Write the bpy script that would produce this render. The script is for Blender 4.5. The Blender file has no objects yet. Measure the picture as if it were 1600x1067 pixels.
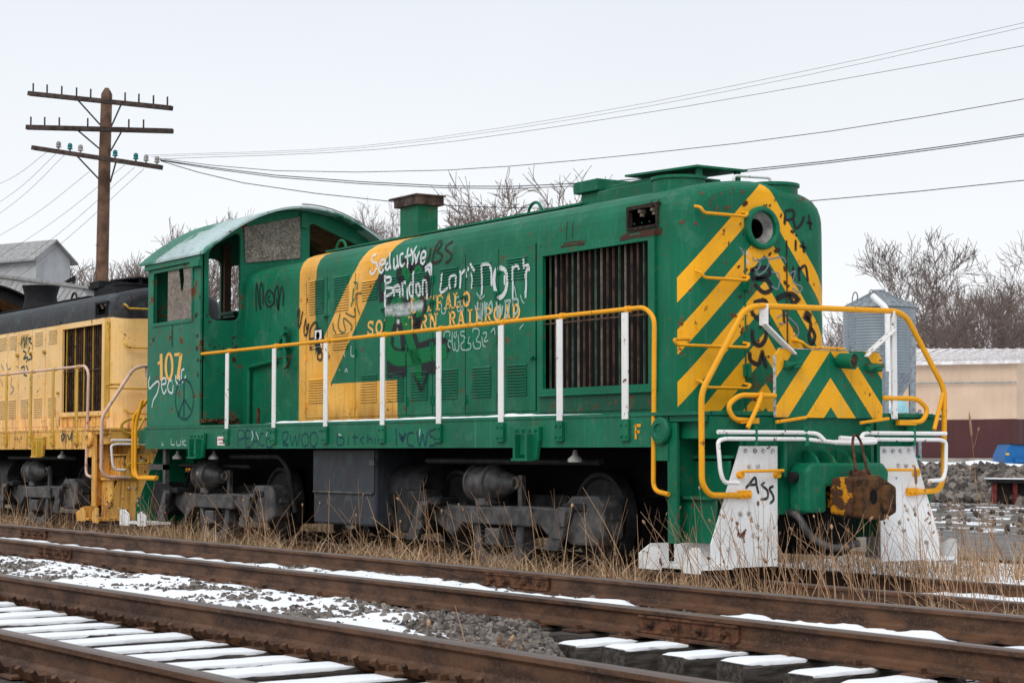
import bpy, math, random
from mathutils import Vector, Matrix, Quaternion
from mathutils.bvhtree import BVHTree
from mathutils.geometry import tessellate_polygon
from mathutils import noise as mnoise
R = math.radians
random.seed(7)
sc = bpy.context.scene
COL = sc.collection

# ------------------------------------------------------------------ camera
CAM = Vector((13.4913, -12.3868, 1.18))
FW = Vector((-0.83579181, 0.54599676, 0.05778917))
RT = Vector((0.54691075, 0.83719092, 0.0))
UP = Vector((0.04838057, -0.03160552, 0.99832881))
cd = bpy.data.cameras.new('camera'); cam = bpy.data.objects.new('camera', cd); COL.objects.link(cam)
cd.sensor_width = 36.0; cd.lens = 2980 / 1600 * 36
cd.clip_start = 0.2; cd.clip_end = 3000
M = Matrix((RT, UP, -FW)).transposed().to_4x4(); M.translation = CAM
cam.matrix_world = M
cd.dof.use_dof = True; cd.dof.focus_distance = 20.0; cd.dof.aperture_fstop = 9.0
sc.camera = cam
# ------------------------------------------------------------------ sky and light (overcast)
w = bpy.data.worlds.new('World'); sc.world = w; w.use_nodes = True
wn = w.node_tree; wn.nodes.clear()
wo = wn.nodes.new('ShaderNodeOutputWorld'); wb = wn.nodes.new('ShaderNodeBackground')
sky = wn.nodes.new('ShaderNodeTexSky'); sky.sky_type = 'NISHITA'; sky.sun_disc = False
sky.sun_elevation = R(38); sky.sun_rotation = R(150); sky.dust_density = 6; sky.air_density = 1.0
mx = wn.nodes.new('ShaderNodeMix'); mx.data_type = 'RGBA'; mx.inputs[0].default_value = 0.94
tc = wn.nodes.new('ShaderNodeTexCoord'); sp = wn.nodes.new('ShaderNodeSeparateXYZ')
wn.links.new(tc.outputs['Generated'], sp.inputs[0])
rp = wn.nodes.new('ShaderNodeValToRGB')           # overcast: a shade brighter and whiter towards the horizon
rp.color_ramp.elements[0].position = 0.0; rp.color_ramp.elements[0].color = (0.92, 0.925, 0.935, 1)
rp.color_ramp.elements[1].position = 0.30; rp.color_ramp.elements[1].color = (0.665, 0.715, 0.77, 1)
wn.links.new(sp.outputs[2], rp.inputs[0])
sc_n = wn.nodes.new('ShaderNodeVectorMath'); sc_n.operation = 'SCALE'; sc_n.inputs[3].default_value = 10.0
cn = wn.nodes.new('ShaderNodeTexNoise'); cn.inputs['Scale'].default_value = 2.2; cn.inputs['Detail'].default_value = 4
cm = wn.nodes.new('ShaderNodeMapRange'); cm.inputs[1].default_value = 0.3; cm.inputs[2].default_value = 0.7; cm.inputs[3].default_value = 0.965; cm.inputs[4].default_value = 1.035
wn.links.new(tc.outputs['Generated'], cn.inputs['Vector']); wn.links.new(cn.outputs['Fac'], cm.inputs[0])
cv = wn.nodes.new('ShaderNodeVectorMath'); cv.operation = 'SCALE'; wn.links.new(rp.outputs[0], cv.inputs[0]); wn.links.new(cm.outputs[0], cv.inputs[3])
wn.links.new(cv.outputs[0], sc_n.inputs[0])
wn.links.new(sky.outputs[0], mx.inputs[6]); wn.links.new(sc_n.outputs[0], mx.inputs[7])
wn.links.new(mx.outputs[2], wb.inputs[0]); wb.inputs[1].default_value = 0.1
wn.links.new(wb.outputs[0], wo.inputs[0])
sd = bpy.data.lights.new('sun', 'SUN'); sd.energy = 1.4; sd.angle = R(40); sd.color = (1, 0.97, 0.93)
sun = bpy.data.objects.new('sun', sd); COL.objects.link(sun)
sundir = Vector((0.35, -0.62, 0.70)).normalized()      # towards the sun
sun.rotation_euler = sundir.to_track_quat('Z', 'Y').to_euler()
sky.sun_elevation = math.asin(sundir.z); sky.sun_rotation = math.atan2(sundir.x, sundir.y)
sc.view_settings.view_transform = 'Standard'; sc.view_settings.look = 'None'
sc.view_settings.exposure = 0.27; sc.view_settings.gamma = 1.0
sc.render.engine = 'CYCLES'
sc.cycles.max_bounces = 5; sc.cycles.diffuse_bounces = 3; sc.cycles.glossy_bounces = 2; sc.cycles.transparent_max_bounces = 12

# ------------------------------------------------------------------ helpers
def cam_point(px, py, depth):
    """point of the place seen at a photo position, a given number of metres ahead"""
    return CAM + (FW + RT * ((px - 800) / 2980) - UP * ((py - 533.5) / 2980)) * depth
ORG = {}
class MB:
    """collects shapes; build() links them as one mesh object"""
    def __init__(s, ox=0.0): s.v = []; s.f = []; s.ox = ox; s.mi = []; s.cur = 0
    def add(s, vs, fs):
        b = len(s.v); s.v += [(p[0] + s.ox, p[1], p[2]) for p in vs]
        s.f += [tuple(i + b for i in f) for f in fs]; s.mi += [s.cur] * len(fs); return s
    def box(s, x0, x1, y0, y1, z0, z1):
        return s.add([(x0,y0,z0),(x1,y0,z0),(x1,y1,z0),(x0,y1,z0),(x0,y0,z1),(x1,y0,z1),(x1,y1,z1),(x0,y1,z1)],
                     [(0,3,2,1),(4,5,6,7),(0,1,5,4),(1,2,6,5),(2,3,7,6),(3,0,4,7)])
    def cbox(s, c, size, rot=None):
        hx, hy, hz = size[0]/2, size[1]/2, size[2]/2; vs = []
        for z in (-hz, hz):
            for x, y in ((-hx,-hy),(hx,-hy),(hx,hy),(-hx,hy)):
                p = Vector((x, y, z))
                if rot: p = rot @ p
                vs.append(p + Vector(c))
        return s.add(vs, [(0,3,2,1),(4,5,6,7),(0,1,5,4),(1,2,6,5),(2,3,7,6),(3,0,4,7)])
    def prism(s, pts, axis, a0, a1):
        n = len(pts)
        def mk(p, a): return {'x': (a, p[0], p[1]), 'y': (p[0], a, p[1]), 'z': (p[0], p[1], a)}[axis]
        vs = [mk(p, a0) for p in pts] + [mk(p, a1) for p in pts]
        return s.add(vs, [tuple(range(n-1, -1, -1)), tuple(range(n, 2*n))] + [(i, (i+1) % n, n + (i+1) % n, n + i) for i in range(n)])
    def holed(s, outer, holes, axis, a0, a1):
        def mk(p, a): return {'x': (a, p[0], p[1]), 'y': (p[0], a, p[1]), 'z': (p[0], p[1], a)}[axis]
        loops = [outer] + holes
        tris = tessellate_polygon([[Vector((p[0], p[1], 0)) for p in l] for l in loops])
        flat = [p for l in loops for p in l]; n = len(flat)
        vs = [mk(p, a0) for p in flat] + [mk(p, a1) for p in flat]
        fs = [tuple(t) for t in tris] + [tuple(i + n for i in reversed(t)) for t in tris]
        b = 0
        for l in loops:
            k = len(l); fs += [(b+i, b+(i+1) % k, n+b+(i+1) % k, n+b+i) for i in range(k)]; b += k
        return s.add(vs, fs)
    def tube(s, pts, r, n=8, cap=True, closed=False):
        pts = [Vector(p) for p in pts]; m = len(pts); vs = []; fs = []
        rr = r if isinstance(r, (list, tuple)) else [r] * m
        t0 = (pts[1] - pts[0]).normalized()
        u = t0.orthogonal().normalized()
        for i, p in enumerate(pts):
            if closed: t = (pts[(i+1) % m] - pts[i-1]).normalized()
            elif i == 0: t = t0
            elif i == m-1: t = (pts[i] - pts[i-1]).normalized()
            else:
                t = ((pts[i] - pts[i-1]).normalized() + (pts[i+1] - pts[i]).normalized())
                t = t.normalized() if t.length > 1e-6 else (pts[i+1]-pts[i]).normalized()
            u = (u - t * u.dot(t)); u = u.normalized() if u.length > 1e-6 else t.orthogonal().normalized()
            v = t.cross(u)
            for k in range(n):
                a = 2 * math.pi * k / n; vs.append(p + (u * math.cos(a) + v * math.sin(a)) * rr[i])
        for i in range(m - (0 if closed else 1)):
            j = (i + 1) % m
            for k in range(n): fs.append((i*n+k, i*n+(k+1) % n, j*n+(k+1) % n, j*n+k))
        if cap and not closed: fs += [tuple(range(n-1, -1, -1)), tuple(range((m-1)*n, m*n))]
        return s.add(vs, fs)
    def cyl(s, p0, p1, r0, r1=None, n=16): return s.tube([p0, p1], [r0, r0 if r1 is None else r1], n)
    def lathe(s, prof, org, axis, n=24, cap=True):
        """prof: (distance along axis, radius)"""
        a = Vector(axis).normalized(); u = a.orthogonal().normalized(); v = a.cross(u); o = Vector(org); vs = []; fs = []
        for d, r in prof:
            for k in range(n):
                t = 2*math.pi*k/n; vs.append(o + a*d + (u*math.cos(t) + v*math.sin(t))*r)
        for i in range(len(prof)-1):
            for k in range(n): fs.append((i*n+k, i*n+(k+1) % n, (i+1)*n+(k+1) % n, (i+1)*n+k))
        if cap: fs += [tuple(range(n-1, -1, -1)), tuple(range((len(prof)-1)*n, len(prof)*n))]
        return s.add(vs, fs)
    def mesh(s, name, mats, org=Vector((0,0,0)), smooth=None):
        me = bpy.data.meshes.new(name)
        me.from_pydata([(p[0]-org[0], p[1]-org[1], p[2]-org[2]) for p in s.v], [], s.f)
        for m in (mats if isinstance(mats, (list, tuple)) else [mats]): me.materials.append(m)
        if any(s.mi): me.polygons.foreach_set('material_index', s.mi)
        if smooth:
            me.shade_smooth(); me.set_sharp_from_angle(angle=R(smooth))
        me.update(); return me
    def build(s, name, mats, parent=None, smooth=None, bevel=0, label=None, fix=False):
        xs = [p[0] for p in s.v]; ys = [p[1] for p in s.v]; zs = [p[2] for p in s.v]
        org = Vector(((min(xs)+max(xs))/2, (min(ys)+max(ys))/2, min(zs)))
        me = s.mesh(name, mats, org, smooth)
        if fix:
            import bmesh
            bm = bmesh.new(); bm.from_mesh(me); bmesh.ops.recalc_face_normals(bm, faces=bm.faces); bm.to_mesh(me); bm.free()
        o = bpy.data.objects.new(name, me); COL.objects.link(o)
        place(o, org, parent)
        if bevel:
            b = o.modifiers.new('bevel', 'BEVEL'); b.width = bevel; b.segments = 2; b.limit_method = 'ANGLE'; b.angle_limit = R(40)
        if label: o['label'] = label
        return o
def place(o, org, parent):
    o.location = Vector(org) - (ORG[parent.name] if parent else Vector((0,0,0)))
    if parent: o.parent = parent
    ORG[o.name] = Vector(org)
def inst(name, me, loc, parent=None, scale=None, rot=None):
    o = bpy.data.objects.new(name, me); COL.objects.link(o); place(o, loc, parent)
    if scale: o.scale = scale
    if rot: o.rotation_euler = rot
    return o
def tag(o, label=None, cat=None, group=None, kind=None):
    if label: o['label'] = label
    if cat: o['category'] = cat
    if group: o['group'] = group
    if kind: o['kind'] = kind
    return o
def thing(name, loc, label, cat, group=None):
    o = bpy.data.objects.new(name, None); COL.objects.link(o); o.empty_display_size = 0.2
    place(o, loc, None); return tag(o, label, cat, group)
def spline(pts, step=0.03, closed=False):
    """Catmull-Rom resampling of 2D or 3D points"""
    P = [Vector(p) for p in pts]
    if len(P) == 2: 
        n = max(2, int((P[1]-P[0]).length/step)); return [P[0].lerp(P[1], i/n) for i in range(n+1)]
    out = []
    for i in range(len(P)-1):
        p0 = P[i-1] if i else P[0]*2-P[1]; p1, p2 = P[i], P[i+1]; p3 = P[i+2] if i+2 < len(P) else P[-1]*2-P[-2]
        n = max(2, int((p2-p1).length/step))
        for k in range(n):
            t = k/n; out.append(0.5*((2*p1)+(p2-p0)*t+(2*p0-5*p1+4*p2-p3)*t*t+(3*p1-p0-3*p2+p3)*t**3))
    return out + [P[-1]]
def fillet(pts, r=0.08, n=5):
    """round the corners of a 3D polyline"""
    P = [Vector(p) for p in pts]; out = [P[0]]
    for i in range(1, len(P)-1):
        a = P[i-1]-P[i]; b = P[i+1]-P[i]; d = min(r, a.length*0.45, b.length*0.45)
        s = P[i]+a.normalized()*d; e = P[i]+b.normalized()*d
        for k in range(n+1):
            t = k/n; out.append(s*(1-t)**2 + P[i]*2*t*(1-t) + e*t*t)
    return out + [P[-1]]

# ------------------------------------------------------------------ materials
class G:
    def __init__(s, name):
        s.m = bpy.data.materials.new(name); s.m.use_nodes = True; s.nt = s.m.node_tree; s.nt.nodes.clear()
        s.out = s.nt.nodes.new('ShaderNodeOutputMaterial'); s.b = s.nt.nodes.new('ShaderNodeBsdfPrincipled')
        s.nt.links.new(s.b.outputs[0], s.out.inputs[0]); s._p = None; s.b.inputs['Specular IOR Level'].default_value = 0.22
    def put(s, sock, v):
        if hasattr(v, 'is_output'): s.nt.links.new(v, sock)
        elif isinstance(v, (tuple, list)): sock.default_value = tuple(v) + ((1,) if len(v) == 3 and len(sock.default_value) == 4 else ())
        else: sock.default_value = v
    def ma(s, op, a, b=0.0, c=0.0, clamp=False):
        n = s.nt.nodes.new('ShaderNodeMath'); n.operation = op; n.use_clamp = clamp
        s.put(n.inputs[0], a); s.put(n.inputs[1], b); s.put(n.inputs[2], c); return n.outputs[0]
    def pos(s):
        if not s._p:
            g = s.nt.nodes.new('ShaderNodeNewGeometry'); x = s.nt.nodes.new('ShaderNodeSeparateXYZ')
            s.nt.links.new(g.outputs['Position'], x.inputs[0]); s._p = (g.outputs['Position'], x.outputs[0], x.outputs[1], x.outputs[2], g)
        return s._p
    def vscale(s, v, k):
        n = s.nt.nodes.new('ShaderNodeVectorMath'); n.operation = 'MULTIPLY'; s.put(n.inputs[0], v); n.inputs[1].default_value = k; return n.outputs[0]
    def noise(s, scale, detail=4, rough=0.55, stretch=None, off=None, dist=0):
        n = s.nt.nodes.new('ShaderNodeTexNoise'); v = s.pos()[0]
        if stretch: v = s.vscale(v, stretch)
        if off:
            a = s.nt.nodes.new('ShaderNodeVectorMath'); a.operation = 'ADD'; s.put(a.inputs[0], v); a.inputs[1].default_value = off; v = a.outputs[0]
        s.nt.links.new(v, n.inputs['Vector']); n.inputs['Scale'].default_value = scale; n.inputs['Detail'].default_value = detail
        n.inputs['Roughness'].default_value = rough; n.inputs['Distortion'].default_value = dist; return n.outputs['Fac']
    def smooth(s, v, a, b):
        n = s.nt.nodes.new('ShaderNodeMapRange'); n.interpolation_type = 'SMOOTHSTEP'; s.put(n.inputs[0], v)
        n.inputs[1].default_value = a; n.inputs[2].default_value = b; return n.outputs[0]
    def rng(s, v, a, b, c, d):
        n = s.nt.nodes.new('ShaderNodeMapRange'); s.put(n.inputs[0], v)
        for i, q in enumerate((a, b, c, d)): n.inputs[i+1].default_value = q
        return n.outputs[0]
    def mix(s, f, a, b, mode='MIX'):
        n = s.nt.nodes.new('ShaderNodeMix'); n.data_type = 'RGBA'; n.blend_type = mode; s.put(n.inputs[0], f); s.put(n.inputs[6], a); s.put(n.inputs[7], b); return n.outputs[2]
    def gray(s, v):
        n = s.nt.nodes.new('ShaderNodeCombineColor'); 
        for i in range(3): s.put(n.inputs[i], v)
        return n.outputs[0]
    def bump(s, h, strength=0.3, dist=0.01):
        n = s.nt.nodes.new('ShaderNodeBump'); s.put(n.inputs['Height'], h); n.inputs['Strength'].default_value = strength; n.inputs['Distance'].default_value = dist
        s.nt.links.new(n.outputs[0], s.b.inputs['Normal'])
    def done(s, col, rough=0.6, metal=0.0, spec=None):
        s.put(s.b.inputs['Base Color'], col); s.put(s.b.inputs['Roughness'], rough); s.put(s.b.inputs['Metallic'], metal)
        if spec is not None: s.b.inputs['Specular IOR Level'].default_value = spec
        return s.m
RUST = (0.075, 0.028, 0.014); RUSTO = (0.22, 0.075, 0.02)
def paint(name, col, rough=0.5, rust=0.5, fade=0.2, streak=0.25, st0=0.55, chip=14, rustcol=RUST, colfn=None, bump=0.12, streakcol=None):
    """weathered gloss paint: fading, run-down dirt, chips to rust"""
    g = G(name); base = colfn(g) if colfn else col
    big = g.noise(1.3, 3); base = g.mix(1.0, base, g.gray(g.rng(big, 0.3, 0.7, 1-fade, 1+fade*0.6)), 'MULTIPLY')
    fine = g.noise(60, 3, 0.6); base = g.mix(1.0, base, g.gray(g.rng(fine, 0.3, 0.7, 0.93, 1.06)), 'MULTIPLY')
    if colfn or fade > 0.19:                          # chalky, sun-bleached patches and faint run marks
        ck = g.smooth(g.noise(3.2, 6, 0.68, off=(5, 2, 7)), 0.52, 0.72); ln = g.smooth(g.noise(9, 4, 0.6, stretch=(2.5, 2.5, 0.12), off=(1, 4, 0)), 0.55, 0.75)
        base = g.mix(g.ma('MULTIPLY', g.ma('MAXIMUM', ck, ln), 0.15), base, (0.20, 0.36, 0.29))
    if streak:
        st = g.noise(5, 5, 0.6, stretch=(3.2, 3.2, 0.22)); st = g.smooth(st, st0, st0+0.2)
        base = g.mix(g.ma('MULTIPLY', st, streak), base, streakcol or (0.05, 0.045, 0.03))
    rf = rough
    if rust:
        n1 = g.noise(chip, 6, 0.62); n2 = g.noise(1.7, 4, 0.6, off=(3, 8, 1))
        th = g.ma('ADD', n1, g.ma('MULTIPLY', n2, 0.5)); ru = g.smooth(th, 0.985 - rust*0.12, 1.005 - rust*0.12)
        rc = g.mix(g.noise(45, 3), rustcol, tuple(min(1, c*2.4) for c in rustcol))
        halo = g.smooth(th, 0.94 - rust*0.12, 1.0 - rust*0.12)
        base = g.mix(g.ma('MULTIPLY', halo, 0.35), base, RUSTO); base = g.mix(ru, base, rc)
        rf = g.rng(ru, 0, 1, rough, 0.9)
    hb = g.ma('ADD', g.ma('MULTIPLY', g.noise(2.2, 2), 3.0), g.noise(9, 4)); g.bump(hb, bump*1.6, 0.02)
    return g.done(base, rf)
def plain(name, col, rough=0.7, var=0.25, scale=8, metal=0.0, bump=0.2, bscale=30, col2=None, spec=None):
    g = G(name); n = g.noise(scale, 5, 0.6)
    c = g.mix(g.smooth(n, 0.35, 0.65), tuple(x*(1-var) for x in col), col2 or tuple(min(1, x*(1+var)) for x in col))
    g.bump(g.noise(bscale, 4), bump, 0.01); return g.done(c, rough, metal, spec)
GREEN = (0.001, 0.136, 0.067); YEL = (0.90, 0.415, 0.010)
def hood_side(g):
    """green with the yellow upright, diagonal and foot bands painted on the hood side"""
    P, x, y, z, _ = g.pos(); L = lambda a, b: g.ma('LESS_THAN', a, b); Gt = lambda a, b: g.ma('GREATER_THAN', a, b)
    A = lambda *v: v[0] if len(v) == 1 else g.ma('MULTIPLY', v[0], A(*v[1:]))
    bandA = A(Gt(x, -9.17), L(x, -8.69))
    left = g.ma('ADD', 2.72 + 8.39*0.97, g.ma('MULTIPLY', x, 0.97)); right = g.ma('ADD', 2.049 + 8.266*1.037, g.ma('MULTIPLY', x, 1.037))
    diag = A(Gt(x, -8.70), L(z, left), Gt(z, right), L(x, -6.2)); foot = A(Gt(x, -8.70), L(x, -6.53), L(z, 2.05))
    m = g.ma('MAXIMUM', bandA, g.ma('MAXIMUM', diag, foot))
    yel = g.mix(g.smooth(g.noise(2.0, 3), 0.4, 0.7), (0.82, 0.43, 0.085), (0.82, 0.38, 0.035))
    low = g.ma('MULTIPLY', g.smooth(z, 1.85, 1.56), g.smooth(g.noise(4, 5, 0.6, stretch=(1, 1, 0.4)), 0.35, 0.65))
    yel = g.mix(g.ma('MULTIPLY', low, 0.7), yel, (0.33, 0.12, 0.012))
    return g.mix(m, GREEN, yel)
def hood_front(g):
    P, x, y, z, _ = g.pos()
    d = g.ma('SUBTRACT', y, 0.05)
    bend = g.ma('MULTIPLY', g.ma('MAXIMUM', g.ma('SUBTRACT', -0.952, x), 0), 0.55)      # length round the rolled corner
    v = g.ma('ADD', g.ma('ADD', z, bend), g.ma('ADD', g.ma('MULTIPLY', g.ma('MAXIMUM', g.ma('MULTIPLY', d, -1), 0), 0.95), g.ma('MULTIPLY', g.ma('MAXIMUM', d, 0), 1.3)))
    f = g.ma('FRACT', g.ma('DIVIDE', g.ma('SUBTRACT', 3.89, v), 0.507)); m = g.ma('LESS_THAN', f, 0.48)
    m = g.ma('MULTIPLY', m, g.ma('MULTIPLY', g.ma('LESS_THAN', v, 3.9), g.ma('GREATER_THAN', x, -1.11)))
    return g.mix(m, GREEN, YEL)
def plate_front(g):
    P, x, y, z, _ = g.pos(); v = g.ma('ADD', z, g.ma('MULTIPLY', g.ma('ABSOLUTE', g.ma('SUBTRACT', y, 0.01)), 1.18))
    f = g.ma('FRACT', g.ma('DIVIDE', g.ma('SUBTRACT', 2.41, v), 0.53)); return g.mix(g.ma('LESS_THAN', f, 0.52), GREEN, YEL)
def yellow_hood(g):
    P, x, y, z, _ = g.pos(); base = g.mix(g.smooth(g.noise(1.1, 3), 0.4, 0.65), (0.89, 0.60, 0.275), (0.88, 0.55, 0.20))
    low = g.ma('MULTIPLY', g.smooth(z, 2.0, 1.5), g.smooth(g.noise(5, 5, 0.65, stretch=(2.4, 2.4, 0.3)), 0.42, 0.7))
    base = g.mix(low, base, (0.34, 0.10, 0.015)); blk = g.mix(g.noise(3, 5, 0.6, stretch=(3, 3, 0.3)), (0.008, 0.009, 0.011), (0.035, 0.038, 0.045))
    lim = g.ma('ADD', 3.36, g.ma('MULTIPLY', g.smooth(x, -15.9, -15.4), g.ma('MULTIPLY', g.ma('ABSOLUTE', y), -0.08)))
    return g.mix(g.ma('GREATER_THAN', z, lim), base, blk)
MT = {}
MT['hood_side'] = paint('green_hood_paint', None, colfn=hood_side, rust=0.50, fade=0.24, streak=0.4)
MT['hood_front'] = paint('chevron_hood_paint', None, colfn=hood_front, rust=0.62, fade=0.15, streak=0.2, chip=9)
MT['plate_front'] = paint('chevron_plate_paint', None, colfn=plate_front, rust=0.45, fade=0.12, chip=18)
MT['green'] = paint('green_paint', GREEN, rust=0.45, fade=0.22)
MT['green_cab'] = paint('green_cab_paint', (0.005, 0.150, 0.080), rust=0.80, fade=0.2, chip=5)
MT['green_sill'] = paint('green_sill_paint', (0.004, 0.140, 0.072), rust=0.4, fade=0.25, streak=0.5)
def roof_fade(g):
    P, x, y, z, _ = g.pos(); n = g.noise(0.9, 5, 0.6, stretch=(1.0, 0.8, 1), off=(2, 0, 0)); n2 = g.noise(9, 5, 0.7)
    c = g.mix(g.smooth(g.ma('ADD', n, g.ma('MULTIPLY', n2, 0.15)), 0.56, 0.62), (0.035, 0.19, 0.125), (0.42, 0.53, 0.53)); return g.mix(g.ma('MULTIPLY', g.smooth(n2, 0.60, 0.66), 0.8), c, (0.05, 0.13, 0.10))
MT['green_rusty'] = paint('rust_streaked_green_paint', (0.006, 0.085, 0.045), rust=1.0, fade=0.3, streak=1.0, chip=10)
MT['green_roof'] = paint('peeling_green_roof_paint', None, colfn=roof_fade, rust=0.5, fade=0.15, rough=0.55)
MT['yellow_rail'] = paint('yellow_rail_paint', (0.82, 0.36, 0.012), rust=0.55, fade=0.1, streak=0, chip=22)
MT['white'] = paint('white_paint', (0.80, 0.80, 0.80), rust=0.62, fade=0.14, streak=0.45, st0=0.58, chip=11, rough=0.5, streakcol=(0.33, 0.19, 0.10))
MT['white_bar'] = paint('white_bar_paint', (0.80, 0.79, 0.78), rust=0.62, fade=0.08, streak=0, chip=16, rough=0.5)
MT['yhood'] = paint('faded_yellow_hood_paint', None, colfn=yellow_hood, rust=0.52, fade=0.1, streak=0.15, streakcol=(0.30, 0.12, 0.03))
MT['ysill'] = paint('rusty_yellow_sill_paint', (0.82, 0.46, 0.11), rust=0.95, fade=0.15, streak=0.85, st0=0.46, streakcol=(0.33, 0.10, 0.018), chip=9)
MT['ydirty'] = paint('dirty_yellow_paint', (0.62, 0.38, 0.05), rust=0.7, fade=0.25, streak=0.4, chip=12)
MT['ypink'] = paint('worn_pinkish_rail_paint', (0.70, 0.48, 0.38), rust=0.8, fade=0.2, streak=0, chip=12, rustcol=(0.30, 0.06, 0.03))
MT['ycoupler'] = paint('worn_yellow_casting', (0.66, 0.29, 0.012), rust=1.45, fade=0.35, chip=11, rustcol=(0.035, 0.016, 0.009), bump=0.4)
MT['ycoupler2'] = paint('rusted_yellow_casting', (0.60, 0.25, 0.012), rust=2.2, fade=0.4, chip=6, rustcol=(0.045, 0.02, 0.011), bump=0.4)
MT['black'] = plain('sooty_black', (0.012, 0.012, 0.014), 0.75)
MT['void'] = plain('painted_dark_interior', (0.005, 0.005, 0.006), 0.95, bump=0)  # near black, paints in the shade inside openings and under the frame
MT['truckgrey'] = plain('grimy_truck_steel', (0.042, 0.042, 0.046), 0.48, var=0.4, scale=7, col2=(0.085, 0.080, 0.078), bump=0.14, bscale=60, spec=0.5)
MT['truckdark'] = plain('dark_grimy_steel', (0.016, 0.016, 0.017), 0.6, var=0.5, bump=0.15)
MT['toolbox'] = paint('blue_grey_box_paint', (0.030, 0.034, 0.044), rust=0.25, fade=0.3, rough=0.45, streak=0.5)
MT['rusty'] = plain('rusty_steel', (0.060, 0.028, 0.018), 0.9, var=0.6, scale=14, col2=(0.135, 0.058, 0.03), bump=0.5)
MT['brownint'] = plain('brown_cab_lining', (0.15, 0.085, 0.062), 0.85, var=0.35, scale=3)
MT['ceil'] = plain('grey_brown_ceiling', (0.30, 0.22, 0.18), 0.85, var=0.4, scale=6)
MT['vane_g'] = plain('vane_dull_green', (0.06, 0.10, 0.06), 0.7, var=0.4); MT['vane_r'] = plain('vane_rust', (0.085, 0.048, 0.032), 0.8, var=0.5); MT['vane_w'] = plain('vane_pale', (0.19, 0.15, 0.12), 0.7, var=0.4)
MT['grey'] = plain('grey_reflector', (0.30, 0.29, 0.28), 0.5, var=0.35)
MT['glasslamp'] = plain('pale_lamp_glass', (0.6, 0.6, 0.55), 0.25)
MT['sticker'] = plain('white_sticker', (0.75, 0.72, 0.72), 0.5, var=0.1); MT['redprint'] = plain('red_print', (0.5, 0.04, 0.04), 0.5, var=0.1)
MT['orange'] = paint('orange_lettering_paint', (0.86, 0.45, 0.105), rust=0.2, fade=0.12, streak=0, rough=0.5)
def plywood():
    g = G('weathered_plywood'); n = g.noise(40, 6, 0.75); n2 = g.noise(6, 5, 0.6)
    c = g.mix(g.smooth(n, 0.38, 0.62), (0.115, 0.09, 0.075), (0.34, 0.295, 0.25)); c = g.mix(1.0, c, g.gray(g.rng(n2, 0.3, 0.7, 0.7, 1.2)), 'MULTIPLY')
    g.bump(n, 0.4, 0.01); return g.done(c, 0.9)
MT['plywood'] = plywood()
def rail_mat():
    g = G('rusty_rail_steel'); P, x, y, z, _ = g.pos(); n = g.noise(3.0, 6, 0.65, stretch=(1, 1, 2.5)); n2 = g.noise(55, 4, 0.7)
    c = g.mix(g.smooth(n, 0.35, 0.65), (0.040, 0.023, 0.017), (0.120, 0.058, 0.031)); c = g.mix(g.smooth(n2, 0.5, 0.72), c, (0.15, 0.074, 0.039))
    g.bump(n2, 0.25, 0.004); return g.done(c, g.rng(n, 0.3, 0.7, 0.75, 0.5))
MT['rail'] = rail_mat()
def railtop_mat():
    g = G('worn_rail_head'); n = g.noise(2.0, 4, 0.6, stretch=(1, 6, 6)); c = g.mix(n, (0.11, 0.075, 0.06), (0.20, 0.165, 0.15)); return g.done(c, 0.42, 0.35)
MT['railtop'] = railtop_mat()
def tie_mat():
    g = G('creosoted_tie_wood'); n = g.noise(8, 6, 0.7, stretch=(3, 0.5, 3)); c = g.mix(g.smooth(n, 0.35, 0.7), (0.024, 0.020, 0.018), (0.105, 0.09, 0.078)); g.bump(n, 0.6, 0.01); return g.done(c, 0.9)
MT['tie'] = tie_mat()
def snow_mat():
    g = G('snow'); n = g.noise(14, 5, 0.6); c = g.mix(n, (0.80, 0.82, 0.86), (0.90, 0.91, 0.93)); g.bump(g.noise(28, 5, 0.65), 0.45, 0.012)
    g.b.inputs['Subsurface Weight'].default_value = 0.0; return g.done(c, 0.75)
MT['snow'] = snow_mat()
def stone_mat():
    g = G('ballast_stone'); oi = g.nt.nodes.new('ShaderNodeNewGeometry').outputs['Random Per Island']
    c = g.mix(oi, (0.055, 0.047, 0.043), (0.25, 0.215, 0.19)); n = g.noise(70, 4, 0.6); c = g.mix(1.0, c, g.gray(g.rng(n, 0.3, 0.7, 0.75, 1.2)), 'MULTIPLY')
    g.bump(n, 0.3, 0.004); return g.done(c, 0.85)
MT['stone'] = stone_mat()
def grass_mat():
    g = G('dry_grass'); oi = g.nt.nodes.new('ShaderNodeNewGeometry').outputs['Random Per Island']
    c = g.mix(oi, (0.19, 0.108, 0.06), (0.68, 0.475, 0.295)); return g.done(c, 0.8, spec=0.2)
MT['grass'] = grass_mat()
def weed_mat():
    g = G('dry_weed_stem'); oi = g.nt.nodes.new('ShaderNodeNewGeometry').outputs['Random Per Island']
    return g.done(g.mix(oi, (0.16, 0.085, 0.05), (0.46, 0.29, 0.17)), 0.85, spec=0.2)
MT['weed'] = weed_mat()
MT['bark'] = plain('grey_brown_bark', (0.115, 0.088, 0.075), 0.9, var=0.3); MT['twig'] = plain('bare_twigs', (0.165, 0.125, 0.108), 0.9, var=0.25)
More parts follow.
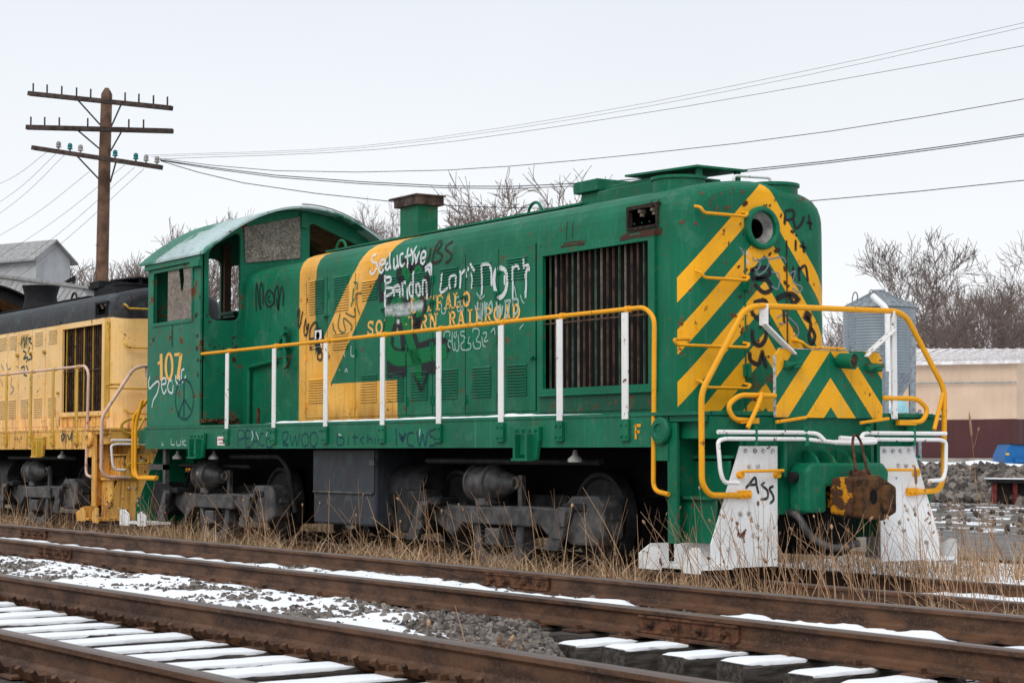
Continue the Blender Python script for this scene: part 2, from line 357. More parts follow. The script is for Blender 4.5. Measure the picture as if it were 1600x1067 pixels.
# ------------------------------------------------------------------ terrain
def sstep(v, a, b):
    t = max(0.0, min(1.0, (v-a)/(b-a))); return t*t*(3-2*t)
TM, TN = math.tan(R(1.15)), math.tan(R(1.5))
def ymid(x): return -4.571 + (x+0.25)*TM
def ynear(x): return -8.58 + (x-3.8)*TN
def height(x, y):
    if y > 20:
        return -0.2 + 0.80*sstep(y, 26.3, 29.6) + 0.16*sstep(y, 31, 40)
    dm = y - ymid(x); dn = y - ynear(x)
    z = -0.16
    z += 0.15*sstep(-y, 1.2, 2.9)                        # rising to the middle track
    z += 0.115*sstep(-dm, 0.75, 1.5)                     # ballast shoulder between the tracks
    z -= 0.10*sstep(-dn, -1.3, -0.75)                    # near track cribs
    pit = sstep(x+(y+6)*1.6, 3.9, 4.5)*sstep(-dm, 0.55, 0.95)*(1-sstep(-dn, -0.9, -0.6))
    z -= 0.24*pit
    z += 0.025*sstep(-dm, 1.0, 1.5)*mnoise.noise(Vector((x*1.6, y*1.6, 8)))+0.03*mnoise.noise(Vector((x*0.5, y*0.5, 0)))+0.015*mnoise.noise(Vector((x*2.1, y*2.1, 3)))
    z -= 0.05*sstep(y, 2.5, 6)
    return z
def axis(lo, hi, step, far):
    a = []; v = lo
    while v < hi: a.append(v); v += step
    s = step; p = hi; up = []
    while p < far: up.append(p); s *= 1.28; p += s
    s = step; p = lo; dn = []
    while p > -far: s *= 1.28; p -= s; dn.append(p)
    return dn[::-1] + a + up + [far]
def ground_mat():
    g = G('dirt_with_thin_snow'); P, x, y, z, _ = g.pos(); n = g.noise(1.4, 6, 0.62); n2 = g.noise(18, 5, 0.7); n3 = g.noise(0.45, 5, 0.6, stretch=(0.6, 1.6, 1))
    dirt = g.mix(g.smooth(n2, 0.35, 0.68), (0.045, 0.036, 0.029), (0.165, 0.135, 0.105)); dirt = g.mix(g.smooth(n, 0.4, 0.7), dirt, (0.20, 0.145, 0.085))
    gray = g.mix(n2, (0.10, 0.094, 0.088), (0.22, 0.20, 0.185)); dirt = g.mix(g.smooth(y, 10, 13), dirt, gray)
    m = g.smooth(g.ma('ADD', g.ma('MULTIPLY', n, 0.55), g.ma('MULTIPLY', n3, 0.75)), 0.665, 0.71)
    m = g.ma('MULTIPLY', m, g.smooth(y, 3.5, 6.0)); far = g.smooth(y, 29, 30.2); m = g.ma('MAXIMUM', m, g.ma('MULTIPLY', far, g.smooth(n2, 0.30, 0.42)))
    g.bump(n2, 0.6, 0.03); return g.done(g.mix(m, dirt, (0.82, 0.83, 0.86)), 0.9)
xs = axis(-16, 11, 0.16, 900); ys = axis(-11, 4, 0.13, 900)
ymids = [v for v in ys if v <= 24]; ys = ymids + [24+0.5*i for i in range(1, 40)] + [v+22 for v in ys if v > 24 and v+22 > 46]
vs = [(x, y, height(x, y)) for y in ys for x in xs]; nx = len(xs)
fs = [(j*nx+i, j*nx+i+1, (j+1)*nx+i+1, (j+1)*nx+i) for j in range(len(ys)-1) for i in range(nx-1)]
g_ = MB(); g_.add(vs, fs); go = g_.build('ground', ground_mat(), smooth=60); tag(go, 'brown dirt ground with thin snow beside the tracks', 'ground', kind='structure')
def asphalt():
    g = G('worn_grey_asphalt'); n = g.noise(2.2, 5, 0.6, stretch=(0.35, 1.4, 1)); n2 = g.noise(40, 4, 0.7)
    c = g.mix(g.smooth(n, 0.35, 0.68), (0.115, 0.112, 0.112), (0.21, 0.205, 0.20)); c = g.mix(1.0, c, g.gray(g.rng(n2, 0.3, 0.7, 0.85, 1.12)), 'MULTIPLY'); c = g.mix(g.smooth(g.noise(0.9, 6, 0.7, stretch=(0.5, 1.6, 1), off=(4, 4, 4)), 0.52, 0.66), c, (0.075, 0.062, 0.05)); g.bump(n2, 0.3, 0.01); return g.done(c, 0.8)
rb = MB()
for k in range(60):
    x0 = -160 + k*4; x1 = x0 + 4
    e = lambda x, s: 0.12*mnoise.noise(Vector((x*0.3, s, 0)))
    zt = -0.155
    rb.add([(x0, 5.7+e(x0, 1), zt), (x1, 5.7+e(x1, 1), zt), (x1, 11.5+e(x1, 9), zt), (x0, 11.5+e(x0, 9), zt)], [(0, 1, 2, 3)])
tag(rb.build('road', asphalt()), 'grey asphalt service road running behind the locomotive', 'road', kind='structure')

# ------------------------------------------------------------------ tracks
RAILP = [(-0.07,0),(0.07,0),(0.07,0.012),(0.022,0.03),(0.009,0.05),(0.009,0.115),(0.018,0.13),(0.035,0.135),(0.035,0.158),(0.027,0.168),
         (-0.027,0.168),(-0.035,0.158),(-0.035,0.135),(-0.018,0.13),(-0.009,0.115),(-0.009,0.05),(-0.022,0.03),(-0.07,0.012)]
def make_tie(seed, L=2.6):
    rnd = random.Random(seed); b = MB(); nx_, ny_ = 3, 14; w_, h_ = 0.23, 0.20
    # chamfered timber with uneven faces
    prof = [(-w_/2, -h_), (w_/2, -h_), (w_/2, -0.018), (w_/2-0.018, 0), (-w_/2+0.018, 0), (-w_/2, -0.018)]
    vs = []; n = len(prof)
    for j in range(ny_+1):
        y = -L/2 + L*j/ny_
        for p in prof: vs.append((p[0]+rnd.uniform(-.006, .006), y+rnd.uniform(-.004, .004), p[1]+rnd.uniform(-.006, .004)))
    fs = [(j*n+k, j*n+(k+1) % n, (j+1)*n+(k+1) % n, (j+1)*n+k) for j in range(ny_) for k in range(n)]
    fs += [tuple(range(n)), tuple(range(ny_*n+n-1, ny_*n-1, -1))]
    b.add(vs, fs); return b.mesh('tie', MT['tie'], smooth=30)
def make_cap(seed, y0, y1, w_=0.215, t=0.032):
    """a rounded, uneven ridge of snow lying along a tie"""
    rnd = random.Random(seed); b = MB(); nj = max(6, int((y1-y0)/0.045)); vs = []
    col = [(-1, -0.006), (-1.0, 0.5), (-0.88, 0.9), (-0.4, 1.0), (0.4, 1.0), (0.88, 0.9), (1.0, 0.5), (1, -0.006)]; n = len(col)
    for j in range(nj+1):
        u = j/nj; y = y0+(y1-y0)*u; e = min(1, math.sqrt(max(0.0, min(u, 1-u))*nj/1.1))
        ww = w_/2*(0.97+0.09*mnoise.noise(Vector((seed*7.1, y*5.0, 0))))*(0.93+0.07*e); cx = 0.012*mnoise.noise(Vector((seed*3.3, y*2.5, 5)))
        tt = t*(0.85+0.5*mnoise.noise(Vector((seed*5.7, y*4.0, 9))))*max(0.12, e)
        for c in col: vs.append((cx+ww*c[0]*(1+0.03*rnd.uniform(-1, 1)), y+rnd.uniform(-.004, .004), tt*c[1] if c[1] > 0 else -0.012))
    fs = [(j*n+k, (j+1)*n+k, (j+1)*n+k+1, j*n+k+1) for j in range(nj) for k in range(n-1)]
    fs += [tuple(range(n-1, -1, -1)), tuple(range(nj*n, nj*n+n))]
    b.add(vs, fs); return b.mesh('snow', MT['snow'], smooth=80)
TIES = [make_tie(i) for i in range(4)]
SPK = MB().box(-0.012,0.012,-0.03,0.015,0,0.03).mesh('spike', MT['rail'])
PLATE = MB().box(-0.09,0.09,-0.16,0.16,0,0.012).mesh('tie_plate', MT['rail'])
def anchor_mesh():
    b = MB(); b.tube(fillet([(0.02,-0.15,0.055),(0.0,-0.115,0.0),(0,-0.02,-0.02),(0,0.10,-0.018),(0,0.13,0.0),(0.02,0.15,0.05)], .04, 3), 0.016, 6); b.cbox((0,-0.085,0.012), (0.03,0.05,0.035)); return b.mesh('rail_anchor', MT['rail'], smooth=50)
ANCH = anchor_mesh()
def track(label, cx, cy, ang, zt, x0, x1, pitch, tx0, tx1, caps, anchors, ties=True):
    t = thing('railway_track', (cx, cy, zt-0.168), label, 'railway track'); t['kind'] = 'structure'
    ca, sa = math.cos(R(ang)), math.sin(R(ang))
    def W(u, v, z): return Vector((cx+u*ca-v*sa, cy+u*sa+v*ca, zt-0.168+z))
    for v in (0.7525, -0.7525):
        b = MB(); n = len(RAILP); us = [x0+(x1-x0)*i/24 for i in range(25)]
        vs = [W(u, v+p[0]+0.006*math.sin(u*0.55+v), p[1]+0.004*math.sin(u*0.9+v*2)) for u in us for p in RAILP]
        for i in range(24):
            for k in range(n):
                b.cur = 1 if k in (8, 9, 10) else 0
                b.f.append((i*n+k, i*n+(k+1) % n, (i+1)*n+(k+1) % n, (i+1)*n+k)); b.mi.append(b.cur)
        b.v += [tuple(p) for p in vs]; b.build('rail', [MT['rail'], MT['railtop']], t, smooth=25)
    k = 0; u = tx0; rnd = random.Random(int(cy*100))
    while u < tx1 and ties:
        p = W(u, rnd.uniform(-.03, .03), -0.012+rnd.uniform(-.008, .004)); ro = (rnd.uniform(-.006, .006), rnd.uniform(-.02, .02), R(ang)+rnd.uniform(-.012, .012))
        ti = inst('tie', TIES[k % 4], p, t, rot=ro)
        for q, cap in caps(u, k):
            so = bpy.data.objects.new('snow', cap); COL.objects.link(so); so.parent = ti; ORG[so.name] = p
        for v in (0.7525, -0.7525):
            inst('tie_plate', PLATE, W(u, v, -0.010), t, rot=(0, 0, R(ang)))
            if anchors:
                for s in (-1, 1):
                    inst('spike', SPK, W(u+s*0.05, v+s*0.085, 0.0), t, rot=(0, 0, R(ang)+(math.pi if s > 0 else 0)))
                    inst('rail_anchor', ANCH, W(u+s*0.135, v, -0.002), t, rot=(0, 0, R(ang)+rnd.uniform(-.08, .08)))
            elif v < 0: inst('spike', SPK, W(u, v-0.085, 0.0), t, rot=(0, 0, R(ang)))
        u += pitch*rnd.uniform(0.94, 1.06); k += 1
    return t, W
CAPN = [make_cap(s, -0.655, 0.655, 0.212, 0.013) for s in range(6)]
CAPM = [make_cap(s+20, -0.63, 0.63, 0.25, 0.035) for s in range(4)]; CAPO = [make_cap(s+40, -1.285, -0.82, 0.225, 0.016) for s in range(4)]
CAPF = [make_cap(s+60, -0.64, -0.1, 0.2, 0.03) for s in range(2)]
trkM, WM = track('rusty middle track with snow between its rails', -0.25, ymid(-0.25), 1.15, 0.22, -70, 40, 0.49, -14, 9,
    lambda u, k: ([(0, CAPM[k % 4])] if u < -3.3 or 6.2 < u else [(0, CAPF[k % 2])] if u > 3.2 else []) + ([(1, CAPO[k % 4])] if u > 4.0 else []), False)
trkN, WN = track('nearest rusty track with rounded snow on every tie', 3.8, ynear(3.8), 1.5, 0.31, -60, 25, 0.462, -7, 5,
    lambda u, k: [(0, CAPN[k % 6])], True)
trkL, WL = track('weed covered track under the green and yellow locomotives', -10, 0, 0, 0.0, -60, 60, 0.52, 5, 14, lambda u, k: [], False)
# joint bars with bolts
BOLT = MB(); BOLT.lathe([(0,0.021),(0.018,0.021),(0.018,0.014),(0.042,0.014)], (0,0,0), (0,-1,0), 6); BOLT = BOLT.mesh('bolt', MT['rail'], smooth=30)
def joint(trk, Wf, u, v, side):
    b = MB(); prof = [(0.008,0.018),(0.045,0.022),(0.05,0.03),(0.030,0.045),(0.028,0.105),(0.040,0.118),(0.038,0.130),(0.008,0.132)]
    n = len(prof); vs = [Wf(u+e, v+side*p[0], p[1]) for e in (-0.46, 0.46) for p in prof]
    b.add(vs, [tuple(range(n)), tuple(range(2*n-1, n-1, -1))] + [(i, (i+1) % n, n+(i+1) % n, n+i) for i in range(n)])
    jb = b.build('joint_bar', MT['rusty'], trk, smooth=25, fix=True)
    for e in (-0.34, -0.12, 0.12, 0.34): inst('bolt', BOLT, Wf(u+e, v+side*0.03, 0.075), jb)
for u, v in ((-10.3, 0.7525), (0.72, 0.7525), (-5.6, -0.7525), (4.72, -0.7525)): joint(trkM, WM, u, v, -1)

# ------------------------------------------------------------------ ballast stones and snow cover
def N(x, y, s, o=0): return mnoise.noise(Vector((x*s, y*s, o)))
def stones(name, label, n, xr, yf, seed, smin, smax, hf, keep=None):
    rnd = random.Random(seed); V = []; F = []
    base = [(1,0,0),(-1,0,0),(0,1,0),(0,-1,0),(0,0,1),(0,0,-1),(.62,.62,.55),(-.62,.6,.5),(.6,-.62,.52),(-.62,-.6,.55)]
    tri = [(0,6,4),(6,2,4),(2,7,4),(7,1,4),(1,9,4),(9,3,4),(3,8,4),(8,0,4),(0,2,6),(2,1,7),(1,3,9),(3,0,8),(0,5,2),(2,5,1),(1,5,3),(3,5,0)]
    for _ in range(n):
        x = rnd.uniform(*xr); y = yf(x, rnd.random())
        if keep and not keep(x, y, rnd): continue
        s = rnd.uniform(smin, smax); a = rnd.uniform(0, 6.28); ca, sa = math.cos(a), math.sin(a); z = hf(x, y)+rnd.uniform(-0.2, 0.75)*s
        q = Quaternion((rnd.gauss(0, 1), rnd.gauss(0, 1), rnd.gauss(0, 1), rnd.gauss(0, 1))).normalized(); sx, sy, sz = s*rnd.uniform(.8, 1.3), s*rnd.uniform(.7, 1.1), s*rnd.uniform(.55, .9); b = len(V)
        for p in base:
            j = rnd.uniform(.82, 1.15); v = q @ Vector((p[0]*sx*j, p[1]*sy*j, p[2]*sz*j)); V.append((x+v.x, y+v.y, z+v.z))
        F += [(t[0]+b, t[1]+b, t[2]+b) for t in tri]
    m = MB(); m.add(V, F); return tag(m.build(name, MT['stone']), label, 'gravel', kind='stuff')
def bc(x, t): a = ymid(x)-0.86; b = ynear(x)+0.80; return a+(b-a)*t
stones('ballast', 'grey crushed stone ballast between the two front tracks', 24000, (-13, 6.5), bc, 3, 0.015, 0.031, height, keep=lambda x, y, r: x+(y+6)*1.6 < 4.4)
stones('bare_ballast', 'heap of bare ballast stones beside the exposed tie ends', 9000, (2.2, 6.5), bc, 13, 0.015, 0.030, lambda x, y: height(x, y)+0.012, keep=lambda x, y, r: 2.75+0.35*N(x, y, 1.3, 3) < x+(y+6)*1.6 < 4.35)
stones('crib_ballast', 'grey ballast stones between the rails of the middle track', 4200, (-6, 5.5), lambda x, t: ymid(x)-0.66+1.3*t, 5, 0.014, 0.026, lambda x, y: height(x, y)+0.03+0.05*sstep(x, -4.5, -3)*(1-sstep(x, 1.5, 2.6)))
stones('near_crib_ballast', 'dark ballast stones between the ties of the nearest track', 2600, (-3, 6), lambda x, t: ynear(x)-1.5+2.4*t, 9, 0.018, 0.032, lambda x, y: height(x, y)+0.005)
def sheet(name, label, x0, x1, y0, y1, res, hf, edge=0.12):
    nx_ = int((x1-x0)/res)+1; ny_ = int((y1-y0)/res)+1; vs = []; below = []
    for j in range(ny_):
        for i in range(nx_):
            x = x0+i*res; y = y0+j*res; z, g = hf(x, y); vs.append((x, y, z)); below.append(z < g-0.02)
    idx = {}; V = []; F = []
    for j in range(ny_-1):
        for i in range(nx_-1):
            q = (j*nx_+i, j*nx_+i+1, (j+1)*nx_+i+1, (j+1)*nx_+i)
            if all(below[k] for k in q): continue
            f = []
            for k in q:
                if k not in idx: idx[k] = len(V); V.append(vs[k])
                f.append(idx[k])
            F.append(tuple(f))
    m = MB(); m.add(V, F); return tag(m.build(name, MT['snow'], smooth=85), label, 'snow', kind='stuff')
def N(x, y, s, o=0): return mnoise.noise(Vector((x*s, y*s, o)))
def sn_bc(x, y):
    g = height(x, y); t = (y-(ymid(x)-0.86))/((ynear(x)+0.8)-(ymid(x)-0.86))
    z = g+0.0205+0.028*N(x, y, 1.1)+0.022*N(x, y, 2.6, 4)+0.018*N(x, y, 9, 7)+0.008*N(x, y, 17, 2)
    xb = x+(y+6)*1.6; z -= 0.06*sstep(xb+1.1*N(x, y, 1.4, 15), 2.3, 3.3)*(1-0.75*sstep(N(x, y, 1.7, 11), 0.1, 0.4)); z -= 0.2*sstep(xb, 4.1, 4.4)
    if t < 0 or t > 1: z -= 0.1
    return z, g-0.01
sheet('ballast_snow', 'patchy white snow lying over the ballast between the front tracks', -13, 6.6, -7.95, -5.2, 0.035, sn_bc)
def sn_mid(x, y):
    d = y-ymid(x); g = height(x, y); mound = sstep(x, -4.2, -3.2)*(1-sstep(x, 2.0, 2.8)); m2 = sstep(x, 3.2, 3.6)*(1-sstep(x, 5.2, 5.6)); m3 = sstep(x, 6.3, 7.0)
    z = g+0.018+0.085*mound+0.07*m2+0.14*m3+0.03*N(x, y, 2.2, 5)+0.024*N(x, y, 6, 6)+0.012*N(x, y, 16, 6)
    z -= 0.05*sstep(abs(d), 0.5, 0.66)
    if abs(d) > 0.68: z -= 0.2
    return z, g
sheet('crib_snow', 'snow drift between the rails of the middle track', -10, 9, -5.4, -3.6, 0.04, sn_mid)
def sn_pit(x, y):
    g = height(x, y); z = g-0.012+0.06*N(x, y, 1.5, 21)+0.02*N(x, y, 8, 3); 
    if y > ymid(x)-0.8 or y < ynear(x)+0.75: z -= 0.3
    return z, g
sheet('hollow_snow', 'snow patches in the hollow beside the exposed tie ends', 3.9, 9.0, -7.9, -5.2, 0.045, sn_pit)
def sn_nc(x, y):
    g = height(x, y); z = g-0.035+0.02*N(x, y, 3, 31)+0.014*N(x, y, 12, 3); d = y-ynear(x)
    if abs(d) > 0.7: z -= 0.25
    return z, g
sheet('near_crib_snow', 'thin snow in the gaps between the nearest ties', -3, 5.5, -9.6, -7.6, 0.05, sn_nc)
def sn_right(x, y):
    g = height(x, y); z = g+0.004+0.05*N(x, y, 0.8, 41)+0.04*N(x, y, 2.4, 4)+0.022*N(x, y, 9, 5)
    z += 0.02*sstep(y, 0, 2.5)-0.08*sstep(-y, 1.5, 2.5)+0.03*sstep(x, 0.3, 1.2)
    if -1.0 < y < 1.0 and x < 0.4: z -= 0.04
    return z, g
sheet('yard_snow', 'broken snow patches on the weedy ground ahead of the locomotive', -4, 10, -2.4, 5.6, 0.07, sn_right)
# ------------------------------------------------------------------ locomotives
DOORS = [-8.96,-8.364,-7.605,-6.867,-6.319,-5.705,-4.977,-4.276,-3.536]
STAN = [-10.15,-8.72,-7.29,-5.87,-4.6,-3.33,-2.245,-1.146]
PROF = [(0.95,1.55),(0.95,1.85),(0.95,3.27),(0.95,3.42),(0.944,3.55),(0.930,3.61),(0.89,3.69),(0.82,3.752),(0.71,3.795),(0.56,3.832),(0.40,3.86),(0.2,3.885),(0.0,3.895)]
PROF = [(-y, z) for y, z in PROF] + [(y, z) for y, z in PROF[-2::-1]]
def ring(d, hw=0.95, dz=0.0):
    k = (hw-d)/0.95; return [(y*k, 1.55+(z-1.55)*((3.90-d*0.50+dz-1.55)/2.35)) for y, z in PROF]
# shared louver slat: a pressed hood, its underside face painted black as a shaded slot
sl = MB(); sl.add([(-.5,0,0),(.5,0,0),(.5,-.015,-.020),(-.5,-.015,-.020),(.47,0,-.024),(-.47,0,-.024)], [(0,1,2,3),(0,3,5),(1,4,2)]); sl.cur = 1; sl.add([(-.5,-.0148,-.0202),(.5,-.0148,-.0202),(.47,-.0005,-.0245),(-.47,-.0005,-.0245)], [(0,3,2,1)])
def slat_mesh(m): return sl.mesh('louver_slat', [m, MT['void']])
def hinge_mesh(m):
    b = MB(); b.cyl((0,-0.012,-0.05),(0,-0.012,0.05),0.010,n=8); b.box(-0.03,0.03,-0.006,0.002,-0.035,0.035); return b.mesh('hinge', m)
def latch_mesh(m):
    b = MB(); b.box(-0.05,0.05,-0.014,0,-0.012,0.012); b.cyl((0.02,-0.012,0),(0.02,-0.045,0),0.014,n=8); b.cbox((-0.02,-0.03,-0.012),(0.03,0.02,0.05)); return b.mesh('latch', m)
def truck(ox, xc, root):
    t = bpy.data.objects.new('truck', None); COL.objects.link(t); place(t, (ox+xc, 0, 0), root)
    D = MT['truckdark']; Gy = MT['truckgrey']
    for dx in (-1.35, 1.45):
        for s in (-1, 1):
            b = MB(ox); b.lathe([(-0.07,0.06),(-0.06,0.40),(-0.07,0.44),(-0.07,0.50),(0.03,0.485),(0.05,0.47),(0.055,0.43),(0.02,0.40),(0.015,0.16),(0.05,0.12),(0.07,0.11),(0.07,0.02)], (xc+dx,0.78*s,0.5), (0,s,0), 32)
            b.build('wheel', MT['rusty'] if False else D, t, smooth=30)
        MB(ox).cyl((xc+dx,-1.0,0.5),(xc+dx,1.0,0.5),0.085).build('axle', D, t, smooth=40)
    for s in (-1, 1):
        y0, y1 = (-1.16, -0.99) if s < 0 else (0.99, 1.16)
        b = MB(ox); P = [(-2.0,0.50),(-1.95,0.68),(-1.5,0.70),(-1.15,0.60),(-0.80,0.585),(0.75,0.61),(1.15,0.60),(1.5,0.70),(2.05,0.70),(2.1,0.50),(1.75,0.36),(1.45,0.40),(1.1,0.34),(0.98,0.30),(0.80,0.42),(-0.72,0.38),(-0.92,0.22),(-1.1,0.30),(-1.35,0.40),(-1.7,0.36)]
        b.prism([(xc+p[0], p[1]) for p in P], 'y', y0, y1); b.build('side_frame', Gy, t, bevel=0.025)
        yy = -1.20 if s < 0 else 1.10
        b = MB(ox); b.box(xc-0.66,xc+0.72,yy,yy+0.1,0.39,0.585); b.build('transom_cover', Gy, t, bevel=0.02)
        for dx, w_ in ((1.72, 0.36), (-1.72, 0.34)):
            b = MB(ox); b.prism([(xc+dx-w_,0.30),(xc+dx-w_,0.60),(xc+dx-w_*0.55,0.735),(xc+dx+w_*0.7,0.745),(xc+dx+w_,0.66),(xc+dx+w_,0.32),(xc+dx+w_*0.5,0.24),(xc+dx-w_*0.6,0.24)], 'y', (-1.24 if s < 0 else 0.98), (-0.98 if s < 0 else 1.24)); b.build('journal_box', D if dx < 0 else Gy, t, bevel=0.03)
        # slanted brake hanger plates
        for dx in (-1.34, 1.50):
            e = -0.26 if True else 0
            b = MB(ox); b.prism([(xc+dx-0.12,0.62),(xc+dx+0.12,0.62),(xc+dx+0.12+e,0.17),(xc+dx-0.12+e,0.17)], 'y', (-1.30 if s < 0 else 1.25), (-1.25 if s < 0 else 1.30))
            h = b.build('brake_hanger', Gy, t, bevel=0.008)
            b = MB(ox); b.prism([(xc+dx-0.05,0.58),(xc+dx+0.06,0.58),(xc+dx+0.02,0.42),(xc+dx-0.10,0.42)], 'y', (-1.335 if s < 0 else 1.30), (-1.30 if s < 0 else 1.335)); b.build('hanger_lug', Gy, h, bevel=0.008)
            b = MB(ox); b.prism([(xc+dx-0.20,0.34),(xc+dx+0.02,0.34),(xc+dx-0.02,0.30),(xc+dx-0.23,0.30)], 'y', (-1.325 if s < 0 else 1.30), (-1.30 if s < 0 else 1.325)); b.build('hanger_lug', Gy, h)
            MB(ox).box(xc+dx-0.10,xc+dx+0.30,(-1.26 if s < 0 else 1.0),(-1.0 if s < 0 else 1.26),0.58,0.66).build('hanger_bracket', D, t, bevel=0.015)
        # springs and swing hanger under the transom
        for dx in (-0.32, 0.30):
            b = MB(ox); b.tube([(xc+dx+0.075*math.cos(a*0.9), (-1.07 if s < 0 else 1.07)+0.075*math.sin(a*0.9), 0.12+a*0.0072) for a in range(0, 36)], 0.018, 6); b.build('spring', D, t, smooth=60)
        b = MB(ox); b.prism([(xc-0.50,0.40),(xc-0.36,0.40),(xc-0.30,0.12),(xc-0.16,0.06),(xc+0.16,0.06),(xc+0.30,0.12),(xc+0.38,0.40),(xc+0.52,0.40),(xc+0.46,0.02),(xc+0.30,-0.06),(xc-0.30,-0.06),(xc-0.44,0.02)], 'y', (-1.15 if s < 0 else 0.98), (-0.98 if s < 0 else 1.15)); b.build('spring_hanger', Gy, t, bevel=0.015)
        MB(ox).box(xc-0.16,xc+0.12,(-1.22 if s < 0 else 1.0),(-1.0 if s < 0 else 1.22),0.17,0.36).build('side_bearing', Gy, t, bevel=0.02)
        # brake cylinder on top
        yc = -1.08*(-s if False else 1) if s < 0 else 1.08
        b = MB(ox); b.lathe([(0,0.17),(0.01,0.215),(0.05,0.22),(0.06,0.19),(0.08,0.185),(0.33,0.185),(0.35,0.19),(0.36,0.225),(0.41,0.225),(0.42,0.19),(0.56,0.13),(0.70,0.10),(0.72,0.075),(0.80,0.075)], (xc-0.50,yc,0.84), (1,0,0), 28)
        cylr = b.build('brake_cylinder', Gy, t, smooth=32)
        b = MB(ox)
        for k in range(10):
            a = k*0.628; b.cyl((xc-0.145,yc+0.2*math.cos(a),0.84+0.2*math.sin(a)),(xc-0.085,yc+0.2*math.cos(a),0.84+0.2*math.sin(a)),0.016,n=6)
        b.build('cylinder_bolts', Gy, cylr)['kind'] = 'stuff'
        b = MB(ox); b.tube([(xc+0.30+0.05*math.cos(a), yc-0.03, 0.85+0.055*math.sin(a)) for a in [i*0.5236 for i in range(12)]], 0.018, 6, closed=True); b.build('clevis', MT['vane_w'], cylr, smooth=60)
        MB(ox).box(xc+0.33,xc+0.41,yc-0.02,yc+0.03,0.60,0.93).build('lever', Gy, t)
        MB(ox).box(xc-0.42,xc-0.14,yc-0.10,yc+0.10,0.585,0.68).build('cylinder_seat', Gy, t, bevel=0.02)
    MB(ox).box(xc-0.9,xc+0.9,-0.85,0.85,0.30,0.72).build('bolster', D, t)
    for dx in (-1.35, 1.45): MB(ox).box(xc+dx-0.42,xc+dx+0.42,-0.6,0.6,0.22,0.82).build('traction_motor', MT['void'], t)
    return t
def rail_tube(b, pts, r, fr=0.09): b.tube(fillet(pts, fr), r, 10); return b
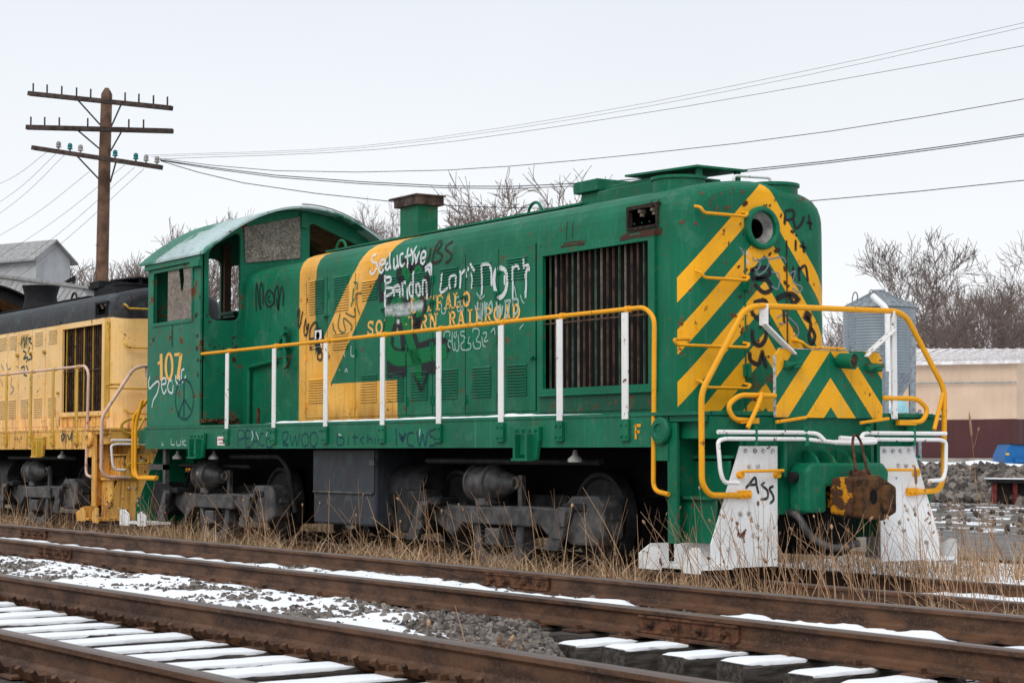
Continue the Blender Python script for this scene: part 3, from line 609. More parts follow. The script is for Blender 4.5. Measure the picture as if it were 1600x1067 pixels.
def loco(ox, S, root):
    g = S['green']
    # frame, deck, sill
    MB(ox).box(-13.0,-0.72,1.47,1.525,1.225,1.52).build('side_sill', S['sill'], root); sill = MB(ox).box(-13.0,-0.72,-1.525,-1.47,1.225,1.52).build('side_sill', S['sill'], root)
    b = MB(ox); b.box(-13.05,-0.04,-1.50,1.50,1.46,1.515); b.box(-13.04,-0.02,-1.535,1.535,1.517,1.548); b.build('deck', S['deck'], root)
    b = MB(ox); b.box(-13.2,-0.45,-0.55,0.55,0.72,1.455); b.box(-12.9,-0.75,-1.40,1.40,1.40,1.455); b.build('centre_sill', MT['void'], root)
    MB(ox).cyl((-8.3,-0.85,0.72),(-5.6,-0.85,0.72),0.33).build('reservoir_or_blocker', MT['truckdark'], root, smooth=40)
    MB(ox).cyl((-8.6,0.95,0.72),(-5.4,0.95,0.72),0.36).build('reservoir_or_blocker', MT['truckdark'], root, smooth=40)
    MB(ox).cyl((-1.75,0.55,0.45),(-0.65,0.75,0.45),0.30).build('reservoir_or_blocker', MT['truckdark'], root, smooth=40)  # added dark drum, blocks the bright road seen under the front end
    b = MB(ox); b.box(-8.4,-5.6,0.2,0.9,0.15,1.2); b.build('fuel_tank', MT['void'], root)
    for pts in ([(-10.6,-1.25,1.12),(-9.1,-1.25,1.12),(-8.95,-1.2,0.95),(-8.95,-1.1,0.4)], [(-5.4,-1.2,1.08),(-2.0,-1.2,1.08)], [(-12.9,-1.0,0.98),(-10.5,-1.0,0.98)]):
        rail_tube(MB(ox), pts, 0.035).build('air_pipe', MT['truckdark'], root, smooth=40)
    # hood shell
    hb = MB(ox); rs = [(-11.06,0.0,0.88,-0.05),(-9.22,0.0,0.88,-0.05),(-9.22,0.0,0.95,0),(-6.3,0,.95,0),(-3.365,0,.95,0),(-1.858,0,.95,0),(-1.505,0,.95,0),(-1.394,0,.95,0),(-1.2,0,.95,0)]
    for k in range(1, 7):
        a = k/6*math.pi/2; rs.append((-1.2+0.25*math.sin(a), 0.25*(1-math.cos(a)), .95, 0))
    n = len(PROF)
    for i in range(len(rs)-1):
        A = [(rs[i][0], *p) for p in ring(*rs[i][1:])]; B = [(rs[i+1][0], *p) for p in ring(*rs[i+1][1:])]
        for k in range(n-1):
            if i in (4, 5) and k == 1: continue                 # radiator opening
            if i in (5, 6) and k in (3, 4): continue            # number lamp opening
            if i == 6 and k == 1: pass
            hb.cur = 1 if rs[i][0] >= -1.3 else 0
            hb.add([A[k], B[k], B[k+1], A[k+1]], [(0,1,2,3)])
    hb.cur = 1; cap = ring(0.25)
    hole = [(0.165*math.cos(-a*math.pi/12), 3.40+0.165*math.sin(-a*math.pi/12)) for a in range(24)]
    lo = [cap] + [hole]; tr = tessellate_polygon([[Vector((p[0], p[1], 0)) for p in l] for l in lo]); fl = cap+hole
    hb.add([(-0.95, *p) for p in fl], [tuple(t) for t in tr])
    hood = hb.build('hood', [S['hood'], S['front']], root, smooth=38)
    b = MB(ox); b.box(-11.0,-1.25,-0.80,0.80,1.5,3.55); b.build('hood_dark_filler', MT['void'], hood)  # black filler box so that the hood interior looks dark
    # hood doors with pressed louvers
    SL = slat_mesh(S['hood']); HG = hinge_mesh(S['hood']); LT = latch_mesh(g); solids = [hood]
    for i in range(8):
        x0, x1 = DOORS[i]+0.008, DOORS[i+1]-0.008; zt = 3.50 if i > 1 else 3.62
        b = MB(ox); b.box(x0, x1, -0.958, -0.945, 1.62, zt if zt < 3.43 else 3.43); d = b.build('hood_door', S['hood'], hood, bevel=0.003); solids.append(d)
        for sx0, sx1, z0, z1 in ((0.0, 0.0, 0, 0),):
            pass
        cx = (x0+x1)/2; wl = 0.40 if i != 3 else 0.42
        sets = [(1.79, 2.14), (3.04, 3.31)] if i > 1 else [(1.79, 2.13), (2.50, 2.64), (2.95, 3.42)]
        if i == 1: sets = [(2.46, 2.70), (2.95, 3.42)]
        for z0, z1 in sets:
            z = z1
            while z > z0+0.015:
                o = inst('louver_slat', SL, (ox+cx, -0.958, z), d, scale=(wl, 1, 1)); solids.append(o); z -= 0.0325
        for z in (1.78, 2.42, 3.2):
            inst('hinge', HG, (ox+x0+0.012, -0.958, z), d)
            if i in (2, 4, 6): inst('hinge', HG, (ox+x1-0.012, -0.958, z), d)
        if i % 2 == 0: inst('latch', LT, (ox+x1, -0.96, 2.93), d); 
        if i > 3: inst('latch', LT, (ox+x1-0.03, -0.96, 2.2 if i == 7 else 2.95), d)
    b = MB(ox)
    for x in DOORS: b.box(x-0.007,x+0.007,-0.9535,-0.944,1.62,3.43)
    b.build('dark_gap_strip', MT['void'], hood)['kind'] = 'stuff'  # black strips painting in the dark of the gaps between doors
    b = MB(ox)
    for x in [-9.0-0.25*k for k in range(8)]+[-6.3,-4.9,-3.45]:
        for z in [1.7+0.13*k for k in range(14)]:
            if x > -8.9 or x in (-9.0, -10.75): b.lathe([(0,0.011),(0.008,0.007)], (x,-0.952 if x > -9.2 else -0.882,z), (0,-1,0), 6)
    for k in range(60): b.lathe([(0,0.010),(0.007,0.006)], (-8.9+k*0.125,-0.945,3.46), (0,-1,0), 6)
    b.build('rivets', S['hood'], hood)['kind'] = 'stuff'
    b = MB(ox); b.box(-9.1,-3.2,-0.60,-0.50,3.838,3.862); b.build('roof_strip', S['top'], hood)
    # radiator shutters
    rb_ = MB(ox); rb_.holed([(-3.46,1.79),(-1.40,1.79),(-1.40,3.36),(-3.46,3.36)], [[(-3.365,1.85),(-3.365,3.27),(-1.505,3.27),(-1.505,1.85)]], 'y', -0.985, -0.944)
    grille = rb_.build('radiator_grille', S['hood'], hood, fix=True); solids.append(grille)
    b = MB(ox); b.box(-3.365,-1.505,-0.84,-0.82,1.85,3.27); b.build('dark_radiator_core', MT['void'], grille)  # black panel painting in the dark behind the vanes
    for k in range(18):
        x = -3.30+k*0.1035; vm = [S['vanes'][0], S['vanes'][1], S['vanes'][1], S['vanes'][2]][(k*7) % 4]
        MB(ox).cbox((x,-0.925,2.56),(0.010,0.020,1.42), Matrix.Rotation(R(random.uniform(-12, 12)), 3, 'Z')).build('vane', vm, grille)
    b = MB(ox); b.box(-3.365,-1.505,-0.962,-0.953,2.535,2.55); b.build('cross_bar', S['vanes'][1], grille)
    b = MB(ox); b.box(-3.44,-1.42,-1.0,-0.95,1.765,1.79); b.build('drip_sill', g, grille, bevel=0.006); b = MB(ox); b.box(-3.44,-1.42,-0.965,-0.945,1.60,1.762); b.build('lower_panel', MT['green_rusty'] if S['detail'] else S['sill'], grille)
    if S.get('sidebeam'): MB(ox).box(-1.40,-1.22,-0.975,-0.94,1.75,3.30).build('corner_strip', S['stan'], grille)
    # number lamp box
    b = MB(ox); b.holed([(-1.885,3.395),(-1.37,3.395),(-1.37,3.64),(-1.885,3.64)], [[(-1.85,3.425),(-1.85,3.605),(-1.405,3.605),(-1.405,3.425)]], 'y', -0.968, -0.915)
    nb = b.build('number_box', S['numbox'], hood, fix=True)
    b = MB(ox); b.box(-1.88,-1.38,-0.80,-0.78,3.38,3.65); b.build('box_back', MT['void'], nb)
    for x in (-1.70, -1.50):
        b = MB(ox); b.lathe([(0,0.045),(0.03,0.05),(0.035,0.028),(0.07,0.028)], (x,-0.90,3.60), (0,0,-1), 12); b.build('lamp_socket', MT['vane_w'], nb, smooth=40)
    # headlight
    b = MB(ox); b.lathe([(-0.01,0.215),(0.035,0.217),(0.055,0.205),(0.06,0.18),(0.05,0.163),(-0.02,0.158)], (-0.95,0,3.40), (1,0,0), 36, cap=False); hl = b.build('headlight', S['front2'], hood, smooth=30)
    b = MB(ox); b.lathe([(0.005,0.162),(-0.02,0.15),(-0.07,0.125),(-0.085,0.10)], (-0.95,0,3.40), (1,0,0), 32, cap=False); b.build('reflector', MT['grey'], hl, smooth=40)
    b = MB(ox); b.lathe([(-0.08,0.102),(-0.30,0.102),(-0.30,0.0)], (-0.95,0,3.40), (1,0,0), 24, cap=False); b.build('lamp_cavity', MT['void'], hl)
    # front door seam, hinges, grab irons
    b = MB(ox); b.box(-0.955,-0.942,-0.215,-0.20,1.58,3.55); b.build('door_seam', g, hood); b = MB(ox); b.box(-0.955,-0.942,0.33,0.342,1.58,3.30); b.build('door_seam', MT['rusty'], hood)
    for z in (2.83, 1.98):
        b = MB(ox); b.box(-0.95,-0.915,-0.24,-0.16,z-0.06,z+0.06); b.cyl((-0.91,-0.19,z-0.07),(-0.91,-0.19,z+0.07),0.02); b.build('front_hinge', g, hood)
    for y0, y1, z in ((-0.83,-0.24,3.49),(-0.83,-0.23,2.86),(-1.17,-0.23,2.20),(-0.82,-0.22,1.80)):
        b = MB(ox); x = -0.86; rail_tube(b, [(-0.95 if y0 > -1 else -1.0,max(y0,-0.88),z+0.07),(x,y0,z+0.05),(x,y0+0.04,z),(x,y1-0.03,z),(x,y1,z+0.035),(-0.95,y1,z+0.05)], 0.016, 0.04); b.build('grab_iron', S['rail'], hood, smooth=50)
    b = MB(ox); rail_tube(b, [(-0.95,0.42,2.30),(-0.84,0.42,2.28),(-0.84,0.52,2.22),(-0.84,1.0,2.22)], 0.018, 0.04); b.build('grab_iron', S['rail'], hood, smooth=50)
    # roof gear
    b = MB(ox); b.box(-3.10,-1.80,-0.45,0.45,3.82,3.98); b.box(-3.08,-2.0,-0.36,0.36,3.98,4.04); rh = b.build('fan_hatch', S['top'], hood, bevel=0.01)
    b = MB(ox); b.box(-3.50,-3.13,-0.38,0.38,3.82,4.0); b.box(-3.58,-3.13,-0.43,0.43,4.0,4.13); b.build('vent_box', S['top'], hood, bevel=0.01)
    b = MB(ox); b.cbox((-2.05,-0.08,4.075),(1.22,0.66,0.022), Matrix.Rotation(R(2.0), 3, 'Y')); ld = b.build('lid', S['top'], rh)
    for x, y in ((-1.52,-0.32),(-1.52,0.18),(-2.5,0.18)): MB(ox).box(x-0.025,x+0.025,y-0.025,y+0.025,3.84,4.065).build('lid_post', S['top'], rh)
    for x, y, z in ((-1.72,-0.42,3.93),(-1.25,0.40,3.865)):
        b = MB(ox); b.lathe([(-0.20,0.27),(0,0.27),(0,0.29),(0.03,0.29),(0.03,0.25),(0.0,0.24)], (x,y,z), (0,0,1), 28); b.build('fan_shroud', S['top'], hood, smooth=30)
    b = MB(ox); rail_tube(b, [(-1.36,0.0,3.86),(-1.36,0.0,3.975),(-1.28,0.42,3.975),(-1.28,0.42,3.84)], 0.016, 0.04); b.build('roof_grab', MT['white_bar'], hood, smooth=50)
    for x, y in ((-9.0,-0.42),(-4.35,-0.42)):
        b = MB(ox); b.tube([(x+0.14*math.cos(a),y,3.86+0.14*math.sin(a)) for a in [math.pi*i/10 for i in range(11)]], 0.018, 8); b.build('lifting_eye', S['top'], hood, smooth=50)
    if S['stack'] == 'box':
        b = MB(ox); b.box(-7.88,-7.42,-0.16,0.14,3.80,4.35); st = b.build('exhaust_stack', S['top'], hood, bevel=0.008)
        b = MB(ox); b.box(-7.95,-7.36,-0.21,0.19,4.33,4.445); b.box(-8.06,-7.34,-0.23,0.21,4.443,4.462); b.build('stack_cap', MT['rusty2'], st)
    else:
        b = MB(ox); b.lathe([(0,0.40),(0.10,0.33),(0.30,0.30),(0.45,0.34),(0.50,0.36),(0.50,0.28)], (-7.3,0,3.85), (0,0,1), 24); b.build('exhaust_stack', MT['black'], hood, smooth=30)
    # pipework beside the cab
    b = MB(ox); rail_tube(b, [(-9.6,-0.93,2.30),(-9.6,-0.95,2.75)], 0.035); rail_tube(b, [(-9.78,-0.95,2.62),(-9.66,-0.97,2.72),(-9.52,-0.97,2.80)], 0.03); rail_tube(b, [(-9.75,-0.95,2.58),(-9.45,-0.95,2.60)], 0.03); b.cyl((-9.64,-0.95,2.70),(-9.64,-0.95,2.86),0.045); b.build('filler_pipe', g, hood, smooth=40)
    b = MB(ox); rail_tube(b, [(-9.6,-0.95,2.30),(-9.4,-1.0,2.32),(-9.32,-1.0,2.44)], 0.014); rail_tube(b, [(-9.95,-0.93,2.43),(-9.4,-0.95,2.46)], 0.01); b.build('drain_pipe', MT['rusty'], hood, smooth=40)
    b = MB(ox); rail_tube(b, [(-10.75,-0.93,1.56),(-10.75,-0.93,2.36),(-9.9,-0.93,2.42)], 0.03, 0.06); b.build('conduit', g, hood, smooth=40)
    MB(ox).cyl((-10.3,-1.0,1.55),(-10.3,-1.0,1.78),0.025).build('pipe_stub', MT['rusty'], hood)
    # cab
    arc = lambda y: 4.66-0.285*y*y
    cab = None
    b = MB(ox)
    for s in (-1, 1):
        ya, yb = (-1.53, -1.48) if s < 0 else (1.48, 1.53)
        b.holed([(-12.95,1.55),(-11.06,1.55),(-11.06,3.98),(-12.95,3.98)], [[(-12.74,3.03),(-12.74,3.81),(-11.35,3.81),(-11.35,3.03)]], 'y', ya, yb)
    def arcwall(x0, x1, holes):
        top = [(1.50-3.0*i/20, arc(1.50-3.0*i/20)-0.02) for i in range(21)]
        b.holed([(-1.50,1.55),(1.50,1.55)]+top, holes, 'x', x0, x1)
    def rr(y0, y1, z0, z1, z0b=None, z1b=None, r=0.1):
        z0b = z0 if z0b is None else z0b; z1b = z1 if z1b is None else z1b
        c = fillet([(0,y0,(z0+z1)/2),(0,y0,z0),(0,y1,z0b),(0,y1,z1b),(0,y0,z1),(0,y0,(z0+z1)/2)], r, 4); return [(p.y, p.z) for p in c[:-1]][::-1]
    winA = rr(-1.41,-0.93,3.02,4.02,z1b=4.30,r=0.12); winB = rr(-0.84,-0.02,3.86,4.33,z1b=4.54,z0b=3.98,r=0.03); winC = rr(0.16,1.02,3.90,4.50,z1b=4.18,r=0.10)
    arcwall(-11.11, -11.06, [winA, winB, winC])
    arcwall(-12.95, -12.90, [rr(-0.80,-0.385,2.95,4.08,r=0.12), rr(-0.22,0.06,3.12,4.0,r=0.08), rr(0.3,1.3,3.0,3.95,r=0.1)])
    cab = b.build('cab', S['cab'], root, fix=True)
    b = MB(ox); b.box(-11.30,-11.06,-1.57,-1.53,1.55,3.98); b.box(-13.0,-12.88,-1.545,-1.48,1.55,3.98) if False else None; 
    vs = []; fs = []; K = 24
    for x in (-13.15, -10.76):
        for i in range(K+1):
            y = -1.60+3.2*i/K; vs += [(x,y,arc(y)+0.02),(x,y,arc(y)-0.012)]
    m_ = (K+1)*2
    for i in range(K):
        a = i*2; fs += [(a,a+2,m_+a+2,m_+a),(a+1,m_+a+1,m_+a+3,a+3),(a,a+1,a+3,a+2),(m_+a,m_+a+2,m_+a+3,m_+a+1)]
    fs += [(0,m_,m_+1,1),(K*2,K*2+1,m_+K*2+1,m_+K*2)]
    b = MB(ox); b.add(vs, fs); b.build('roof', S['roof'], cab, smooth=30)
    b = MB(ox); b.box(-13.14,-10.9,-1.585,-1.535,3.80,3.98) if False else b.box(-13.0,-11.0,-1.575,-1.53,3.84,3.965); b.box(-11.30,-11.0,-1.60,-1.53,3.76,3.84); b.build('eave_beam', S['cab'], cab, bevel=0.006)
    b = MB(ox)
    for i in range(K):
        y0 = -1.47+2.94*i/K; y1 = -1.47+2.94*(i+1)/K; b.add([(-12.9,y0,arc(y0)-0.05),(-11.11,y0,arc(y0)-0.05),(-11.11,y1,arc(y1)-0.05),(-12.9,y1,arc(y1)-0.05)], [(0,1,2,3)])
    for k in range(7): b.box(-12.88+k*0.28,-12.86+k*0.28,-1.2,1.2,4.15,4.19) if False else None
    b.build('ceiling', MT['ceil'], cab)
    if S['detail']:
        b = MB(ox); b.box(-12.74,-12.70,-1.50,-1.49,3.03,3.81); b.box(-12.25,-11.36,-1.515,-1.50,3.03,3.79); b = MB(ox)
        pl = [(-12.24,3.035),(-11.36,3.035),(-11.36,3.80),(-11.70,3.80),(-11.66,3.62),(-11.69,3.50),(-11.74,3.42),(-11.80,3.50),(-11.83,3.62),(-11.87,3.80),(-12.24,3.80)]
        b.prism(pl, 'y', -1.52, -1.505); b.build('window_board', MT['plywood'], cab, label='weathered plywood sheet with a broken notch in the cab side window', fix=True)
        b = MB(ox); b.prism([(-0.86,3.845),(0.0,3.96),(0.0,4.56),(-0.88,4.35)], 'x', -11.052, -11.04); b.build('window_board', MT['plywood'], cab, label='weathered plywood sheet over the cab front window')
        for y in (0.06,): MB(ox).box(-11.06,-11.02,y-0.05,y+0.05,4.40,4.62).build('light_bracket', S['cab'], cab)
        b = MB(ox); b.box(-12.86,-12.82,-0.98,-0.90,1.6,4.2); b.box(-12.88,-12.82,-0.36,-0.26,1.6,4.3); b.build('door_post', MT['brownint'], cab)
        b = MB(ox); b.box(-12.75,-12.35,-0.42,0.1,1.6,3.22); b.box(-12.8,-12.3,-0.46,0.14,3.22,3.26); b.build('control_stand', S['cab'], cab)
        b = MB(ox); b.box(-12.89,-12.87,-1.46,1.46,1.6,2.94); b.box(-12.6,-11.2,1.44,1.47,1.6,3.95); b.box(-12.88,-11.12,-1.47,-1.465,1.6,3.0); b.build('cab_lining', MT['brownint'], cab)
        b = MB(ox); b.cyl((-12.6,-1.2,3.05),(-11.9,-0.6,3.12),0.02); b.build('lever', MT['black'], cab)
        b = MB(ox)
        for zz in (3.03, 3.81): b.box(-12.77,-11.32,-1.545,-1.53,zz-0.025,zz+0.025)
        for xx in (-12.745, -11.335): b.box(xx-0.025,xx+0.025,-1.544,-1.53,3.056,3.784)
        b.build('window_frame', S['cab'], cab)
        b = MB(ox); b.tube([(-10.8, -0.1+1.6*i/10, arc(-0.1+1.6*i/10)+0.05) for i in range(11)], 0.012, 6); b.build('roof_wire', MT['grey'], cab, smooth=60)
        b = MB(ox); b.box(-12.05,-12.03,-1.536,-1.53,2.68,3.02); b.build('door_seam', MT['rusty'], cab)
        b = MB(ox)
        for k in range(26):
            x = random.uniform(-12.9,-11.6); x = -11.06+0.012
            b.cbox((-11.04,-0.98-random.uniform(0,0.5),1.56+random.uniform(0.0,0.07)),(random.uniform(.05,.16),random.uniform(.05,.12),random.uniform(.02,.05)), Matrix.Rotation(random.uniform(0,3),3,'Z'))
        b.build('rust_scale', MT['rusty'], root)['kind'] = 'stuff'
    # side handrail and stanchions
    b = MB(ox); rail_tube(b, [(-11.1,-1.50,2.54),(-0.88,-1.50,2.545),(-0.73,-1.50,2.44),(-0.73,-1.52,0.82),(-0.50,-1.52,0.79)], 0.023, 0.1); b.build('handrail', S['rail'] if S['detail'] else S['rail2'], root, smooth=50)
    for x in STAN:
        st = MB(ox); st.box(x-0.048,x+0.048,-1.545,-1.527,1.49,2.51); so = st.build('stanchion', S['stan'], root, bevel=0.004)
        b = MB(ox); b.lathe([(-0.03,0.034),(0.03,0.034)], (x,-1.50,2.543), (1,0,0), 10); b.build('rail_clamp', S['rail'], so, smooth=40)
        b = MB(ox); b.box(x-0.06,x+0.07,-1.56,-1.528,1.285,1.485); b.build('stanchion_bracket', S['brk'], so, bevel=0.004)
        b = MB(ox)
        for dx in (-0.035, 0.045):
            for z in (1.33, 1.44): b.lathe([(0,0.016),(0.016,0.012)], (x+dx,-1.56,z), (0,-1,0), 6)
        b.build('bracket_bolts', S['brk'], so)['kind'] = 'stuff'
    # sill foot brackets (jacking steps)
    for x in (-2.79, -11.03):
        b = MB(ox); b.prism([(x-0.24,1.44),(x+0.22,1.44),(x+0.22,1.30),(x+0.17,1.10),(x-0.22,1.10),(x-0.24,1.30)], 'y', -1.575, -1.53); fb = b.build('foot_bracket', g, root, bevel=0.008)
        b = MB(ox); b.box(x-0.14,x-0.10,-1.65,-1.575,1.10,1.36); b.box(x+0.08,x+0.12,-1.65,-1.575,1.10,1.36); b.box(x-0.16,x+0.14,-1.66,-1.575,1.09,1.115); b.box(x-0.08,x+0.06,-1.60,-1.576,1.15,1.30); b.build('foot_step', g, fb)
        b = MB(ox)
        for dx in (-0.18,-0.06,0.06,0.17): b.lathe([(0,0.018),(0.02,0.014)], (x+dx,-1.575,1.40), (0,-1,0), 6)
        b.build('bracket_bolts', g, fb)['kind'] = 'stuff'
    b = MB(ox); b.lathe([(0,0.13),(0.03,0.13),(0.05,0.115),(0.055,0.07),(0.04,0.06)], (-0.60,-1.51,1.375), (0,-1,0), 24); b.build('jacking_boss', S['sill'], root, smooth=30)
    b = MB(ox); b.box(-0.72,-0.52,-1.51,-1.44,1.10,1.515); b.build('sill_end', S['sill'], root)
    # lamps under the sill
    for x in (-2.2, -12.15, -10.9):
        b = MB(ox); b.lathe([(0,0.02),(0.05,0.03),(0.09,0.075),(0.12,0.075),(0.125,0.05)], (x,-1.38,1.20), (0,0,-1), 14); b.build('underframe_lamp', MT['grey'], root, smooth=40)
    # tool box
    if S['detail']:
        b = MB(ox); b.box(-8.02,-6.41,-1.32,-0.60,0.29,1.222); tb = b.build('tool_box', MT['toolbox'], root, bevel=0.03)
        b = MB(ox); b.box(-8.0,-6.43,-1.332,-1.32,0.69,1.20); b.build('tool_box_flap', MT['toolbox'], tb)
        b = MB(ox); b.cyl((-7.98,-1.335,0.685),(-6.45,-1.335,0.685),0.014,n=8); b.box(-6.52,-6.40,-1.35,-1.32,1.02,1.08); b.build('tool_box_hinge', MT['truckgrey'], tb)
    for xc in (-4.0, -11.4): truck(ox, xc, root)
    # end platform, steps, pilots
    for fx, sgn in ((0.0, 1), (-13.55, -1)):
        X = lambda u: fx+sgn*u
        def bx(b, u0, u1, *a): b.box(min(X(u0), X(u1)), max(X(u0), X(u1)), *a); return b
        b = MB(ox); bx(b,-0.30,-0.012,-0.66,0.66,0.98,1.515); bx(b,-0.52,-0.02,-1.42,-0.66,1.30,1.51); bx(b,-0.52,-0.02,0.66,1.42,1.30,1.51); bx(b,-0.06,-0.02,-1.05,1.05,0.60,1.28) if sgn > 0 else None; end = b.build('end_sill', S['end'], root, bevel=0.008)
        for y in (-0.58, 0.52, 0.60): bx(MB(ox),-0.01,0.05,y-0.02,y+0.02,0.95,1.49).build('end_rib', S['end'], end)
        for s in (-1, 1):
            Y = lambda v: s*v
            def by(b, u0, u1, v0, v1, z0, z1): return bx(b, u0, u1, min(Y(v0), Y(v1)), max(Y(v0), Y(v1)), z0, z1)
            if sgn < 0 and s < 0 and S['detail']:
                b = MB(ox); by(b,-0.80,0.18,1.60,1.22,0.12,0.155); lt = b.build('foot_tread', MT['white'], root)
                b = MB(ox); b.prism([(X(-0.81),0.10),(X(-0.50),0.10),(X(-0.50),0.31),(X(-0.66),0.31),(X(-0.81),0.24)], 'y', Y(1.60), Y(1.62)); b.build('tread_guard', MT['white'], lt, fix=True)
                b = MB(ox); b.prism([(X(-0.16),0.09),(X(0.19),0.09),(X(0.19),0.325),(X(0.0),0.325),(X(-0.16),0.25)], 'y', Y(1.60), Y(1.622)); b.build('tread_guard', MT['white'], lt, fix=True)
                b = MB(ox); by(b,-1.05,-0.95,1.42,1.36,0.72,1.22); by(b,-1.05,-0.40,1.42,1.36,0.92,1.0); b.build('step_frame', MT['truckgrey'], root)
            if sgn > 0:
                b = MB(ox); by(b,-0.54,-0.51,1.50,0.85,0.34,1.50); by(b,-0.509,-0.40,1.50,1.47,0.34,1.45); by(b,-0.51,-0.02,1.02,0.99,1.14,1.30); by(b,-0.51,-0.02,1.20,1.17,0.76,1.10); by(b,-0.51,-0.02,1.36,1.33,0.35,0.74)
                sw = b.build('step_well', S['end'], root)
                for z, v in ((1.12,1.24),(0.745,1.40)):
                    b = MB(ox); by(b,-0.505,-0.03,v,1.0,z,z+0.03); b.build('step_tread', S['end'], sw)
                du = 0.0 if sgn > 0 else 0.12
                b = MB(ox); by(b,-0.80,0.06+du,1.60,1.22,0.12,0.155); lt = b.build('foot_tread', S['pilot'] if sgn > 0 else MT['white'], sw); b = MB(ox); by(b,-0.78,-0.02,1.24,1.22,0.155,0.34); b.build('tread_back', S['pilot'], sw)
                b = MB(ox); b.prism([(Y(1.64),0.10),(Y(1.30),0.10),(Y(1.30),0.33),(Y(1.50),0.33),(Y(1.64),0.24)], 'x', X(-0.81), X(-0.785)); b.build('tread_guard', S['pilot'], sw, fix=True); b = MB(ox); b.prism([(X(-0.784),0.10),(X(-0.50),0.10),(X(-0.50),0.31),(X(-0.66),0.31),(X(-0.784),0.25)], 'y', Y(1.602), Y(1.622)); b.build('tread_guard', S['pilot'], sw, fix=True); b = MB(ox); b.prism([(X(-0.16),0.09),(X(0.07),0.09),(X(0.07),0.325),(X(-0.02),0.325),(X(-0.16),0.25)], 'y', Y(1.602), Y(1.624)); b.build('tread_guard', S['pilot'], sw, fix=True)
                b = MB(ox)
                for k in range(30): b.box(X(-0.78+k*0.0275)-0.006, X(-0.78+k*0.0275)+0.006, min(Y(1.602),Y(1.612)), max(Y(1.602),Y(1.612)), 0.122, 0.15)
                b.build('tread_teeth', S['pilot'] if sgn > 0 else MT['white'], sw)['kind'] = 'stuff'
            b = MB(ox); b.prism([(Y(1.09),1.235),(Y(0.645),1.235),(Y(0.655),0.13),(Y(1.437),0.13),(Y(1.437),0.35)], 'x', X(0.0), X(0.016)); pp = b.build('pilot_plate', (S['pilot'] if sgn > 0 else S['end']), root, fix=True)
            b = MB(ox)
            for v, z in ((1.03,1.19),(0.92,1.19),(0.82,1.19),(0.71,1.19),(0.99,1.05),(0.89,1.05),(1.10,0.62),(1.0,0.62),(0.90,0.50),(1.25,0.30),(0.95,0.42)): b.lathe([(0,0.022),(0.018,0.018)], (X(0.016),Y(v),z), (sgn,0,0), 8)
            b.build('plate_bolts', MT['boltgrey'] if sgn > 0 else S['end'], pp)['kind'] = 'stuff'
            b = MB(ox); rail_tube(b, [(X(0.016),Y(1.11),0.985),(X(0.09),Y(1.11),1.005),(X(0.09),Y(0.63),1.01),(X(0.016),Y(0.67),0.99)], 0.014, 0.02)
            for v in (1.11, 0.67): b.lathe([(0,0.035),(0.05,0.03)], (X(0.016),Y(v),0.97), (sgn,0,0), 8)
            b.build('plate_grab', S['rail'], pp, smooth=50)
        if sgn < 0:
            b = MB(ox); rail_tube(b, [(X(-0.95),-1.52,0.79),(X(-0.30),-1.54,0.79),(X(-0.20),-1.54,0.90),(X(-0.20),-1.54,1.60),(X(-0.35),-1.5,1.95)], 0.026, 0.09); b.build('step_rail', S['rail'], root, smooth=50)
            b = MB(ox); rail_tube(b, [(X(-0.75),-1.42,0.81),(X(-0.05),-1.48,0.81),(X(0.05),-1.48,0.90),(X(0.05),-1.48,1.70),(X(-0.35),-1.3,2.1)], 0.026, 0.09); b.build('step_rail', S['rail'], root, smooth=50)
            continue
        # front hoop rail, drop plate, levers
        hr = MB(ox); rail_tube(hr, [(0.03,-1.08,0.785),(0.05,-1.48,0.79),(0.05,-1.57,0.90),(0.05,-1.57,1.72),(0.05,-1.07,2.47),(0.05,-0.92,2.525),(0.05,0.86,2.545),(0.05,1.0,2.49),(0.05,1.50,1.80),(0.05,1.47,0.92),(0.05,1.40,0.80),(0.03,1.08,0.79)], 0.028, 0.10); hoop = hr.build('end_handrail', S['rail'] if S['detail'] else S['rail2'], root, smooth=50)
        for s in (-1, 1):
            b = MB(ox); b.box(0.016,0.05,s*1.06-0.07,s*1.06+0.07,0.755,0.83); b.lathe([(0,0.02),(0.03,0.016)],(0.05,s*1.08,0.79),(1,0,0),6); b.lathe([(0,0.02),(0.03,0.016)],(0.05,s*1.02,0.79),(1,0,0),6); b.build('rail_foot', S['rail'], hoop)
            b = MB(ox); rail_tube(b, [(0.08,s*0.88,1.72) if s < 0 else (0.05,1.49,1.78),(0.10,s*0.95,1.60) if s < 0 else (0.06,1.42,1.62),(0.12,s*1.09,1.40) if s < 0 else (0.10,1.30,1.40)], 0.021, 0.05); b.build('lever_arm', S['rail'], root, smooth=50)
            b = MB(ox); rail_tube(b, [(0.03,s*0.68,1.70),(0.05,s*1.13,1.70),(0.05,s*1.27,1.60),(0.05,s*1.20,1.475),(0.03,s*0.93,1.465)], 0.024, 0.09); b.box(0.0,0.06,s*1.0-0.12,s*1.0+0.10,1.44,1.49); b.build('platform_rail', S['rail'], root, smooth=50)
            b = MB(ox); p0 = Vector((0.055,s*0.83,2.53)); p1 = Vector((0.04,s*0.82,2.36)); p2 = Vector((0.03,s*0.46,2.10))
            for a_, c_ in ((p0,p1),(p1,p2)):
                d_ = (c_-a_); b.cbox((a_+c_)/2, (0.02,0.085,d_.length+0.03), d_.to_track_quat('Z','X').to_matrix())
            b.build('rail_brace', MT['white_bar'] if S['detail'] else S['rail2'], root, bevel=0.006)
        if S['detail']: MB(ox).box(0.02,0.05,0.80,0.86,1.5,2.5).build('rail_post', MT['white_bar'], root)
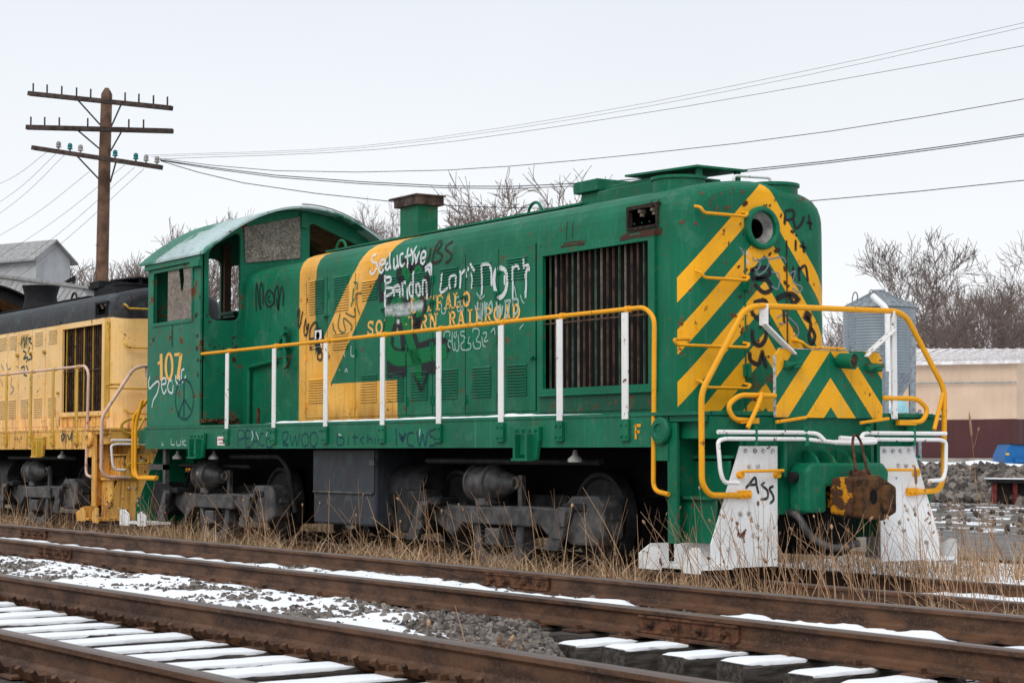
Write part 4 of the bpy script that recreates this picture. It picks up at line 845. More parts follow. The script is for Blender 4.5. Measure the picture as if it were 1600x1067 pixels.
        b = MB(ox); b.prism([(-0.67,1.50),(0.68,1.50),(0.68,2.08),(0.63,2.14),(-0.62,2.14),(-0.67,2.08)], 'x', 0.0, 0.03); dp = b.build('drop_plate', S['plate'], root, bevel=0.004)
        b = MB(ox); b.lathe([(0,0.05),(0.03,0.072),(0.16,0.078),(0.18,0.082),(0.185,0.07),(0.14,0.055)], (0.03,0.10,2.045), Vector((0.93,0.30,-0.05)), 20); pl_ = b.build('plate_lamp', g, dp, smooth=40)
        b = MB(ox); b.lathe([(0.13,0.066),(0.17,0.066)], (0.03,0.10,2.045), Vector((0.93,0.30,-0.05)), 16); b.build('lamp_grille', MT['rusty'], pl_)
        b = MB(ox); b.box(0.0,0.034,-0.678,-0.6705,1.50,2.08); b.box(0.0,0.034,-0.62,0.63,2.1405,2.147); b.build('plate_edge', MT['boltgrey'] if S['detail'] else S['end'], dp)
        for y in (-0.49, 0.55):
            b = MB(ox); b.box(0.03,0.06,y-0.08,y+0.06,1.95,2.03); b.cyl((0.07,y-0.1,1.98),(0.07,y+0.10,2.01),0.025,n=8); b.cyl((0.05,y,1.96),(0.13,y+0.03,1.97),0.02,n=8); b.build('plate_latch', g, dp, smooth=40)
        for y in (-0.55, 0.50): rail_tube(MB(ox), [(0.10,y-0.18,1.455),(0.13,y+0.16,1.50)], 0.016).build('plate_hinge_rod', S['rail'], dp)
        for s, m_w in ((-1, S['lever']), (1, S['lever'])):
            b = MB(ox); rail_tube(b, [(0.12,s*1.44,1.36),(0.12,s*0.42,1.36),(0.17,s*0.28,1.35),(0.20,s*0.22,1.28)], 0.02, 0.05); b.build('uncoupling_lever', m_w, root, smooth=50); b = MB(ox); rail_tube(b, [(0.12,s*1.20,0.90),(0.13,s*1.38,0.905),(0.13,s*1.42,1.0),(0.12,s*1.44,1.28),(0.12,s*1.36,1.30),(0.12,s*0.40,1.30),(0.20,s*0.10,1.27)], 0.02, 0.05); b.build('uncoupling_lever', m_w, root, smooth=50)
            b = MB(ox); rail_tube(b, [(0.12,s*0.40,1.42),(0.12,s*0.38,1.24)], 0.03); b.box(0.0,0.14,s*1.0-0.012,s*1.0+0.012,1.24,1.42); b.build('lever_bracket', g, root)
        b = MB(ox); b.tube(fillet([(0.20,-0.10,1.27),(0.22,0.12,1.265),(0.22,0.40,1.275),(0.20,0.40,1.30),(0.20,0.15,1.30),(0.18,-0.02,1.31)], 0.03), 0.024, 8); b.build('lever_link', S['lever'], root, smooth=50)
        # draft pocket and coupler
        b = MB(ox); b.prism([(-0.50,0.62),(-0.26,0.62),(-0.26,0.86),(0.34,0.86),(0.34,0.66),(0.50,0.66),(0.54,1.0),(0.46,1.08),(-0.44,1.08),(-0.50,1.0)], 'x', 0.0, 0.26); pk = b.build('coupler_pocket', S['end'], root, bevel=0.03, fix=True)
        for y in (-0.30,-0.09,0.12,0.33):
            b = MB(ox); b.prism([(0.0,1.05),(0.22,1.05),(0.16,1.14),(0.05,1.20),(0.0,1.20)], 'y', y-0.018, y+0.018); b.build('pocket_rib', S['end'], pk, bevel=0.006)
        b = MB(ox); b.lathe([(0,0.05),(0.06,0.05)], (0.1,-0.50,0.95), (0,-1,0), 12); b.build('pocket_pin', MT['black'], pk)
        b = MB(ox); b.box(-0.2,0.02,-0.26,0.30,0.60,0.87); b.build('pocket_mouth', MT['void'], pk)
        cp = MB(ox); cp.box(-0.15,0.32,-0.14,0.10,0.66,0.84); cpl = cp.build('coupler', S['coupler'], root, bevel=0.02)
        b = MB(ox); b.prism([(-0.20,0.60),(0.16,0.57),(0.22,0.62),(0.22,0.93),(0.12,0.97),(-0.20,0.94)], 'x', 0.22, 0.50); b.build('coupler_head', MT['ycoupler2'], cpl, bevel=0.03, fix=True); b = MB(ox); b.prism([(-0.17,0.58),(0.12,0.55),(0.28,0.62),(0.28,0.86),(0.08,0.96),(-0.17,0.94)], 'x', 0.497, 0.62); b.build('coupler_face', MT['rustdark'], cpl, bevel=0.025, fix=True); b = MB(ox); b.prism([(-0.02+0.045*math.cos(a*0.5236), 0.77+0.07*math.sin(a*0.5236)) for a in range(12)], 'x', 0.612, 0.623); b.build('coupler_slot', MT['void'], cpl)
        b = MB(ox); b.prism([(0.55,0.10),(0.60,0.20),(0.64,0.20),(0.67,0.12),(0.64,0.08),(0.58,0.07)], 'z', 0.62, 0.88); b.build('knuckle', MT['rustdark'], cpl, bevel=0.03, fix=True)
        b = MB(ox); b.tube(fillet([(0.40,-0.02,0.96),(0.36,-0.03,1.28),(0.34,0.02,1.36),(0.36,0.08,1.28),(0.42,0.10,0.98)], 0.05), 0.013, 6); b.build('lift_link', MT['rusty'], cpl, smooth=50)
        b = MB(ox); b.cyl((0.36,-0.05,0.97),(0.42,0.12,0.97),0.045,n=10); b.build('lock_lift', MT['rusty'], cpl)
        # brake hose
        b = MB(ox); b.tube(spline([(0.0,-0.50,0.62),(0.16,-0.52,0.58),(0.26,-0.45,0.40),(0.34,-0.25,0.30),(0.40,0.0,0.34)], 0.04), 0.035, 8); b.build('brake_hose', MT['truckgrey'], root, smooth=60)
    # front deck lip
    b = MB(ox); b.box(-0.045,-0.005,-1.40,1.40,1.515,1.555); b.build('deck_lip', S['end'], root, bevel=0.004)
    return hood, solids, cab, sill
MT['boltgrey'] = plain('grey_bolt_paint', (0.46, 0.42, 0.38), 0.7, var=0.5, scale=25, col2=(0.62, 0.60, 0.58))
MT['numframe'] = plain('dark_worn_frame', (0.016, 0.015, 0.014), 0.8, var=0.4, scale=20, col2=(0.05, 0.03, 0.02))
MT['rustdark'] = plain('dark_rusty_casting', (0.032, 0.018, 0.012), 0.85, var=0.5, scale=9, col2=(0.11, 0.05, 0.019), bump=0.8)
MT['rusty2'] = plain('brown_stack_cap', (0.075, 0.05, 0.042), 0.8, var=0.5, scale=6)
MT['rusty_sill_y'] = MT['ysill']
SG = dict(green=MT['green'], sill=MT['green_sill'], deck=MT['green_sill'], hood=MT['hood_side'], front=MT['hood_front'], front2=MT['green'], cab=MT['green_cab'], roof=MT['green_roof'], top=MT['green'], end=MT['green'], rail=MT['yellow_rail'], rail2=MT['yellow_rail'], stan=MT['white_bar'], brk=MT['green'], pilot=MT['white'], plate=MT['plate_front'], lever=MT['white_bar'], coupler=MT['ycoupler'], numbox=MT['numframe'], vanes=(MT['vane_g'], MT['vane_r'], MT['vane_w']), stack='box', detail=True)
SY = dict(green=MT['ydirty'], sill=MT['ysill'], deck=MT['ysill'], hood=MT['yhood'], front=MT['yhood'], front2=MT['black'], cab=MT['yhood'], roof=MT['black'], top=MT['black'], end=MT['ysill'], rail=MT['ydirty'], rail2=MT['ypink'], stan=MT['ydirty'], brk=MT['ydirty'], pilot=MT['ysill'], plate=MT['ysill'], lever=MT['white_bar'], coupler=MT['rusty'], numbox=MT['black'], vanes=(MT['ydirty'], MT['vane_r'], MT['vane_r']), stack='flare', detail=False, sidebeam=True)
green = thing('diesel_locomotive', (-6.5, 0, 0), 'green diesel locomotive with yellow chevrons and graffiti on its long hood', 'locomotive')
yellow = thing('diesel_locomotive', (-21.2, 0, 0), 'faded yellow locomotive with a black hood top behind the green one', 'locomotive')
ghood, gsolids, gcab, gsill = loco(0.0, SG, green)
yhood, ysolids, ycab, ysill = loco(-14.7, SY, yellow)
# snow on the walkway edge of the green locomotive
sb = MB(); vs = []; fs = []
for i in range(0, 150):
    x = -9.0+i*0.05; h = 0.012+0.022*max(0, mnoise.noise(Vector((x*1.1, 3, 0))))+0.012*mnoise.noise(Vector((x*6, 1, 0))); h = max(0.0, h)*sstep(x, -9, -8.4)*(1-sstep(x, -2.9, -1.6))
    vs += [(x,-1.525,1.548),(x,-1.51,1.55+h),(x,-1.44,1.55+h*1.2),(x,-1.30,1.549)]
for i in range(149): fs += [(i*4+k, (i+1)*4+k, (i+1)*4+k+1, i*4+k+1) for k in range(3)]
sb.add(vs, fs); tag(sb.build('walkway_snow', MT['snow'], smooth=80), 'thin line of snow along the green walkway edge', 'snow', kind='stuff')
GRAFFITI = [
 ('graffiti_tag','dark shadow of the green spray painted tag','hood','black',1,[
  (0.24,[-6.746,2.223,-6.534,2.209,-6.349,2.202]),
  (0.22,[-5.928,2.213,-5.763,2.21,-5.577,2.215]),
  (0.15,[-6.098,2.812,-6.074,2.738,-6.097,2.642]),
  (0.13,[-5.979,2.987,-5.908,2.898,-5.978,2.805,-6.049,2.664]),
  (0.11,[-6.838,2.632,-6.801,2.717,-6.726,2.813,-6.663,2.859]),
  (0.1,[-6.526,2.789,-6.575,2.717,-6.612,2.633]),
  (0.1,[-6.513,2.788,-6.438,2.66,-6.4,2.535,-6.375,2.411]),
  (0.1,[-6.661,2.573,-6.691,2.5,-6.66,2.424,-6.51,2.374,-6.265,2.37]),
  (0.12,[-6.181,2.61,-6.121,2.522,-6.06,2.422,-5.905,2.42,-5.717,2.442,-5.508,2.456,-5.394,2.415,-5.366,2.342]),
  (0.09,[-6.094,2.083,-6.022,1.996,-5.95,1.91,-5.879,1.992,-5.821,2.086]),
  (0.2,[-6.318,2.997,-6.317,2.936]),
  (0.2,[-6.765,2.99,-6.689,2.947]),
 ]),
 ('graffiti_tag','black spray around the lettering on the hood doors','hood','black',1,[
  (0.16,[-6.918,3.331,-6.925,3.228,-6.901,3.042]),
  (0.12,[-5.82,3.253,-5.812,3.146,-5.826,3.005]),
  (0.1,[-6.2,3.348,-6.144,3.394,-6.03,3.406,-5.918,3.382,-5.876,3.35]),
  (0.14,[-6.504,3.372,-6.459,3.296,-6.401,3.219]),
  (0.12,[-6.374,3.507,-6.345,3.446,-6.2,3.348]),
 ]),
 ('graffiti_tag','bright green spray painted tag on the hood doors','hood','gree',1,[
  (0.17,[-6.588,2.848,-6.713,2.762,-6.762,2.653,-6.774,2.529,-6.748,2.428,-6.672,2.35,-6.535,2.308,-6.313,2.299,-6.095,2.302,-5.905,2.318,-5.67,2.332,-5.462,2.341,-5.394,2.35]),
  (0.15,[-6.39,2.818,-6.316,2.703,-6.266,2.59,-6.193,2.452,-6.119,2.339,-6.047,2.227,-6.01,2.117,-5.986,2.044]),
  (0.13,[-6.639,3.006,-6.589,2.916,-6.538,2.839]),
  (0.14,[-6.099,2.995,-6.027,2.893,-6.002,2.794]),
  (0.12,[-6.515,2.998,-6.415,2.918]),
 ]),
 ('graffiti_tag','green spray above the white lettering','hood','gree',1,[
  (0.13,[-6.388,3.384,-6.329,3.336,-6.257,3.251]),
  (0.09,[-6.115,3.326,-6.073,3.359,-6.016,3.369,-5.946,3.32]),
 ]),
 ('graffiti_word','white spray painted word on the yellow stripe','hood','white',1,[
  (0.055,[-7.11,3.614,-7.179,3.613,-7.209,3.57,-7.163,3.529,-7.071,3.506,-7.051,3.46,-7.1,3.397,-7.161,3.376,-7.208,3.406,-7.215,3.436]),
  (0.055,[-6.995,3.47,-6.859,3.489,-6.852,3.525,-6.935,3.532,-6.995,3.478,-6.987,3.41,-6.926,3.376,-6.874,3.416]),
  (0.055,[-6.777,3.489,-6.829,3.457,-6.822,3.419,-6.762,3.404,-6.74,3.457,-6.756,3.613]),
  (0.055,[-6.74,3.486,-6.717,3.433,-6.688,3.401]),
  (0.055,[-6.637,3.536,-6.636,3.463,-6.607,3.406,-6.562,3.406,-6.541,3.47]),
  (0.055,[-6.564,3.567,-6.541,3.47,-6.504,3.401]),
  (0.055,[-6.41,3.564,-6.476,3.566,-6.49,3.509,-6.475,3.45,-6.417,3.416,-6.366,3.448]),
  (0.055,[-6.331,3.634,-6.309,3.508,-6.287,3.383]),
  (0.055,[-6.374,3.521,-6.216,3.537]),
  (0.055,[-6.259,3.613,-6.187,3.556,-6.131,3.637]),
  (0.055,[-6.187,3.556,-6.173,3.475,-6.179,3.411]),
  (0.055,[-6.145,3.545,-6.109,3.477,-6.087,3.418]),
  (0.055,[-6.017,3.562,-6.073,3.495,-6.087,3.418]),
  (0.055,[-5.982,3.473,-5.891,3.48,-5.884,3.536,-5.947,3.549,-5.989,3.495,-5.974,3.43,-5.918,3.404,-5.883,3.436]),
 ]),
 ('graffiti_word','white spray painted name across the louvers','hood','white',1,[
  (0.09,[-6.836,3.339,-6.835,3.185,-6.833,3.037,-6.832,2.905]),
  (0.06,[-6.836,3.31,-6.694,3.299,-6.694,3.248,-6.835,3.229]),
  (0.06,[-6.835,3.185,-6.649,3.164,-6.641,3.112,-6.834,3.067]),
  (0.06,[-6.605,3.183,-6.597,3.058]),
  (0.06,[-6.605,3.175,-6.473,3.18,-6.458,3.041]),
  (0.06,[-6.575,3.129,-6.473,3.122]),
  (0.06,[-6.401,3.219,-6.393,3.044]),
  (0.06,[-6.379,3.217,-6.314,3.19,-6.277,3]),
  (0.06,[-6.171,3.194,-6.242,3.156,-6.227,3.069,-6.156,3.035,-6.142,3.185,-6.143,3.336]),
  (0.06,[-6.057,3.179,-6.071,3.108,-6.043,3.042,-5.986,3.045,-5.987,3.138,-6.043,3.185]),
  (0.06,[-5.91,3.21,-5.923,3.026]),
  (0.06,[-5.91,3.21,-5.833,3.176,-5.825,2.977]),
  (0.07,[-5.876,3.343,-5.793,3.372,-5.737,3.374,-5.737,3.233]),
  (0.07,[-5.862,3.314,-5.806,3.338,-5.723,3.232]),
 ]),
 ('graffiti_line','soft white sprayed underline below the name','hood','white',2,[
  (0.16,[-6.827,2.9,-6.589,2.906,-6.341,2.901,-5.919,2.908]),
  (0.1,[-6.638,2.857,-6.219,2.844]),
  (0.1,[-6.513,2.776,-6.5,2.725]),
 ]),
 ('graffiti_initials','dark brown sprayed initials on the upper hood side','hood','brown',1,[
  (0.055,[-5.78,3.583,-5.788,3.498,-5.846,3.418]),
  (0.055,[-5.631,3.646,-5.672,3.565,-5.721,3.45,-5.696,3.406,-5.614,3.39,-5.516,3.424,-5.532,3.485,-5.631,3.527,-5.549,3.588,-5.582,3.641,-5.648,3.648]),
  (0.055,[-5.298,3.615,-5.403,3.583,-5.427,3.534,-5.306,3.465,-5.306,3.406,-5.418,3.366]),
  (0.055,[-5.998,3.611,-6.006,3.535]),
  (0.055,[-5.91,3.608,-5.922,3.574]),
 ]),
 ('graffiti_word','white sprayed word over the upper louvers by the radiator','hood','white',1,[
  (0.055,[-5.475,3.261,-5.49,3.153,-5.506,3.036,-5.337,3.074]),
  (0.055,[-5.177,3.212,-5.289,3.196,-5.308,3.122,-5.288,3.054]),
  (0.055,[-5.162,3.211,-5.169,3.112,-5.193,3.064]),
  (0.055,[-5.083,3.255,-5.067,3.187,-5.082,3.048]),
  (0.055,[-5.059,3.211,-4.973,3.246,-4.938,3.161]),
  (0.055,[-4.841,3.211,-4.814,3.135,-4.833,3.03]),
  (0.055,[-4.895,3.281,-4.911,3.233]),
  (0.055,[-4.864,3.32,-4.756,3.221]),
  (0.055,[-4.611,3.282,-4.603,3.103,-4.618,2.941]),
  (0.055,[-4.611,3.282,-4.467,3.275,-4.415,3.202,-4.407,3.031]),
  (0.09,[-4.229,3.219,-4.325,3.194,-4.358,3.084,-4.318,2.953,-4.229,2.89,-4.126,2.947,-4.087,3.08,-4.126,3.179,-4.229,3.219]),
  (0.055,[-4.141,3.132,-4.141,3.02]),
  (0.055,[-3.974,3.222,-3.974,3.055,-3.974,2.841]),
  (0.055,[-3.974,3.182,-3.895,3.216,-3.837,3.171]),
  (0.055,[-3.752,3.283,-3.752,3.164]),
  (0.055,[-3.752,3.196,-3.667,3.197,-3.709,3.114,-3.71,2.988,-3.724,2.848]),
  (0.055,[-3.653,3.188,-3.653,3.133]),
 ]),
 ('graffiti_scrawl','thin pale scratched scrawl near the orange lettering','hood','pale',1,[
  (0.03,[-4.73,2.981,-4.669,2.927,-4.608,2.948]),
  (0.03,[-4.684,2.953,-4.639,2.901,-4.548,2.935]),
  (0.03,[-4.761,2.836,-4.699,2.758]),
  (0.05,[-4.699,2.872,-4.699,2.742,-4.653,2.69,-4.638,2.852]),
  (0.05,[-4.638,2.852,-4.623,2.672,-4.593,2.768,-4.593,2.857]),
  (0.05,[-4.548,2.862,-4.532,2.699,-4.502,2.851]),
  (0.05,[-4.472,2.801,-4.412,2.853,-4.397,2.756,-4.457,2.719]),
  (0.05,[-4.308,2.847,-4.279,2.668,-4.234,2.802,-4.205,2.704,-4.176,2.798]),
  (0.05,[-4.146,2.836,-4.03,2.844,-4.03,2.812]),
  (0.05,[-4.117,2.834,-4.117,2.659,-4.059,2.719,-4.044,2.829]),
  (0.03,[-3.958,2.998,-3.972,2.801]),
  (0.03,[-3.943,2.997,-3.9,2.859]),
  (0.05,[-3.972,2.777,-3.958,2.847,-3.871,2.834,-3.886,2.708,-3.972,2.682]),
  (0.03,[-3.829,2.894,-3.786,2.82,-3.743,2.786]),
  (0.03,[-3.736,2.934,-3.729,2.848]),
  (0.03,[-5.487,2.908,-5.486,2.798,-5.405,2.793,-5.39,2.876]),
  (0.03,[-5.182,2.913,-5.135,2.959,-5.04,2.911,-5.134,2.893]),
  (0.03,[-5.134,2.876,-5.134,2.802,-5.087,2.79,-5.04,2.854]),
  (0.03,[-5.024,2.853,-5.008,2.777]),
  (0.03,[-4.946,2.88,-4.869,2.884]),
 ]),
 ('graffiti_scrawl','thin pale looping letters below the handrail','hood','pale',1,[
  (0.028,[-5.308,2.504,-5.308,2.562,-5.404,2.567,-5.445,2.503]),
  (0.028,[-5.26,2.443,-5.324,2.463,-5.34,2.414,-5.291,2.37]),
  (0.028,[-5.244,2.567,-5.252,2.476,-5.228,2.359,-5.18,2.349]),
  (0.028,[-5.181,2.564,-5.212,2.508,-5.165,2.497,-5.157,2.571]),
  (0.028,[-5.196,2.44,-5.18,2.357,-5.117,2.337,-5.101,2.403,-5.125,2.528]),
  (0.028,[-4.976,2.553,-5.055,2.549,-5.055,2.508,-4.992,2.496,-4.992,2.439,-5.054,2.409,-5.038,2.35,-4.945,2.338,-4.852,2.35,-4.852,2.407,-4.906,2.418,-4.868,2.49]),
  (0.028,[-4.806,2.528,-4.791,2.568,-4.684,2.562,-4.668,2.504,-4.729,2.434,-4.638,2.405,-4.653,2.349,-4.744,2.345,-4.79,2.388,-4.79,2.429]),
  (0.028,[-4.592,2.508,-4.517,2.513,-4.517,2.472,-4.562,2.418,-4.472,2.422]),
  (0.028,[-4.607,2.477,-4.592,2.387,-4.532,2.352]),
  (0.028,[-4.427,2.508,-4.353,2.552,-4.338,2.479]),
  (0.028,[-3.843,2.517,-3.758,2.567]),
 ]),
 ('graffiti_word','black sprayed word beside the cab','hood2','black',1,[
  (0.05,[-10.622,3.122,-10.64,3.324,-10.637,3.525,-10.569,3.382,-10.552,3.256,-10.479,3.151,-10.51,3.315,-10.499,3.515,-10.418,3.434,-10.409,3.209]),
  (0.05,[-10.228,3.408,-10.326,3.34,-10.324,3.228,-10.21,3.171,-10.086,3.225,-10.101,3.337,-10.228,3.408]),
  (0.05,[-10.185,3.318,-10.255,3.311,-10.24,3.247,-10.156,3.242]),
  (0.05,[-10.071,3.187,-10.046,3.37,-9.964,3.438,-9.929,3.276,-9.931,3.104,-9.906,3.275,-9.84,3.417,-9.784,3.327,-9.795,3.145]),
  (0.05,[-9.989,3.28,-9.959,3.118]),
 ]),
 ('graffiti_scrawl','black sprayed scrawl crossing the vertical yellow stripe','hood','black',1,[
  (0.05,[-9.268,2.88,-9.191,3.055,-9.152,3.041,-9.189,2.852,-9.149,2.838,-9.06,3.035]),
  (0.05,[-9.257,3.011,-9.281,2.881]),
  (0.05,[-8.968,2.934,-9.018,2.819,-9.004,2.723,-8.926,2.719,-8.876,2.858,-8.94,2.791,-8.968,2.934]),
  (0.05,[-8.847,2.644,-8.824,2.784,-8.722,2.861,-8.646,2.845,-8.593,2.725,-8.442,2.647]),
  (0.05,[-8.619,2.75,-8.544,2.769,-8.467,2.672]),
  (0.05,[-8.848,2.656,-8.643,2.657,-8.442,2.647]),
  (0.12,[-8.695,2.73,-8.593,2.713,-8.492,2.696]),
  (0.11,[-8.656,2.634,-8.591,2.538,-8.54,2.477]),
  (0.05,[-8.821,2.56,-8.769,2.511]),
  (0.05,[-8.591,2.503,-8.615,2.398,-8.513,2.371,-8.489,2.451,-8.565,2.478]),
 ]),
 ('graffiti_scrawl','thin dark green looping line on the diagonal stripe','hood','teal',1,[
  (0.032,[-8.001,2.947,-8.048,2.789,-7.974,2.704,-7.854,2.709,-7.903,2.826,-7.879,2.871,-7.687,2.769,-7.71,2.702]),
  (0.032,[-8.196,2.831,-8.17,2.749,-8.096,2.688]),
  (0.032,[-7.856,2.938,-7.617,2.878,-7.618,2.991]),
  (0.032,[-7.549,3.168,-7.548,3.021,-7.476,2.892]),
  (0.032,[-7.549,3.168,-7.408,3.158]),
 ]),
 ('graffiti_scrawl','small bright green marks on the diagonal stripe','hood','gree',1,[
  (0.04,[-7.645,3.311,-7.55,3.293,-7.549,3.214]),
  (0.04,[-7.644,3.232,-7.666,3.085,-7.619,3.105]),
  (0.04,[-7.644,3.232,-7.573,3.227]),
  (0.04,[-7.713,3.009,-7.666,3.074]),
 ]),
 ('graffiti_scrawl','pale scratched letters under the handrail on the green door','hood','pale',1,[
  (0.035,[-7.708,2.52,-7.707,2.395,-7.588,2.39,-7.565,2.445]),
  (0.035,[-7.899,2.437,-7.874,2.379]),
  (0.035,[-8.018,2.236,-8.017,2.207]),
  (0.035,[-7.872,2.185,-7.837,2.23,-7.8,2.183]),
 ]),
 ('number_figures','orange painted road number 107 on the cab side','cab','orange',0,[
  (0.1,[-12.434,2.602,-12.423,2.413,-12.415,2.214]),
  (0.09,[-12.557,2.462,-12.474,2.478]),
  (0.085,[-12.02,2.404,-12.022,2.361,-12.031,2.32,-12.046,2.285,-12.067,2.257,-12.092,2.237,-12.119,2.227,-12.148,2.228,-12.176,2.24,-12.202,2.261,-12.224,2.291,-12.241,2.328,-12.253,2.369,-12.257,2.413,-12.255,2.456,-12.246,2.497,-12.23,2.533,-12.21,2.561,-12.185,2.58,-12.157,2.59,-12.128,2.588,-12.1,2.577,-12.075,2.555,-12.052,2.525,-12.035,2.489,-12.024,2.447,-12.02,2.404]),
  (0.085,[-11.951,2.565,-11.724,2.567]),
  (0.1,[-11.713,2.571,-11.766,2.389,-11.831,2.214]),
 ]),
 ('graffiti_word','white sprayed word below the cab number','cab','white',1,[
  (0.05,[-12.833,2.291,-12.889,2.201,-12.857,2.109,-12.712,2.162,-12.567,2.203,-12.494,2.167,-12.563,2.033,-12.706,1.934,-12.761,1.821]),
  (0.05,[-12.407,2.153,-12.251,2.171,-12.267,2.239,-12.381,2.231,-12.407,2.13,-12.318,2.021,-12.22,2.08]),
  (0.05,[-12.026,2.209,-12.138,2.19,-12.178,2.101,-12.106,2.032,-11.993,2.04,-12.026,2.209,-11.996,2.118,-11.954,2.128]),
  (0.05,[-11.902,2.283,-11.886,2.193,-11.801,2.135,-11.747,2.167,-11.778,2.301]),
  (0.05,[-11.587,2.349,-11.682,2.33,-11.693,2.22,-11.637,2.169,-11.53,2.259]),
 ]),
 ('graffiti_symbol','dark teal sprayed peace symbol on the cab side','cab','teal',1,[
  (0.06,[-11.268,1.912,-11.274,1.85,-11.296,1.792,-11.332,1.74,-11.38,1.697,-11.439,1.665,-11.505,1.645,-11.575,1.639,-11.645,1.647,-11.713,1.669,-11.775,1.703,-11.827,1.749,-11.866,1.803,-11.892,1.863,-11.901,1.927,-11.895,1.99,-11.872,2.049,-11.835,2.102,-11.786,2.145,-11.726,2.177,-11.659,2.196,-11.588,2.2,-11.518,2.191,-11.451,2.168,-11.391,2.133,-11.34,2.088,-11.302,2.034,-11.277,1.974,-11.268,1.912]),
  (0.06,[-11.61,2.184,-11.598,1.92,-11.597,1.656]),
  (0.06,[-11.59,1.92,-11.71,1.801,-11.817,1.67]),
  (0.06,[-11.576,1.919,-11.465,1.84,-11.356,1.761]),
 ]),
 ('graffiti_word','dark blue hand written words on the side sill near the cab','sill','blue',1,[
  (0.04,[-9.805,1.246,-9.809,1.457,-9.63,1.455,-9.606,1.379,-9.784,1.342]),
  (0.04,[-9.431,1.453,-9.564,1.454,-9.56,1.255,-9.406,1.255]),
  (0.04,[-9.562,1.359,-9.452,1.359]),
  (0.04,[-9.362,1.254,-9.3,1.452,-9.188,1.254]),
  (0.04,[-9.341,1.32,-9.211,1.32]),
  (0.04,[-9.02,1.412,-9.127,1.413,-9.146,1.282,-8.996,1.263]),
  (0.04,[-8.787,1.447,-8.935,1.449,-8.932,1.253,-8.763,1.253]),
  (0.04,[-8.934,1.356,-8.807,1.355]),
  (0.04,[-8.309,1.261,-8.474,1.335,-8.455,1.426,-8.332,1.425,-8.351,1.352,-8.473,1.28,-8.309,1.261]),
  (0.04,[-8.271,1.406,-8.208,1.261,-8.129,1.387,-8.068,1.26,-7.99,1.422]),
  (0.04,[-7.756,1.331,-7.765,1.296,-7.791,1.268,-7.828,1.253,-7.87,1.253,-7.909,1.268,-7.935,1.297,-7.945,1.332,-7.936,1.367,-7.91,1.395,-7.873,1.41,-7.83,1.41,-7.792,1.394,-7.766,1.366,-7.756,1.331]),
  (0.04,[-7.52,1.333,-7.529,1.295,-7.555,1.264,-7.594,1.247,-7.637,1.247,-7.676,1.264,-7.703,1.295,-7.713,1.334,-7.704,1.373,-7.678,1.404,-7.639,1.42,-7.596,1.42,-7.557,1.403,-7.53,1.372,-7.52,1.333]),
  (0.04,[-7.483,1.436,-7.292,1.443]),
  (0.04,[-7.387,1.435,-7.386,1.346]),
 ]),
 ('graffiti_word','faded dark hand written word on the middle of the side sill','sill','blue',1,[
  (0.035,[-6.992,1.414,-6.991,1.275,-6.844,1.274,-6.844,1.343,-6.973,1.361]),
  (0.035,[-6.717,1.377,-6.716,1.256]),
  (0.035,[-6.555,1.41,-6.554,1.256]),
  (0.035,[-6.627,1.359,-6.465,1.358]),
  (0.035,[-6.324,1.357,-6.412,1.324,-6.333,1.264]),
  (0.035,[-6.236,1.39,-6.235,1.272]),
  (0.035,[-6.235,1.323,-6.148,1.339,-6.13,1.263]),
  (0.035,[-6.062,1.355,-6.061,1.263]),
  (0.035,[-5.992,1.263,-5.986,1.372,-5.907,1.396,-5.889,1.254]),
 ]),
 ('graffiti_word','dark blue initials and heart on the side sill','sill','blue',1,[
  (0.045,[-5.57,1.451,-5.552,1.245]),
  (0.07,[-5.5,1.398,-5.467,1.368,-5.42,1.286]),
  (0.07,[-5.336,1.396,-5.375,1.359,-5.42,1.286]),
  (0.07,[-5.418,1.368,-5.417,1.302]),
  (0.045,[-5.16,1.398,-5.29,1.383,-5.289,1.269,-5.159,1.244]),
  (0.045,[-5.096,1.414,-5.031,1.252,-4.968,1.38,-4.904,1.251,-4.857,1.412]),
  (0.045,[-4.701,1.426,-4.81,1.411,-4.794,1.355,-4.685,1.33,-4.7,1.259,-4.825,1.251]),
 ]),
 ('graffiti_word','pale scratches over the sill writing','sill','pale',1,[
  (0.05,[-9.388,1.462,-9.343,1.396,-9.385,1.321]),
  (0.04,[-9.27,1.452,-9.168,1.338]),
  (0.04,[-8.914,1.449,-8.955,1.374]),
  (0.06,[-8.787,1.447,-8.807,1.355]),
  (0.04,[-5.016,1.445,-5.031,1.349]),
  (0.04,[-6.974,1.396,-6.881,1.378]),
 ]),
 ('graffiti_word','small pale letters on the sill below the cab','sill','pale',1,[
  (0.035,[-12.038,1.37,-12.036,1.287,-11.907,1.287]),
  (0.035,[-11.857,1.348,-11.83,1.277,-11.703,1.286,-11.704,1.347]),
  (0.035,[-11.654,1.367,-11.637,1.266]),
  (0.035,[-11.528,1.346,-11.638,1.306,-11.501,1.265]),
  (0.035,[-12.362,1.34,-12.376,1.278,-12.297,1.288]),
 ]),
 ('graffiti_word','black sprayed words down the right of the front hood','front','black',1,[
  (0.05,[0.324,3.58,0.311,3.448]),
  (0.05,[0.313,3.588,0.428,3.605,0.427,3.526,0.323,3.501]),
  (0.05,[0.427,3.517,0.461,3.431,0.531,3.471,0.579,3.563]),
  (0.05,[0.638,3.584,0.659,3.417]),
  (0.05,[0.602,3.493,0.695,3.491]),
  (0.05,[0.46,3.317,0.454,3.193]),
  (0.05,[0.463,3.364,0.472,3.349]),
  (0.05,[0.553,3.314,0.568,3.182]),
  (0.05,[0.506,3.258,0.61,3.229]),
  (0.05,[0.422,3.042,0.425,2.902]),
  (0.05,[0.496,3.046,0.501,2.888]),
  (0.05,[0.503,3.011,0.585,3.051,0.618,2.894]),
  (0.05,[0.391,3.4,0.414,3.384]),
 ]),
